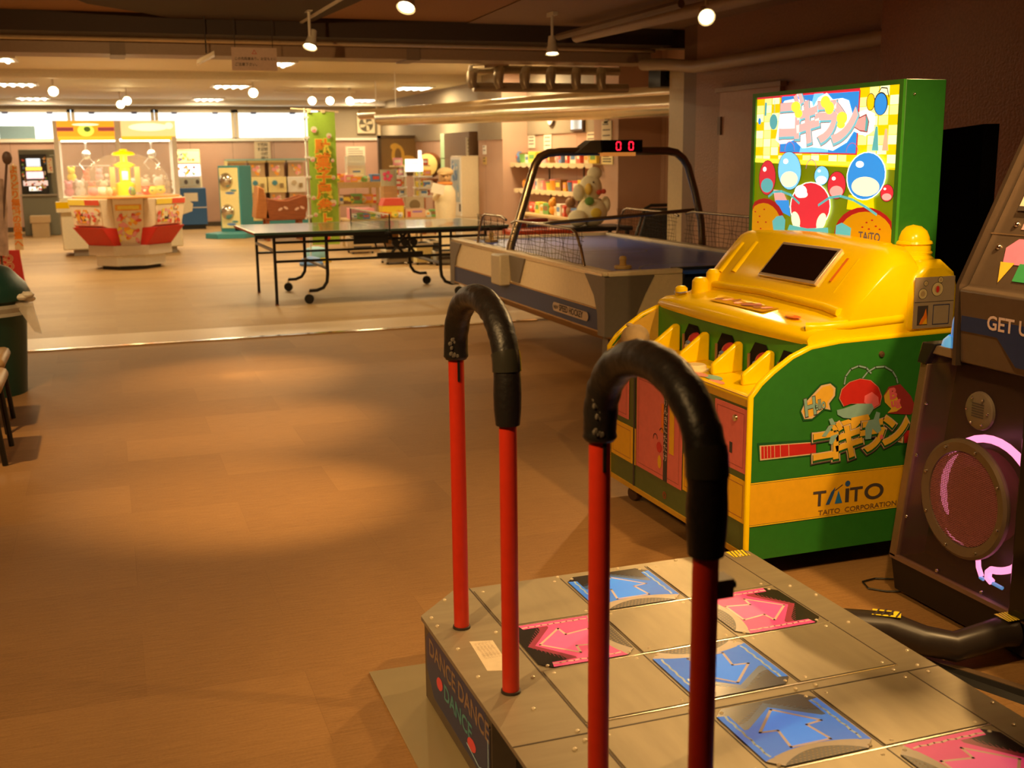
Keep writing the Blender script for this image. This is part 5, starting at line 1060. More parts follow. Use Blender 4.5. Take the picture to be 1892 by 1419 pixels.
part('light_bar', cm, lambda m: (m.box(CX0+.1, CX1-.1, CYF+.1, CYF+.16, 1.78, 1.82, glowmat('claw_light', (1, .95, .8), 6))))
for x in (-.25, .75):
    c = part('claw', cm, lambda m: (m.cyl((x, CYF+.45, 1.62), (x, CYF+.45, 1.82), .02, CHROME, 8), m.sph((x, CYF+.45, 1.58), .075, CHROME, 14, 10), m.tube([(x-.03, CYF+.45, 1.54), (x-.12, CYF+.45, 1.44), (x-.05, CYF+.45, 1.34)], .010, CHROME, 6), m.tube([(x+.03, CYF+.45, 1.54), (x+.12, CYF+.45, 1.44), (x+.05, CYF+.45, 1.34)], .010, CHROME, 6)))
part('prize_shelf', cm, lambda m: [m.box(-.55, .10, CYF+.55, CYF+.58, z, z+.012, WHITE) for z in (1.15, 1.40)]+[m.box(.45, 1.0, CYF+.4, CYF+.42, z, z+.012, WHITE) for z in (1.1,)], flat=True)
rnd = random.Random(11); protos = {}
def goods(name, cat, kind, x, y, z, sz, ci, label, group, rz=0):
    """one small article: pouch, box, plush or cup; copies share the mesh of their kind and colour"""
    key = (kind, ci, name)
    if key not in protos:
        t = thing(name, label, cat, (x, y, z), group)
        mt = PCOL[ci]; sx, sy, h = .05, .03, .08
        if kind == 'box':
            part('carton', t, lambda m: m.box(x-sx, x+sx, y-sy, y+sy, z, z+h, mt), bev=.003)
            part('front_label', t, lambda m: m.rect(x-sx*.7, x+sx*.7, z+h*.35, z+h*.75, FY(y-sy), .001, PCOL[(ci+3) % 9]), flat=True)
        elif kind == 'pouch':
            part('bag', t, lambda m: (m.sph((x, y, z+h*.48), (sx, sy*.8, h*.48), mt, 12, 8), m.box(x-sx*.9, x+sx*.9, y-.003, y+.003, z+h*.85, z+h, mt)))
            part('front_label', t, lambda m: m.sph((x, y-sy*.35, z+h*.5), (sx*.6, sy*.5, h*.24), PCOL[(ci+3) % 9], 10, 6))
        elif kind == 'plush':
            part('torso', t, lambda m: m.sph((x, y, z+.04), (.045, .04, .042), mt, 12, 8)); part('head', t, lambda m: (m.sph((x, y-.01, z+.10), .036, mt, 12, 8), m.sph((x-.026, y, z+.135), .014, mt, 8, 6), m.sph((x+.026, y, z+.135), .014, mt, 8, 6)))
        else:
            part('cup', t, lambda m: m.lathe((x, y, z), [(.001, 0), (.035, 0), (.045, .07)], mt, 14)); part('lid', t, lambda m: m.lathe((x, y, z), [(.047, .07), (.047, .078), (.001, .08)], PCOL[(ci+3) % 9], 14))
        protos[key] = t
    else: t = dup(protos[key], (x, y, z), label, group)
    t.scale = (sz, sz, sz); t.rotation_euler = (0, 0, rz); return t
for i, (x, z, ci, sz) in enumerate([(-.55, .93, 4, 2.4), (-.38, .93, 3, 2.6), (-.2, .93, 0, 2.2), (-.02, .93, 7, 2.4), (-.5, 1.165, 2, 2.2), (-.28, 1.165, 0, 1.8), (-.08, 1.165, 4, 2.0), (.42, .93, 3, 2.8), (.62, .93, 7, 2.6), (.82, .93, 3, 3.0), (.98, .93, 8, 2.2)]):
    goods('plush_prize', 'plush toy', 'plush', x, CYF+(.68 if z > 1 else .35), z, sz*.72, ci, '%s plush prize %s the claw machine, %s' % (PN[ci], 'on the inner shelf of' if z > 1 else 'on the floor of', ['far left', 'second from the left post', 'under the shelf middle', 'by the centre post, left bay', 'left end of shelf', 'mid shelf', 'right end of shelf', 'just right of centre post', 'left of the big white one', 'largest, right bay', 'against the right glass'][i]), 'claw machine prizes')

# round candy claw machine in front
RX, RY = .27, 16.95
rc = thing('candy_claw_machine', 'round white and orange candy claw machine with a clear dome', 'claw machine', (RX, RY, 0))
ORW = C('candy_print_white', (.88, .74, .55), rough=.4); CRED = C('candy_red', (.60, .03, .02), rough=.4)
def ngon_pts(r, n, off): return [(RX+r*math.cos(2*PI*k/n+off), RY+r*math.sin(2*PI*k/n+off)) for k in range(n)]
part('foot', rc, lambda m: m.prism(ngon_pts(.50, 8, PI/8), XY(0), .05, .22, WHITE), bev=.012)
part('under_foot', rc, lambda m: m.prism(ngon_pts(.42, 8, PI/8), XY(0), .0, .05, BLACK))
part('lower_ring', rc, lambda m: m.prism(ngon_pts(.60, 8, PI/8), XY(0), .20, .34, C('pale_metal', (.62, .55, .45), rough=.35)), bev=.01)
for k in range(4):
    a = -PI/2+PI/2*k
    ca, sa = math.cos(a), math.sin(a)
    w = lambda r, t, z: Vector((RX+r*ca-t*sa, RY+r*sa+t*ca, z))
    d = part('panel', rc, lambda m: m.add([w(.46, -.17, .34), w(.46, .17, .34), w(.66, .20, .98), w(.66, -.20, .98), w(.30, -.17, .34), w(.30, .17, .34), w(.30, .2, .98), w(.30, -.2, .98)], [(0, 1, 2, 3), (4, 7, 6, 5), (0, 3, 7, 4), (1, 5, 6, 2), (3, 2, 6, 7)], ORW))
    def dec(m):
        f = lambda u, v, q: w(.46+.2*(v-.34)/.64+q+.004, u, v)
        speck(m, f, -.17, .17, .38, .80, 60, [PCOL[1], PCOL[4], PCOL[0], PCOL[2], PCOL[7]], .002, (.025, .05), 20+k); m.rect(-.17, .17, .82, .90, f, .003, PCOL[1]); m.rect(-.14, .14, .835, .885, f, .004, PCOL[2])
    part('panel_print', d, dec, flat=True)
for k in range(4):
    a = -PI/4+PI/2*k; ca, sa = math.cos(a), math.sin(a)
    w = lambda r, t, z: Vector((RX+r*ca-t*sa, RY+r*sa+t*ca, z))
    d = part('station', rc, lambda m: m.hexa([w(.40, -.24, .50), w(.74, -.26, .62), w(.74, .26, .62), w(.40, .24, .50), w(.40, -.28, .98), w(.80, -.30, .98), w(.80, .30, .98), w(.40, .28, .98)], ORW), bev=.01)
    part('red_chute', d, lambda m: m.hexa([w(.40, -.24, .30), w(.50, -.24, .30), w(.50, .24, .30), w(.40, .24, .30), w(.50, -.27, .58), w(.78, -.27, .60), w(.78, .27, .60), w(.50, .27, .58)], CRED), bev=.01)
    f = lambda u, v, q: w(.745+.06*(v-.62)/.36+q+.003, u, v)
    part('coin_window', d, lambda m: (m.rect(-.16, .04, .66, .84, f, .003, PCOL[1] if k != 0 else PCOL[2]), m.rect(-.11, -.01, .69, .80, f, .005, INK), m.rect(-.28, .28, .90, .97, f, .003, PCOL[2]), m.rect(.02, .28, .90, .97, f, .004, PCOL[0])), flat=True)
    def st(m): speck(m, f, -.26, .27, .64, .88, 40, [PCOL[1], PCOL[4], PCOL[0], PCOL[7]], .003, (.02, .04), 40+k)
    part('station_print', d, st, flat=True)
part('deck', rc, lambda m: (m.lathe((RX, RY, 0), [(.72, .98), (.72, 1.0), (.60, 1.01), (.001, 1.01)], C('deck_orange', (.80, .35, .10), rough=.4), 32)))
part('dome', rc, lambda m: m.lathe((RX, RY, 0), [(.60, 1.0), (.605, 1.15), (.57, 1.28), (.49, 1.40), (.37, 1.50), (.20, 1.565), (.08, 1.58)], mat('dome_acrylic', (1, .95, .85), rough=.04, alpha=.20, var=0), 40), angle=80)
part('dome_cap', rc, lambda m: m.lathe((RX, RY, 0), [(.001, 1.555), (.14, 1.555), (.16, 1.57), (.13, 1.60), (.06, 1.615), (.05, 1.64), (.001, 1.645)], glowmat('cap_yellow', (1, .75, .0), .35), 24))
part('centre_tower', rc, lambda m: (m.lathe((RX, RY, 0), [(.13, 1.01), (.13, 1.17), (.075, 1.19), (.075, 1.38), (.14, 1.41), (.15, 1.43), (.05, 1.47), (.05, 1.56)], glowmat('tower_yellow', (1, .72, .0), .2), 24), m.box(RX-.04, RX+.04, RY-.10, RY-.08, 1.22, 1.34, WHITE), m.box(RX+.13, RX+.2, RY-.1, RY+.1, 1.05, 1.40, glowmat('tower_orange', (1, .35, .1), .3)), m.box(RX-.2, RX-.13, RY-.1, RY+.1, 1.05, 1.40, glowmat('tower_orange', (1, .35, .1), .3))))
pos = [(a*.7, r) for a in range(9) for r in (.34, .46)]
for i, (a, r) in enumerate(pos):
    x, y = RX+r*math.cos(a), RY+r*math.sin(a); ci = [0, 2, 3, 4, 1, 7, 6, 5][i % 8]
    goods('candy_pack', 'sweets', 'pouch', x, y, 1.012, 1.5, ci, 'small sweet packet inside the clear dome of the round machine', 'sweets inside the dome', a)
l = bpy.data.lights.new('dome_light', 'POINT'); l.energy = 9; l.color = (1, .85, .5); l.shadow_soft_size = .1; lo = bpy.data.objects.new('dome_light', l); COL.objects.link(lo); lo.location = (RX, RY-.3, 1.45)
l = bpy.data.lights.new('claw_light', 'AREA'); l.shape = 'RECTANGLE'; l.size = 1.6; l.size_y = .3; l.energy = 14; l.color = (1, .85, .6); lo = bpy.data.objects.new('claw_light', l); COL.objects.link(lo); lo.location = (.2, CYF+.5, 1.77)

# blue medal game
b = thing('medal_game', 'blue and white upright medal game right of the tall claw machine', 'arcade game', (1.7, 25.6, 0))
part('cabinet', b, lambda m: (m.box(1.38, 2.04, 25.45, 26.0, .10, .88, BLUEC), m.prism([(25.48, .88), (26.0, .88), (26.0, 1.70), (25.72, 1.70), (25.60, 1.2)], lambda u, v, w: Vector((1.40+w, u, v)), 0, .58, C('medal_cream', (.75, .68, .5)))), bev=.01)
part('plinth', b, lambda m: m.box(1.42, 2.0, 25.5, 26.0, .0, .10, BLACK))
fb = lambda u, v, w: Vector((u, 25.475+max(0, (v-.9)*.32)-w-.004, v))
def mg(m):
    m.rect(1.42, 1.96, 1.42, 1.68, fb, .004, glowmat('medal_top', (1, .75, .35), 1.0)); speck(m, fb, 1.43, 1.95, 1.44, 1.66, 16, PCOL, .006, (.02, .05), 7)
    m.rect(1.42, 1.96, 1.14, 1.38, fb, .004, glowmat('medal_screen', (.85, .8, 1), 1.4)); speck(m, fb, 1.43, 1.95, 1.15, 1.37, 12, PCOL+[C('p_violet', (.4, .2, .6))], .006, (.02, .05), 8)
    m.rect(1.44, 1.94, .92, 1.10, fb, .004, GREY); 
    for k in range(4): m.ell(1.52+.12*k, 1.01, .04, .05, fb, .006, INK if k % 2 else STEELD)
part('game_face', b, mg, flat=True)
part('door_trim', b, lambda m: (m.rect(1.38, 2.04, .46, .475, FY(25.45), .003, WHITE), m.rect(1.58, 1.86, .60, .78, FY(25.45), .003, PAPER)), flat=True)

# capsule toy machines
gu = thing('capsule_stand', 'tall pale yellow and teal capsule toy stand with two silver domes', 'capsule machine', (2.4, 22.9, 0)); gu.rotation_euler = (0, 0, -.62)
TEALP = C('teal_panel', (.05, .27, .30), rough=.45)
part('stand', gu, lambda m: (m.box(2.17, 2.63, 22.66, 23.14, .10, 1.36, TEALP), m.box(2.20, 2.60, 22.64, 22.68, .16, 1.32, PELL)), bev=.01)
part('foot', gu, lambda m: m.prism([(2.15, 22.1), (2.5, 21.95), (2.95, 22.2), (2.95, 22.9), (2.6, 23.2), (2.15, 23.1)], XY(0), .0, .10, TEALP), bev=.01)
for z in (1.08, .48):
    part('dome', gu, lambda m: m.sph((2.36, 22.63, z), (.14, .10, .15), C('silver_dome', (.62, .58, .48), rough=.12, metal=.9), 24, 16))
    part('slot_print', gu, lambda m: (m.ell(2.42, z-.24, .10, .025, FY(22.64), .004, PCOL[6]), m.ell(2.50, z-.19, .07, .02, FY(22.64), .004, C('print_teal', (.08, .28, .3)))), flat=True)
gproto = None
ROWN = {0: 'top row', 1: 'bottom row'}
for r_ in range(2):
    for k in range(4):
        x = 2.78+k*.43; z = .78-.66*r_; lab = 'capsule toy machine in the %s, %s' % (ROWN[r_], ['half hidden behind the teal stand', 'second from the left with a blue dial', 'left neighbour of the white machine', 'white one beside the banner pole'][k])
        if k == 3: lab = 'white capsule toy machine in the %s beside the banner pole' % ROWN[r_]
        if gproto is None or k == 3 and r_ == 0:
            bodyc = PELL if k < 3 else WHITE
            g = thing('capsule_machine', lab, 'capsule machine', (x, 26.1, z), 'capsule machines on the window wall')
            part('body', g, lambda m: m.box(x-.2, x+.2, 25.9, 26.35, z, z+.30, bodyc), bev=.008)
            part('globe', g, lambda m: m.box(x-.17, x+.17, 25.93, 26.3, z+.30, z+.62, C('capsule_globe', (.55, .38, .22), rough=.15)), bev=.01)
            part('globe_print', g, lambda m: speck(m, FY(25.93), x-.15, x+.15, z+.33, z+.58, 10, [PCOL[7], PCOL[4], PCOL[3], PCOL[1]], .003, (.03, .06), k), flat=True)
            part('top_cap', g, lambda m: m.box(x-.2, x+.2, 25.9, 26.35, z+.62, z+.66, PELL if k < 3 else WHITE))
            part('dial', g, lambda m: m.lathe((x-.06, 25.9, z+.17), [(.001, -.03), (.055, -.03), (.06, 0)], C('dial_blue', (.08, .28, .40)) if k < 3 else C('dial_grey', (.6, .5, .35)), 18, ax=(0, 1, 0)))
            part('chute', g, lambda m: m.box(x+.05, x+.13, 25.885, 25.9, z+.06, z+.16, C('chute_brown', (.35, .25, .12))))
            if k < 3: gproto = g
            else: gwhite = g
        else: dup(gproto if k < 3 else gwhite, (x, 26.1, z), lab)
m = MB(); m.box(2.56, 4.30, 25.88, 26.4, 1.445, 1.48, C('teal_trim', (.25, .45, .42))); m.box(2.56, 4.30, 25.9, 26.4, .0, .115, TEALP); m.box(2.54, 2.57, 25.9, 26.4, .0, 1.445, PELL); tag(m.build('capsule_rack', loc=(3.4, 26.1, 0)), 'teal-topped rack frame holding the capsule toy machines', 'rack')
# wooden ship bench
wb = thing('wooden_bench', 'reddish carved wooden boat-shaped bench before the capsule machines', 'bench', (3.1, 21.3, 0))
def boat(m):
    m.prism([(2.53, .42), (2.60, 1.0), (2.70, .96), (2.80, .40)], lambda u, v, w: Vector((u, 21.0+w, v)), 0, .6, C('bright_wood', (.45, .17, .05), rough=.4, stretch=(1, 1, 8), scale=6, var=.15))
part('backrest', wb, boat, bev=.02)
for y in (21.0, 21.55): part('side', wb, lambda m: m.prism([(2.70, .38), (2.75, .78), (2.95, .74), (3.10, .73), (3.25, .77), (3.40, .82), (3.55, .80), (3.50, .70), (3.42, .38)], lambda u, v, w: Vector((u, y+w, v)), 0, .05, WOODR), bev=.015)
part('seat', wb, lambda m: m.box(2.7, 3.45, 21.03, 21.57, .42, .47, WOODR))
part('painted_flower', wb, lambda m: [m.ell(2.98+.1*k+(.1 if k > 1 else 0), .58+.02*(k % 2), .045, .022, FY(21.0), .003, C('petal', (.8, .55, .45)), rot=.5*(-1)**k) for k in range(4)], flat=True)
for x in (2.75, 3.35):
    for y in (21.08, 21.5): part('leg', wb, lambda m: m.box(x-.03, x+.03, y-.03, y+.03, 0, .40, WOODR))
# small white dog figure on a post stand
dg = thing('dog_figure', 'small white dog figure on a stool by the wooden bench', 'figurine', (3.75, 21.2, 0))
DW = C('figure_white', (.85, .78, .60), rough=.6)
part('stool', dg, lambda m: (m.cyl((3.75, 21.2, .40), (3.75, 21.2, .44), .16, WOOD, 20), *[m.cyl((3.75+.1*math.cos(a), 21.2+.1*math.sin(a), 0), (3.75+.07*math.cos(a), 21.2+.07*math.sin(a), .40), .016, WOOD, 8) for a in (0, 2.1, 4.2)]))
part('torso', dg, lambda m: (m.sph((3.75, 21.2, .55), (.10, .12, .13), DW), m.sph((3.70, 21.12, .46), (.04, .07, .03), DW), m.sph((3.80, 21.12, .46), (.04, .07, .03), DW)))
part('head', dg, lambda m: (m.sph((3.75, 21.15, .72), (.085, .085, .08), DW), m.sph((3.75, 21.06, .70), (.04, .05, .035), DW), m.sph((3.66, 21.16, .78), (.03, .02, .045), DW), m.sph((3.84, 21.16, .78), (.03, .02, .045), DW), m.sph((3.75, 21.01, .71), .012, INK)))

# green festival banner on its pole
BY = 16.0
bx0, bx1 = at(571, 300, y=BY).x, at(622, 300, y=BY).x; bz1, bz0 = at(597, 207, y=BY).z, at(597, 452, y=BY).z
gb = thing('festival_banner', 'tall lime green cloth banner with orange Japanese lettering on a pole', 'banner', (bx0-.03, BY, 0))
part('pole', gb, lambda m: m.cyl((bx0-.03, BY+.02, .03), (bx0-.03, BY+.02, bz1+.05), .012, C('pole_white', (.70, .78, .72), rough=.3), 10))
part('top_rod', gb, lambda m: m.cyl((bx0-.22, BY+.02, bz1+.045), (bx1+.03, BY+.0, bz1+.005), .008, C('rod_tan', (.55, .42, .25)), 8))
part('base', gb, lambda m: m.lathe((bx0-.03, BY+.02, 0), [(.001, 0), (.16, 0), (.17, .03), (.13, .10), (.03, .13), (.001, .13)], PCOL[6], 24))
def cloth(m):
    n = 24; vs = []
    for j in range(n+1):
        z = bz0+(bz1-bz0)*j/n
        for i in range(7): vs.append((bx0+(bx1-bx0)*i/6, BY+.012*math.sin(i*1.2+j*.5)*(1-j/n*.6), z))
    m.add(vs, [(j*7+i, j*7+i+1, (j+1)*7+i+1, (j+1)*7+i) for j in range(n) for i in range(6)], LIME)
cl = part('cloth', gb, cloth, angle=80)
def bt_(m):
    f = FY(BY-.014); uc = (bx0+bx1)/2; z = bz1-.55
    for ch in '駄菓子屋参上':
        m.text(ch, f, uc, z, .215, .0052, C('banner_yellow', (.92, .80, .10), rough=.8), 'CENTER', bold=.09); m.text(ch, f, uc, z, .215, .0062, C('banner_orange', (.92, .30, .03), rough=.8), 'CENTER', bold=.03); z -= .205
    for (u, v, a) in () if 0 else ((.22, 1.50, .07), (.75, 1.42, .06), (.85, 1.10, .04), (.13, 1.12, .06), (.85, .88, .05), (.1, .62, .05), (.80, .55, .08), (.12, .22, .05), (.55, .12, .09), (.15, .40, .05)):
        a *= .62; uu = bx0+(bx1-bx0)*u; vv = bz0+v*(bz1-bz0)/1.72
        m.ell(uu, vv, a, a*.9, f, .0035, C('banner_cream', (.88, .80, .62), rough=.8)); m.ell(uu, vv-a*.6, a*.75, a*.45, f, .004, PCOL[0] if a > .055 else PCOL[4]); m.ell(uu+a*.2, vv-a*.2, a*.35, a*.2, f, .0045, PCOL[1])
part('cloth_print', cl, bt_, flat=True)
for k in range(7): part('clip', gb, lambda m: m.box(bx0-.05, bx0+.02, BY-.005, BY+.03, bz0+.12+.27*k, bz0+.15+.27*k, WHITE))
for k in range(3): part('loop', gb, lambda m: m.box(bx0+.01+.19*k, bx0+.06+.19*k, BY-.012, BY+.025, bz1-.01, bz1+.045-.015*k, C('loop_tan', (.80, .65, .40))))

# blue and yellow toy under the table, goods crates behind
t = thing('step_stool', 'light blue dome-shaped step stool on a yellow base beyond the tennis table', 'stool', (2.82, 16.5, 0))
part('dome', t, lambda m: m.lathe((2.82, 16.5, 0), [(.17, .07), (.175, .14), (.14, .20), (.05, .225), (.001, .228)], C('toy_sky', (.25, .50, .62), rough=.5), 24))
part('base', t, lambda m: m.lathe((2.82, 16.5, 0), [(.001, 0), (.22, 0), (.23, .02), (.15, .08), (.001, .08)], C('toy_yellow', (.90, .65, .04), rough=.5), 24))

# wall notices, fan, clock, mirror
def poster(x, y, z, w_, h_, face, label, lines=5, cm_=PAPER, ink=INK, name='notice'):
    m = MB()
    if face == 'y': m.box(x, x+w_, y-.012, y-.002, z, z+h_, cm_); f = FY(y-.012)
    else: m.box(x-.012, x-.002, y-w_, y, z, z+h_, cm_); f = lambda u, v, q: Vector((x-.012-q, y-(u-x), v))
    for k in range(lines): m.rect(x+w_*.12, x+w_*(.88 if k else .7), z+h_*(.85-.8*k/lines)-.008, z+h_*(.85-.8*k/lines)+.006, f, .001, ink)
    o = m.build(name, loc=(x, y, z), flat=True); tag(o, label, 'notice'); return o
m = MB(); m.box(3.24, 3.60, 26.46, 26.49, 1.36, 1.86, C('faded_paper', (.62, .48, .33), rough=.8)); f = FY(26.46)
m.text('お釣りは\n出ません', f, 3.52, 1.74, .14, .002, INK); 
m2 = MB(); m2.box(3.24, 3.60, 26.46, 26.49, 1.36, 1.86, C('faded_paper', (.62, .48, .33)))
for c_, x in (('両替機は', 3.50), ('売店の横', 3.42), ('です', 3.34)):
    z = 1.76
    for ch in c_: m2.text(ch, f, x, z, .09, .002, INK, 'CENTER', bold=.01); z -= .10
tag(m2.build('notice', loc=(3.42, 26.48, 1.36), flat=True), 'faded notice with vertical dark writing above the capsule machines', 'notice')
poster(5.33, 26.5, 1.36, .46, .38, 'y', 'cream text notice on the pink wall right of the green banner', 6)
fan = thing('wall_fan', 'square white ventilation fan high on the back wall', 'fan', (5.82, 26.4, 2.0))
part('housing', fan, lambda m: (m.box(5.61, 6.03, 26.42, 26.48, 2.03, 2.45, C('fan_cream', (.70, .60, .42)))), bev=.01)
part('opening', fan, lambda m: m.lathe((5.82, 26.415, 2.24), [(.001, 0), (.165, 0), (.17, .01)], C('fan_dark', (.10, .08, .05)), 28, ax=(0, 1, 0)))
for k in range(4):
    a = PI/2*k+.4
    part('blade', fan, lambda m: m.prism([(5.82, 2.24), (5.82+.15*math.cos(a-.35), 2.24+.15*math.sin(a-.35)), (5.82+.16*math.cos(a+.1), 2.24+.16*math.sin(a+.1)), (5.82+.08*math.cos(a+.5), 2.24+.08*math.sin(a+.5))], FY(26.41), 0, .008, C('fan_blade', (.60, .50, .33))))
m = MB(); m.tube([(6.13, 26.42, 0), (6.13, 26.42, 2.75)], .045, C('wall_pipe_cream', (.62, .50, .33)), 12); tag(m.build('pipe', loc=(6.13, 26.42, 0)), 'cream vertical pipe in the far corner beside the fan', 'pipe')
# ------------------------------------------------------------------ far right: snack shop corner
# picture standing on a cabinet
pf = thing('framed_picture', 'large dark framed picture with golden figures behind the snack corner', 'picture', (5.6, 23.5, 1.1))
x0, x1 = at(699, 285, y=23.4).x, at(786, 285, y=23.4).x; z1, z0 = at(740, 250, y=23.4).z, at(740, 325, y=23.4).z
part('frame', pf, lambda m: [m.box(a, b, 23.38, 23.46, c, d, C('dark_frame', (.10, .06, .03), rough=.3)) for a, b, c, d in ((x0, x1, z1-.06, z1), (x0, x1, z0, z0+.06), (x0, x0+.06, z0, z1), (x1-.06, x1, z0, z1))])
def pic(m):
    f = FY(23.41); m.rect(x0, x1, z0, z1, f, 0, C('picture_brown', (.22, .12, .03), rough=.5)); 
    m.ell(x0+.42, z0+.42, .14, .22, f, .002, C('picture_gold', (.65, .38, .05), rough=.4)); m.ell(x0+.36, z0+.60, .10, .07, f, .003, C('picture_gold', (.65, .38, .05))); m.ell(x0+.62, z0+.30, .20, .12, f, .003, C('picture_gold', (.65, .38, .05))); m.ell(x0+.42, z0+.42, .07, .15, f, .004, C('picture_brown', (.22, .12, .03)))
part('painting', pf, pic, flat=True)
part('stand', pf, lambda m: (m.box(x0+.1, x0+.16, 23.42, 23.48, 0, z0+.05, WOOD), m.box(x1-.16, x1-.10, 23.42, 23.48, 0, z0+.05, WOOD)))
# taiko drum
dr = thing('taiko_drum', 'barrel drum with a pale skin standing on a stand beside the picture', 'drum', (5.9, 21.2, 0))
c = at(789, 305, y=21.3); ax_ = Vector((-.62, -.78, 0)).normalized()
part('barrel', dr, lambda m: m.lathe(c, [(.205, .0), (.235, -.06), (.245, -.13), (.235, -.2), (.205, -.26), (.001, -.26)], C('drum_wood', (.16, .05, .015), rough=.3), 28, ax=ax_))
part('skin', dr, lambda m: m.lathe(c, [(.001, .012), (.19, .010), (.212, .0), (.212, -.02)], C('drum_skin', (.78, .58, .22), rough=.5), 28, ax=ax_))
part('studs', dr, lambda m: [m.sph(c+Matrix.Rotation(2*PI*k/20, 3, ax_) @ Vector((0, 0, .215))-ax_*.03, .01, INK, 6, 4) for k in range(20)])
part('stand', dr, lambda m: (m.box(c.x-.1, c.x-.02, c.y+.1, c.y+.2, 0, c.z-.30, WOODR), m.box(c.x+.16, c.x+.22, c.y+.1, c.y+.2, 0, c.z-.30, WOODR), m.box(c.x-.1, c.x+.22, c.y+.02, c.y+.3, c.z-.30, c.z-.26, WOODR)))
# mint locker, brown board, white cabinet
lk = thing('mint_locker', 'mint green locker with small doors on the right wall', 'locker', (6.05, 20.7, 0))
part('body', lk, lambda m: m.box(6.10, 6.19, 20.12, 21.2, .0, 1.92, GREENLK))
for i in range(4):
    for j in range(2):
        z = .08+.46*i; y = 20.16+.52*j
        d = part('locker_door', lk, lambda m: m.box(6.085, 6.10, y, y+.48, z, z+.43, GREENLK), bev=.006)
        part('handle', d, lambda m: m.box(6.07, 6.085, y+.04, y+.10, z+.12, z+.20, INK))
part('notice_sheet', lk, lambda m: (m.box(6.078, 6.084, 20.30, 20.58, 1.45, 1.78, PAPER), m.box(6.078, 6.084, 20.75, 20.98, .95, 1.25, PAPER), m.box(6.078, 6.084, 20.22, 20.40, .95, 1.25, PAPER)))
m = MB(); m.box(5.84, 6.19, 18.55, 20.05, 0, 1.90, BROWNW); tag(m.build('tall_cupboard', loc=(6, 19.2, 0)), 'plain brown tall cupboard beside the mint locker', 'cupboard')
wc = thing('white_cabinet', 'cream refrigerated drinks cabinet in front of the pillar', 'cabinet', (5.75, 18.0, 0))
part('body', wc, lambda m: m.box(5.50, 5.82, 17.9, 18.5, .02, 1.50, C('fridge_cream', (.74, .62, .42), rough=.45)), bev=.01)
part('upper_door', wc, lambda m: (m.box(5.485, 5.50, 17.92, 18.48, .52, 1.48, WHITE), m.box(5.478, 5.485, 17.97, 18.43, .75, 1.44, C('drink_print', (.45, .55, .62))), speck(m, FX(5.478), 17.98, 18.42, .78, 1.42, 14, [PCOL[6], PCOL[3], C('p_sky', (.3, .5, .7))], .002, (.04, .08), 9)))
part('handle', wc, lambda m: m.box(5.465, 5.485, 17.94, 17.97, .60, .72, INK)); part('lower_door', wc, lambda m: m.box(5.485, 5.50, 17.92, 18.48, .05, .50, WHITE))
part('seam', wc, lambda m: m.box(5.5, 5.821, 17.897, 17.9, .50, .506, C('seam_tan', (.4, .3, .18))))
poster(5.80, 18.6, 1.5, .22, .30, 'y', 'paper slip standing on top of the cream drinks cabinet', 4)
poster(5.78, 17.6, 1.52, .16, .14, 'x', 'small white paper on the near side of the first pillar', 2, WHITE); poster(5.78, 17.6, 1.36, .16, .12, 'x', 'small ochre paper below the white one on the first pillar', 2, C('ochre_paper', (.55, .38, .10)))
# snack table display
def table(name, label, x0, x1, y0, y1, z, mt=WOOD, cat='table', lo=None):
    t = thing(name, label, cat, ((x0+x1)/2, (y0+y1)/2, 0))
    part('top', t, lambda m: m.box(x0, x1, y0, y1, z-.04, z, mt), bev=.006)
    for x in (x0+.05, x1-.05):
        for y in (y0+.05, y1-.05): part('leg', t, lambda m: m.box(x-.02, x+.02, y-.02, y+.02, 0, z-.04, mt))
    if lo: part('shelf', t, lambda m: m.box(x0+.03, x1-.03, y0+.03, y1-.03, lo-.03, lo, mt))
    return t
X = lambda px, y: at(px, 340, y=y).x
Z = lambda py, y, px=700: at(px, py, y=y).z
SY = 20.2
sxa, sxb = X(620, SY), X(703, SY); sz1 = Z(337, SY); sz2 = Z(376, SY)
PT = C('pine_shelf', (.62, .46, .22), rough=.5)
table('snack_table', 'two-tier pine snack table right of the green banner', sxa, sxb, SY, SY+.7, sz1, PT, 'table', sz2)
m = MB(); m.box(sxa, sxb, SY-.03, SY, sz1-.09, sz1+.015, PT); tag(m.build('price_board', loc=(sxa, SY, sz1)), 'pale price edge board along the front of the snack table top', 'board')
names_seen = set()
def row(kindseq, n, xa, xb, y, z, where, grp, seed, sz=1.5, axis='x', cat=None):
    r = random.Random(seed); prev = 'the end'; L = []
    cs = [r.randrange(9) for _ in range(n)]
    for i in range(n):
        if i and cs[i] == cs[i-1]: cs[i] = (cs[i]+1+r.randrange(7)) % 9
    for i in range(n):
        k = kindseq[r.randrange(len(kindseq))]; ci = cs[i]
        nm = {'box': 'snack_box', 'pouch': 'snack_bag', 'cup': 'snack_cup', 'plush': 'plush_toy'}[k]
        wd = {'box': 'snack carton', 'pouch': 'snack bag', 'cup': 'lidded snack cup', 'plush': 'plush toy'}[k]
        lf = 'left end' if i == 0 else 'right end' if i == n-1 else 'between %s and %s' % (PN[cs[i-1]], PN[cs[i+1]])
        lab = '%s %s %s, %s' % (PN[ci], wd, where, lf)
        if lab in names_seen: lab = '%s %s %s, %s, %s half' % (PN[ci], wd, where, lf, 'left' if i < n/2 else 'right')
        names_seen.add(lab)
        f = (i+.5)/n; x = xa+(xb-xa)*f; s = sz*r.uniform(.85, 1.25)
        if axis == 'x': goods(nm, 'snack' if k != 'plush' else 'toy', k, x, y+r.uniform(-.02, .04), z+.001, s, ci, lab, grp, r.uniform(-.3, .3))
        else: goods(nm, 'snack' if k != 'plush' else 'toy', k, y, x, z+.001, s, ci, lab, grp, -PI/2+r.uniform(-.3, .3))
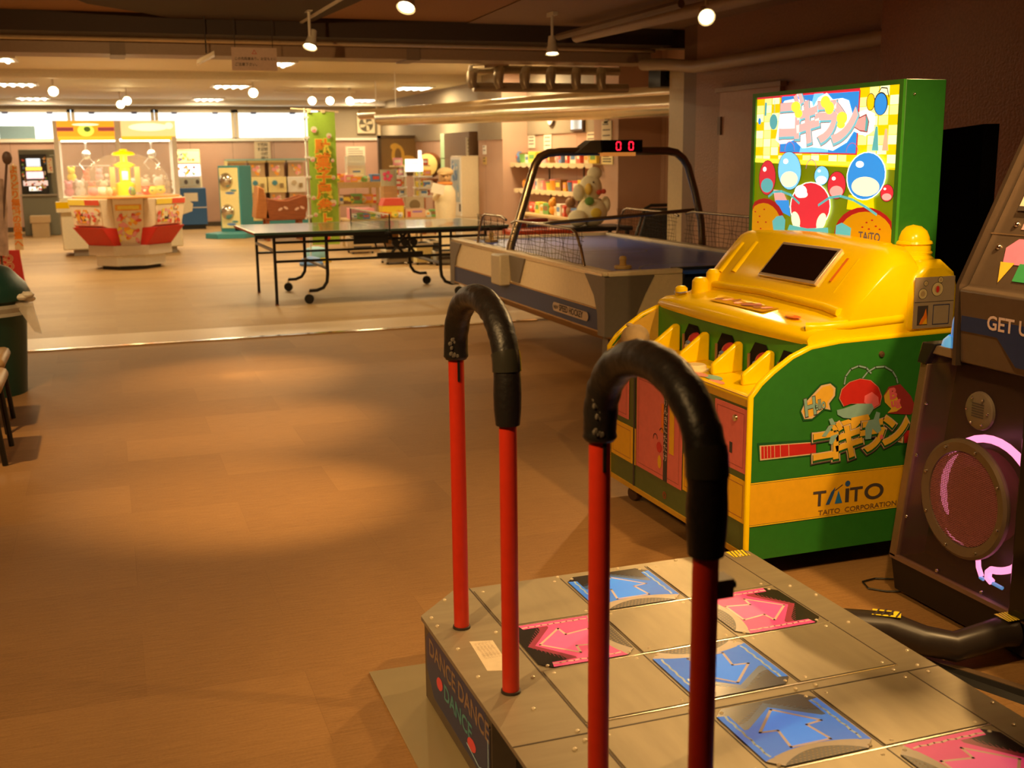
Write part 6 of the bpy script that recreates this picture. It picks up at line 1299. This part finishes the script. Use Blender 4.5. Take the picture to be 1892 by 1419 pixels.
row(['pouch', 'box', 'pouch'], 8, sxa+.02, sxb-.02, SY+.15, sz1, 'in the snack table front row', 'snacks on the snack table', 1)
row(['box', 'cup'], 4, sxa+.05, sxb-.35, SY+.52, sz1, 'in the snack table back row', 'snacks on the snack table', 2, 1.7)
row(['pouch', 'box'], 7, sxa+.05, sxb-.05, SY+.2, sz2, 'on the lower tier of the snack table', 'snacks on the snack table', 3, 1.9)
m = MB(); gz = sz1
m.box(X(648, SY), X(682, SY), SY+.28, SY+.46, gz+.17, gz+.47, C('clear_case', (.8, .85, .78), rough=.1, alpha=.5)); m.box(X(648, SY), X(682, SY), SY+.25, SY+.27, gz, gz+.30, PAPER); m.rect(X(652, SY), X(678, SY), gz+.05, gz+.25, FY(SY+.25), .002, C('card_pale', (.9, .85, .6))); m.rect(X(658, SY), X(672, SY), gz+.18, gz+.21, FY(SY+.25), .003, PCOL[6])
m.box(X(648, SY), X(682, SY), SY+.27, SY+.46, gz, gz+.17, PAPER); tag(m.build('display_case', loc=(X(665, SY), SY+.4, gz)), 'clear goods case with a white price card on the snack table', 'case')
# wire tower rack with trays
RYk = 19.6
ra, rb = X(728, RYk), X(798, RYk)
rk = thing('tray_rack', 'tall cream tray rack with white shelves in the snack corner', 'rack', ((ra+rb)/2, RYk+.2, 0))
for x in ((ra+rb)/2-.13, (ra+rb)/2+.13):
    for y in (RYk+.05, RYk+.35): part('post', rk, lambda m: m.box(x-.02, x+.02, y-.02, y+.02, 0, 1.34, C('rack_cream', (.72, .62, .42))))
TR = []
for i, py in enumerate((324, 345, 361)):
    z = Z(py, RYk, 760); TR.append(z)
    part('tray', rk, lambda m: (m.hexa([(ra, RYk-.05, z-.05), ((ra+rb)/2-.12, RYk-.05, z-.02), ((ra+rb)/2-.12, RYk+.4, z-.02), (ra, RYk+.4, z-.05), (ra, RYk-.05, z-.02), ((ra+rb)/2-.12, RYk-.05, z+.01), ((ra+rb)/2-.12, RYk+.4, z+.01), (ra, RYk+.4, z-.02)], WHITE), m.box((ra+rb)/2+.1, rb, RYk-.05, RYk+.4, z-.04, z-.01, WHITE)))
part('top_board', rk, lambda m: m.box(ra+.02, rb-.02, RYk, RYk+.4, 1.32, 1.345, PT))
part('arched_box', rk, lambda m: (m.box((ra+rb)/2-.17, (ra+rb)/2+.17, RYk-.08, RYk, .55, .80, C('rack_cream', (.72, .62, .42))), m.ell((ra+rb)/2, .66, .10, .09, FY(RYk-.081), .002, C('chute_brown', (.35, .25, .12)))))
row(['pouch', 'box', 'cup'], 4, ra+.02, rb-.02, RYk+.1, 1.345, 'on top of the tall tray rack', 'goods on the tray rack', 5, 1.4)
for i, z in enumerate(TR):
    w_ = ['top', 'middle', 'lowest'][i]
    row(['pouch', 'box'], 3, (ra+rb)/2+.1, rb-.02, RYk+.1, z-.012, 'on the right %s tray of the rack' % w_, 'goods on the tray rack', 20+i, 1.2)
    row(['box', 'plush'], 2, ra+.05, (ra+rb)/2-.15, RYk+.1, z+.008, 'on the left %s tray of the rack' % w_, 'goods on the tray rack', 30+i, 1.3)
lw = thing('lit_card', 'glaring white lit price card with a small red line above the rack', 'sign', (X(763, RYk), RYk-.1, 1.345))
la, lb2 = X(747, RYk), X(779, RYk)
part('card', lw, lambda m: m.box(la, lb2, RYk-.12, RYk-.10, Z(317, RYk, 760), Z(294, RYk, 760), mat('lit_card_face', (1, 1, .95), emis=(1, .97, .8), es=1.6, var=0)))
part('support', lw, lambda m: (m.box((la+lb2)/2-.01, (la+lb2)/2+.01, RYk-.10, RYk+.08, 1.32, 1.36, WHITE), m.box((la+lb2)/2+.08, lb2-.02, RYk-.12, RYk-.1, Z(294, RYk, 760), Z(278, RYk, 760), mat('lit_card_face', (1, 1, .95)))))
part('print', lw, lambda m: m.rect(la+.1, lb2-.08, Z(301, RYk, 760)-.01, Z(301, RYk, 760), FY(RYk-.121), .002, PCOL[5]), flat=True)
# toy cartons on a low counter
CY = 18.6; ca, cb = X(640, CY), X(845, CY); cz = Z(402, CY, 780)
ct = table('low_counter', 'long low counter crowded with toys behind the tennis table', ca, cb, CY, CY+.7, cz, PT, 'counter', .25)
def carton(px0, px1, py0, py1, lab, colr, rf=None, y=CY+.1, nm='toy_carton', cat='box', det=None):
    a, b, zt = X(px0, y), X(px1, y), Z(py0, y, (px0+px1)/2)
    t = thing(nm, lab, cat, ((a+b)/2, y, cz)); part('box', t, lambda m: m.box(a, b, y, y+.3, cz, zt, colr), bev=.006)
    if rf: part('roof', t, lambda m: m.prism([(a-.01, zt), (b+.01, zt), (b-.03, zt+.12), (a+.04, zt+.12)], lambda u, v, w: Vector((u, y-.01+w, v)), 0, .32, rf))
    if det: part('front_print', t, lambda m: det(m, a, b, zt, FY(y)), flat=True)
    return t
carton(706, 745, 380, 394, 'yellow toy house carton with an orange roof', C('toy_yellow', (.9, .65, .04)), PCOL[0], det=lambda m, a, b, zt, f: m.ell(b-.1, (cz+zt)/2, .04, .03, f, .002, PCOL[1]))
carton(748, 785, 386, 402, 'salmon coloured price carton on the low counter', C('salmon_card', (.82, .50, .32)), det=lambda m, a, b, zt, f: (m.rect(a+.12, b-.06, zt-.06, zt-.03, f, .002, C('p_violet', (.4, .2, .6))), m.rect(a+.03, a+.09, cz+.01, zt-.04, f, .002, PCOL[0])))
carton(645, 690, 385, 398, 'pink shallow toy tray at the left end of the low counter', PCOL[4])
carton(787, 799, 392, 402, 'blue-white packet pile right of the salmon carton', C('pale_blue_card', (.62, .68, .66)))
row(['pouch', 'box', 'pouch'], 9, X(650, CY), X(745, CY), CY-.06+.12, cz, 'along the left front of the low counter', 'toys on the low counter', 8, 1.3)
row(['pouch', 'box'], 5, X(787, CY), X(842, CY), CY+.12, cz, 'along the right front of the low counter', 'toys on the low counter', 9, 1.5)
# pink tub on a box
tx = X(722, 19.3); t = thing('toy_tub', 'grey tub with a large pink flower print, left of the tray rack', 'tub', (tx, 19.3, 0))
part('tub', t, lambda m: m.lathe((tx, 19.45, 0), [(.001, 1.0), (.13, 1.0), (.15, 1.28), (.135, 1.28)], C('tub_grey', (.45, .45, .32)), 20)); part('flower', t, lambda m: [m.sph((tx-.05+.06*math.cos(k*1.3), 19.31, 1.17+.06*math.sin(k*1.3)), (.035, .015, .035), C('flower_pink', (.85, .10, .25)), 8, 6) for k in range(5)])
part('pedestal', t, lambda m: m.box(tx-.12, tx+.12, 19.33, 19.57, 0, 1.0, WOOD))
# standing cook-like statue with cap
SX, SYs = X(822, 17.4), 17.4
st = thing('shop_statue', 'cream shop statue in a soft cap and orange scarf holding a card', 'statue', (SX, SYs, 0))
SK = C('statue_skin', (.70, .45, .22)); CO = C('statue_coat', (.82, .70, .46), rough=.7)
part('torso', st, lambda m: m.lathe((SX, SYs, 0), [(.001, .02), (.16, .02), (.15, .5), (.17, .75), (.165, .95), (.11, 1.05), (.05, 1.08)], CO, 24), angle=80)
part('head', st, lambda m: (m.sph((SX, SYs, 1.17), (.10, .10, .11), SK), m.sph((SX-.02, SYs-.10, 1.155), (.018, .02, .02), SK), m.sph((SX-.04, SYs-.09, 1.185), .011, INK, 8, 6), m.sph((SX+.02, SYs-.095, 1.185), .011, INK, 8, 6)))
part('cap', st, lambda m: (m.sph((SX+.01, SYs, 1.25), (.13, .13, .075), C('cap_tan', (.75, .55, .28), rough=.7)), m.sph((SX-.06, SYs-.1, 1.22), (.07, .06, .015), C('cap_tan', (.75, .55, .28)))))
part('scarf', st, lambda m: m.lathe((SX, SYs, 1.04), [(.10, 0), (.13, .03), (.11, .06)], C('scarf_orange', (.75, .28, .06), rough=.8), 20))
part('arm', st, lambda m: m.tube([(SX-.13, SYs-.02, .98), (SX-.20, SYs-.12, .85), (SX-.16, SYs-.22, .92)], [.05, .045, .035], CO, 10))
part('hand', st, lambda m: (m.sph((SX-.16, SYs-.23, .93), (.035, .03, .03), SK, 10, 8), *[m.cyl((SX-.18+.012*k, SYs-.24, .94), (SX-.19+.014*k, SYs-.27, .965), .007, SK, 6) for k in range(5)]))
part('held_card', st, lambda m: m.hexa([(SX-.32, SYs-.30, .95), (SX-.12, SYs-.30, .90), (SX-.12, SYs-.28, .90), (SX-.32, SYs-.28, .95), (SX-.28, SYs-.30, 1.10), (SX-.08, SYs-.30, 1.05), (SX-.08, SYs-.28, 1.05), (SX-.28, SYs-.28, 1.10)], PAPER))
# wall shelves on the pink right wall
WX = 6.2
def wallshelf(px0, px1, py, name_, seed, n, label, depth=.30):
    a, b = at(px0, py, x=WX-depth), at(px1, py+5, x=WX-depth); z = a.z; y1, y0 = a.y, b.y
    t = thing('wall_shelf', label, 'shelf', (WX, (y0+y1)/2, z), 'shelves on the right wall')
    part('board', t, lambda m: m.box(WX-depth, WX, y0, y1, z-.02, z, C('shelf_cream', (.82, .68, .42))))
    part('scalloped_edge', t, lambda m: [m.ell(y0+(y1-y0)*(k+.5)/12, z-.03, (y1-y0)/24, .035, FX(WX-depth-.001), .002*(k % 2), C('shelf_cream', (.82, .68, .42))) for k in range(12)], flat=True)
    for f in (.3, .7): part('bracket', t, lambda m: m.box(WX-.015, WX, y0+(y1-y0)*f-.015, y0+(y1-y0)*f+.015, z-.30, z+.1, C('bracket_dark', (.12, .08, .05))))
    row(['box', 'pouch', 'cup', 'box'], n, y1-.05, y0+.05, WX-.18, z, 'on the %s wall shelf' % name_, 'goods on the %s wall shelf' % name_, seed, 1.7, 'y')
    return z, y0, y1
wallshelf(940, 1095, 301, 'upper', 41, 14, 'upper cream wall shelf lined with snacks on the pink wall')
wallshelf(950, 1075, 348, 'lower', 42, 12, 'lower cream wall shelf lined with snacks on the pink wall')
a = at(966, 392, x=5.75); b = at(1072, 402, x=5.75)
tb = table('goods_table', 'low table with goods under the wall shelves', 5.72, 6.15, max(b.y, 13.8), a.y, a.z, PT, 'table'); b.y = max(b.y, 13.8)
row(['box', 'pouch', 'plush'], 11, a.y-.05, b.y+.05, 5.86, a.z, 'on the table under the wall shelves', 'goods on the table under the wall shelves', 43, 1.7, 'y')
for (px, py, w_, h_, lab) in ((983, 240, .28, .30, 'small cream notice at the left on the shelf wall'), (1013, 240, .30, .36, 'white price list above the upper wall shelf'), (1093, 235, .28, .34, 'white notice near the second pillar')):
    p = at(px, py+15, x=6.2); poster(6.2, p.y+w_/2, p.z-h_/2, w_, h_, 'x', lab, 5, PAPER)
for (px, py, w_, h_, lab) in ((1122, 238, .30, .26, 'white paper on the face of the second pillar'), (1121, 212, .12, .14, 'small white thermostat high on the second pillar'), (1123, 290, .34, .12, 'yellow strip card low on the second pillar')):
    p = at(px, py+5, x=6.03); poster(6.03, p.y+w_/2, p.z-h_/2, w_, h_, 'x', lab, 3, PAPER if 'yellow' not in lab else PELL)
p = at(1020, 214, x=6.18)
ck = thing('wall_clock', 'round dark-rimmed clock high on the shelf wall', 'clock', p)
part('rim', ck, lambda m: m.lathe(p, [(.001, 0), (.14, 0), (.15, .03), (.13, .04)], C('clock_rim', (.12, .08, .07)), 24, ax=(-1, 0, 0))); part('face', ck, lambda m: m.lathe(p+Vector((-.036, 0, 0)), [(.13, 0), (.001, .002)], WHITE, 24, ax=(-1, 0, 0)))
part('hands', ck, lambda m: (m.box(p.x-.042, p.x-.040, p.y-.005, p.y+.005, p.z, p.z+.09, INK), m.box(p.x-.042, p.x-.040, p.y, p.y+.06, p.z-.005, p.z+.005, INK)))
p2 = at(1070, 222, x=6.18)
t = thing('wall_mirror', 'small dark-framed mirror on the shelf wall right of the clock', 'mirror', p2)
part('frame', t, lambda m: m.box(6.14, 6.19, p2.y-.22, p2.y+.22, p2.z-.15, p2.z+.14, C('clock_rim', (.12, .08, .07))), bev=.01); part('glass', t, lambda m: m.box(6.135, 6.14, p2.y-.19, p2.y+.19, p2.z-.12, p2.z+.11, C('mirror_glass', (.85, .9, .95), rough=.05, metal=1.)))
# large white duck plush on a black low stand
dy = 12.6; dxc = at(1094, 370, y=dy).x
t = thing('plush_stand', 'low black stand under the big duck plush', 'stand', (dxc, dy, 0)); zt = at(1094, 417, y=dy).z
part('top', t, lambda m: m.box(dxc-.45, dxc+.40, dy-.3, dy+.3, zt-.05, zt, BLACK)); [part('leg', t, lambda m: m.box(dxc+a-.02, dxc+a+.02, dy+b-.02, dy+b+.02, 0, zt-.05, BLACK)) for a in (-.4, .35) for b in (-.25, .25)]
dk = thing('duck_plush', 'large white duck plush toy wearing a red bow, seated on the black stand', 'plush toy', (dxc, dy, zt)); PW_ = C('plush_white', (.95, .86, .62), rough=.9, bump=.4, scale=60)
part('torso', dk, lambda m: (m.sph((dxc, dy, zt+.17), (.19, .17, .18), PW_), m.sph((dxc-.22, dy-.08, zt+.10), (.12, .12, .10), PW_)), angle=80)
part('head', dk, lambda m: (m.sph((dxc-.02, dy, zt+.45), (.14, .13, .16), PW_), m.sph((dxc+.03, dy, zt+.62), (.09, .09, .08), PW_)), angle=80)
part('wing', dk, lambda m: (m.sph((dxc-.19, dy-.03, zt+.40), (.07, .08, .10), PW_), m.sph((dxc+.16, dy-.03, zt+.25), (.06, .08, .10), PW_)), angle=80)
part('beak', dk, lambda m: m.sph((dxc-.10, dy-.12, zt+.44), (.04, .06, .07), C('beak_yellow', (.88, .60, .10))))
part('bow', dk, lambda m: (m.sph((dxc+.03, dy-.14, zt+.40), (.035, .02, .03), PCOL[0]), m.sph((dxc+.09, dy-.13, zt+.41), (.035, .02, .03), PCOL[0])))
part('eye', dk, lambda m: (m.sph((dxc-.04, dy-.13, zt+.52), .012, INK, 8, 6),))
part('leaf_patch', dk, lambda m: (m.sph((dxc-.1, dy-.15, zt+.30), (.06, .02, .05), PCOL[5]), m.sph((dxc-.02, dy-.17, zt+.16), (.07, .02, .06), PCOL[2])))
# red ride or bench behind the hockey table
ry = 11.2; ra_, rb_ = at(950, 430, y=ry).x, at(1062, 430, y=ry).x; rz0, rz1 = at(1000, 437, y=ry).z, at(1000, 425, y=ry).z
t = thing('red_bench', 'low red cushioned bench behind the air hockey table', 'bench', ((ra_+rb_)/2, ry, 0))
part('cushion', t, lambda m: m.box(ra_, rb_, ry, ry+.4, rz0, rz1, C('red_vinyl', (.50, .06, .02), rough=.35)), bev=.02)
part('back_cushion', t, lambda m: m.box(ra_+.2, rb_-.15, ry+.38, ry+.46, rz1, rz1+.10, C('maroon_vinyl', (.20, .03, .02), rough=.4)), bev=.02)
for x in (ra_+.05, rb_-.05):
    for y in (ry+.05, ry+.35): part('leg', t, lambda m: m.box(x-.02, x+.02, y-.02, y+.02, 0, rz0, STEELD))
# dark patterned chair with tube frame
cy = 10.9; a, b = at(1172, 445, y=cy), at(1262, 378, y=cy)
t = thing('mesh_back_chair', 'black tube-framed chair with a speckled dark back, behind the hockey nets', 'chair', ((a.x+b.x)/2, cy, 0))
part('frame', t, lambda m: m.tube([(a.x-.02, cy, 0), (a.x+.0, cy, a.z), (a.x+.12, cy, b.z-.03), (a.x+.19, cy, b.z), (b.x+.15, cy, b.z), (b.x+.19, cy, b.z-.05), (b.x+.22, cy, 0)], .017, C('chair_tube', (.05, .045, .04), rough=.25, metal=.6), 10), angle=60)
part('backrest', t, lambda m: m.prism([(a.x+.04, a.z-.05), (b.x+.18, a.z-.05), (b.x+.15, b.z-.03), (a.x+.16, b.z-.03)], lambda u, v, w: Vector((u, cy+w, v)), .0, .05, C('speckled_fabric', (.05, .055, .06), rough=.8, var=.45, scale=60)), bev=.015)
part('seat', t, lambda m: m.box(a.x+.02, b.x+.20, cy-.45, cy+.02, .38, .46, C('seat_black', (.03, .03, .03), rough=.6)), bev=.02)
for x in (a.x+.05, b.x+.17): part('leg', t, lambda m: m.cyl((x, cy-.42, 0), (x, cy-.42, .38), .015, BLACK, 8))
# crates seen under the tennis table
for i, (pa, pb, pt, pbm, y, lab, mt) in enumerate(((715, 757, 462, 491, 15.6, 'small metal drawer trolley on the floor beyond the tennis table', STEELD), (770, 800, 450, 480, 15.4, 'pale slanted board crate under the tennis table', PELL), (806, 850, 465, 488, 15.2, 'stack of grey trays at the right end beneath the tennis table', GREY), (650, 690, 440, 452, 17.6, 'tan basket on the floor beneath the snack table', BROWNBOX), (795, 812, 445, 468, 16.2, 'dark carton stood on the floor left of the grey trays', BLACK))):
    a, b = at(pa, pbm, y=y), at(pb, pbm, y=y); zt = at(pa, pt, y=y).z
    t = thing(['drawer_trolley', 'board_crate', 'tray_stack', 'floor_basket', 'dark_carton'][i], lab, ['trolley', 'crate', 'trays', 'basket', 'box'][i], ((a.x+b.x)/2, y, 0))
    part('body', t, lambda m: m.box(a.x, b.x, y, y+.35, .03, zt, mt), bev=.01)
    part('rim', t, lambda m: (m.box(a.x-.01, b.x+.01, y-.01, y+.36, zt-.03, zt, C('rim_pale', (.55, .48, .35))), m.box(a.x+.03, b.x-.03, y-.008, y, .08, .12, INK)))
    part('foot', t, lambda m: (m.box(a.x, a.x+.03, y, y+.03, 0, .03, BLACK), m.box(b.x-.03, b.x, y, y+.03, 0, .03, BLACK), m.box(a.x, a.x+.03, y+.32, y+.35, 0, .03, BLACK), m.box(b.x-.03, b.x, y+.32, y+.35, 0, .03, BLACK)))
# left edge: red sign board, slim cloth banner, dressed pole
y = 14.9
a, b = at(-30, 530, y=y), at(48, 530, y=y); zt = at(44, 462, y=y).z
t = thing('red_board', 'red board with cream ring pattern leaning at the left edge', 'sign', (b.x, y, 0))
part('board', t, lambda m: m.prism([(a.x, .0), (b.x, .0), (b.x-.04, zt), (a.x, zt)], lambda u, v, w: Vector((u, y+w+v*.1, v)), 0, .03, C('board_red', (.62, .03, .02), rough=.5)))
def rings(m):
    f = lambda u, v, w: Vector((u, y+v*.1-w, v))
    for (px, py) in ((5, 475), (16, 478), (2, 492), (18, 492), (5, 508), (22, 508), (10, 500)):
        p = at(px, py, y=y); 
        for k in range(2): m.stroke(arc(p.x, p.z, .045-.02*k, 0, 2*PI, 12), .008, f, .003, C('ring_cream', (.80, .60, .30)))
part('ring_print', t, rings, flat=True)
y = 15.6
q = [at(17, 306, y=y), at(31, 306, y=y), at(44, 462, y=y), at(28, 462, y=y)]
t = thing('slim_banner', 'narrow pale banner with orange Japanese lettering near the slot machine', 'banner', (q[2].x, y, 0))
part('cloth', t, lambda m: m.hexa([q[3], q[2], q[2]+Vector((0, .01, 0)), q[3]+Vector((0, .01, 0)), q[0], q[1], q[1]+Vector((0, .01, 0)), q[0]+Vector((0, .01, 0))], C('banner_pale', (.85, .72, .45), rough=.8)))
def sb_(m):
    for k, ch in enumerate('よりどり無料の品量へ'):
        f = (k+.85)/10.3; c0 = (q[0]+q[1])/2; c1 = (q[2]+q[3])/2; c_ = c0.lerp(c1, f)
        m.text(ch, FY(y), c_.x, c_.z, .105, .004, C('banner_orange', (.92, .3, .03)), 'CENTER', bold=.03)
part('lettering', t, sb_, flat=True)
c0 = (q[0]+q[1])/2; c1 = (q[2]+q[3])/2; c2 = c1+(c1-c0)*(c1.z/(c0.z-c1.z)); part('pole', t, lambda m: m.cyl((c2.x, y+.03, 0), (c0.x, y+.03, c0.z+.02), .008, PELL, 6))
y = 13.2
t = thing('draped_pole', 'dark pole draped with a pinkish patterned cloth at the left edge', 'pole', (at(0, 460, y=y).x, y, 0))
p0, p1 = at(2, 470, y=y), at(13, 292, y=y)
part('pole', t, lambda m: (m.tube([(p0.x, y, .02), (p0.x, y, p0.z), (p1.x, y, p1.z)], .013, C('pole_brown', (.10, .05, .03)), 8), m.sph((p1.x, y, p1.z), (.05, .03, .07), C('pole_brown', (.1, .05, .03)), 10, 8)))
part('cloth', t, lambda m: m.tube([at(-4, 330, y=y+.06), at(-3, 380, y=y+.06), at(-6, 430, y=y+.06), at(-8, 470, y=y+.06)], [.05, .09, .11, .13], C('pink_cloth', (.42, .27, .20), rough=.9, var=.3, scale=12), 12), angle=80)
part('foot', t, lambda m: m.lathe((p0.x, y, 0), [(.001, 0), (.15, 0), (.15, .02), (.02, .04), (.001, .04)], BLACK, 20))
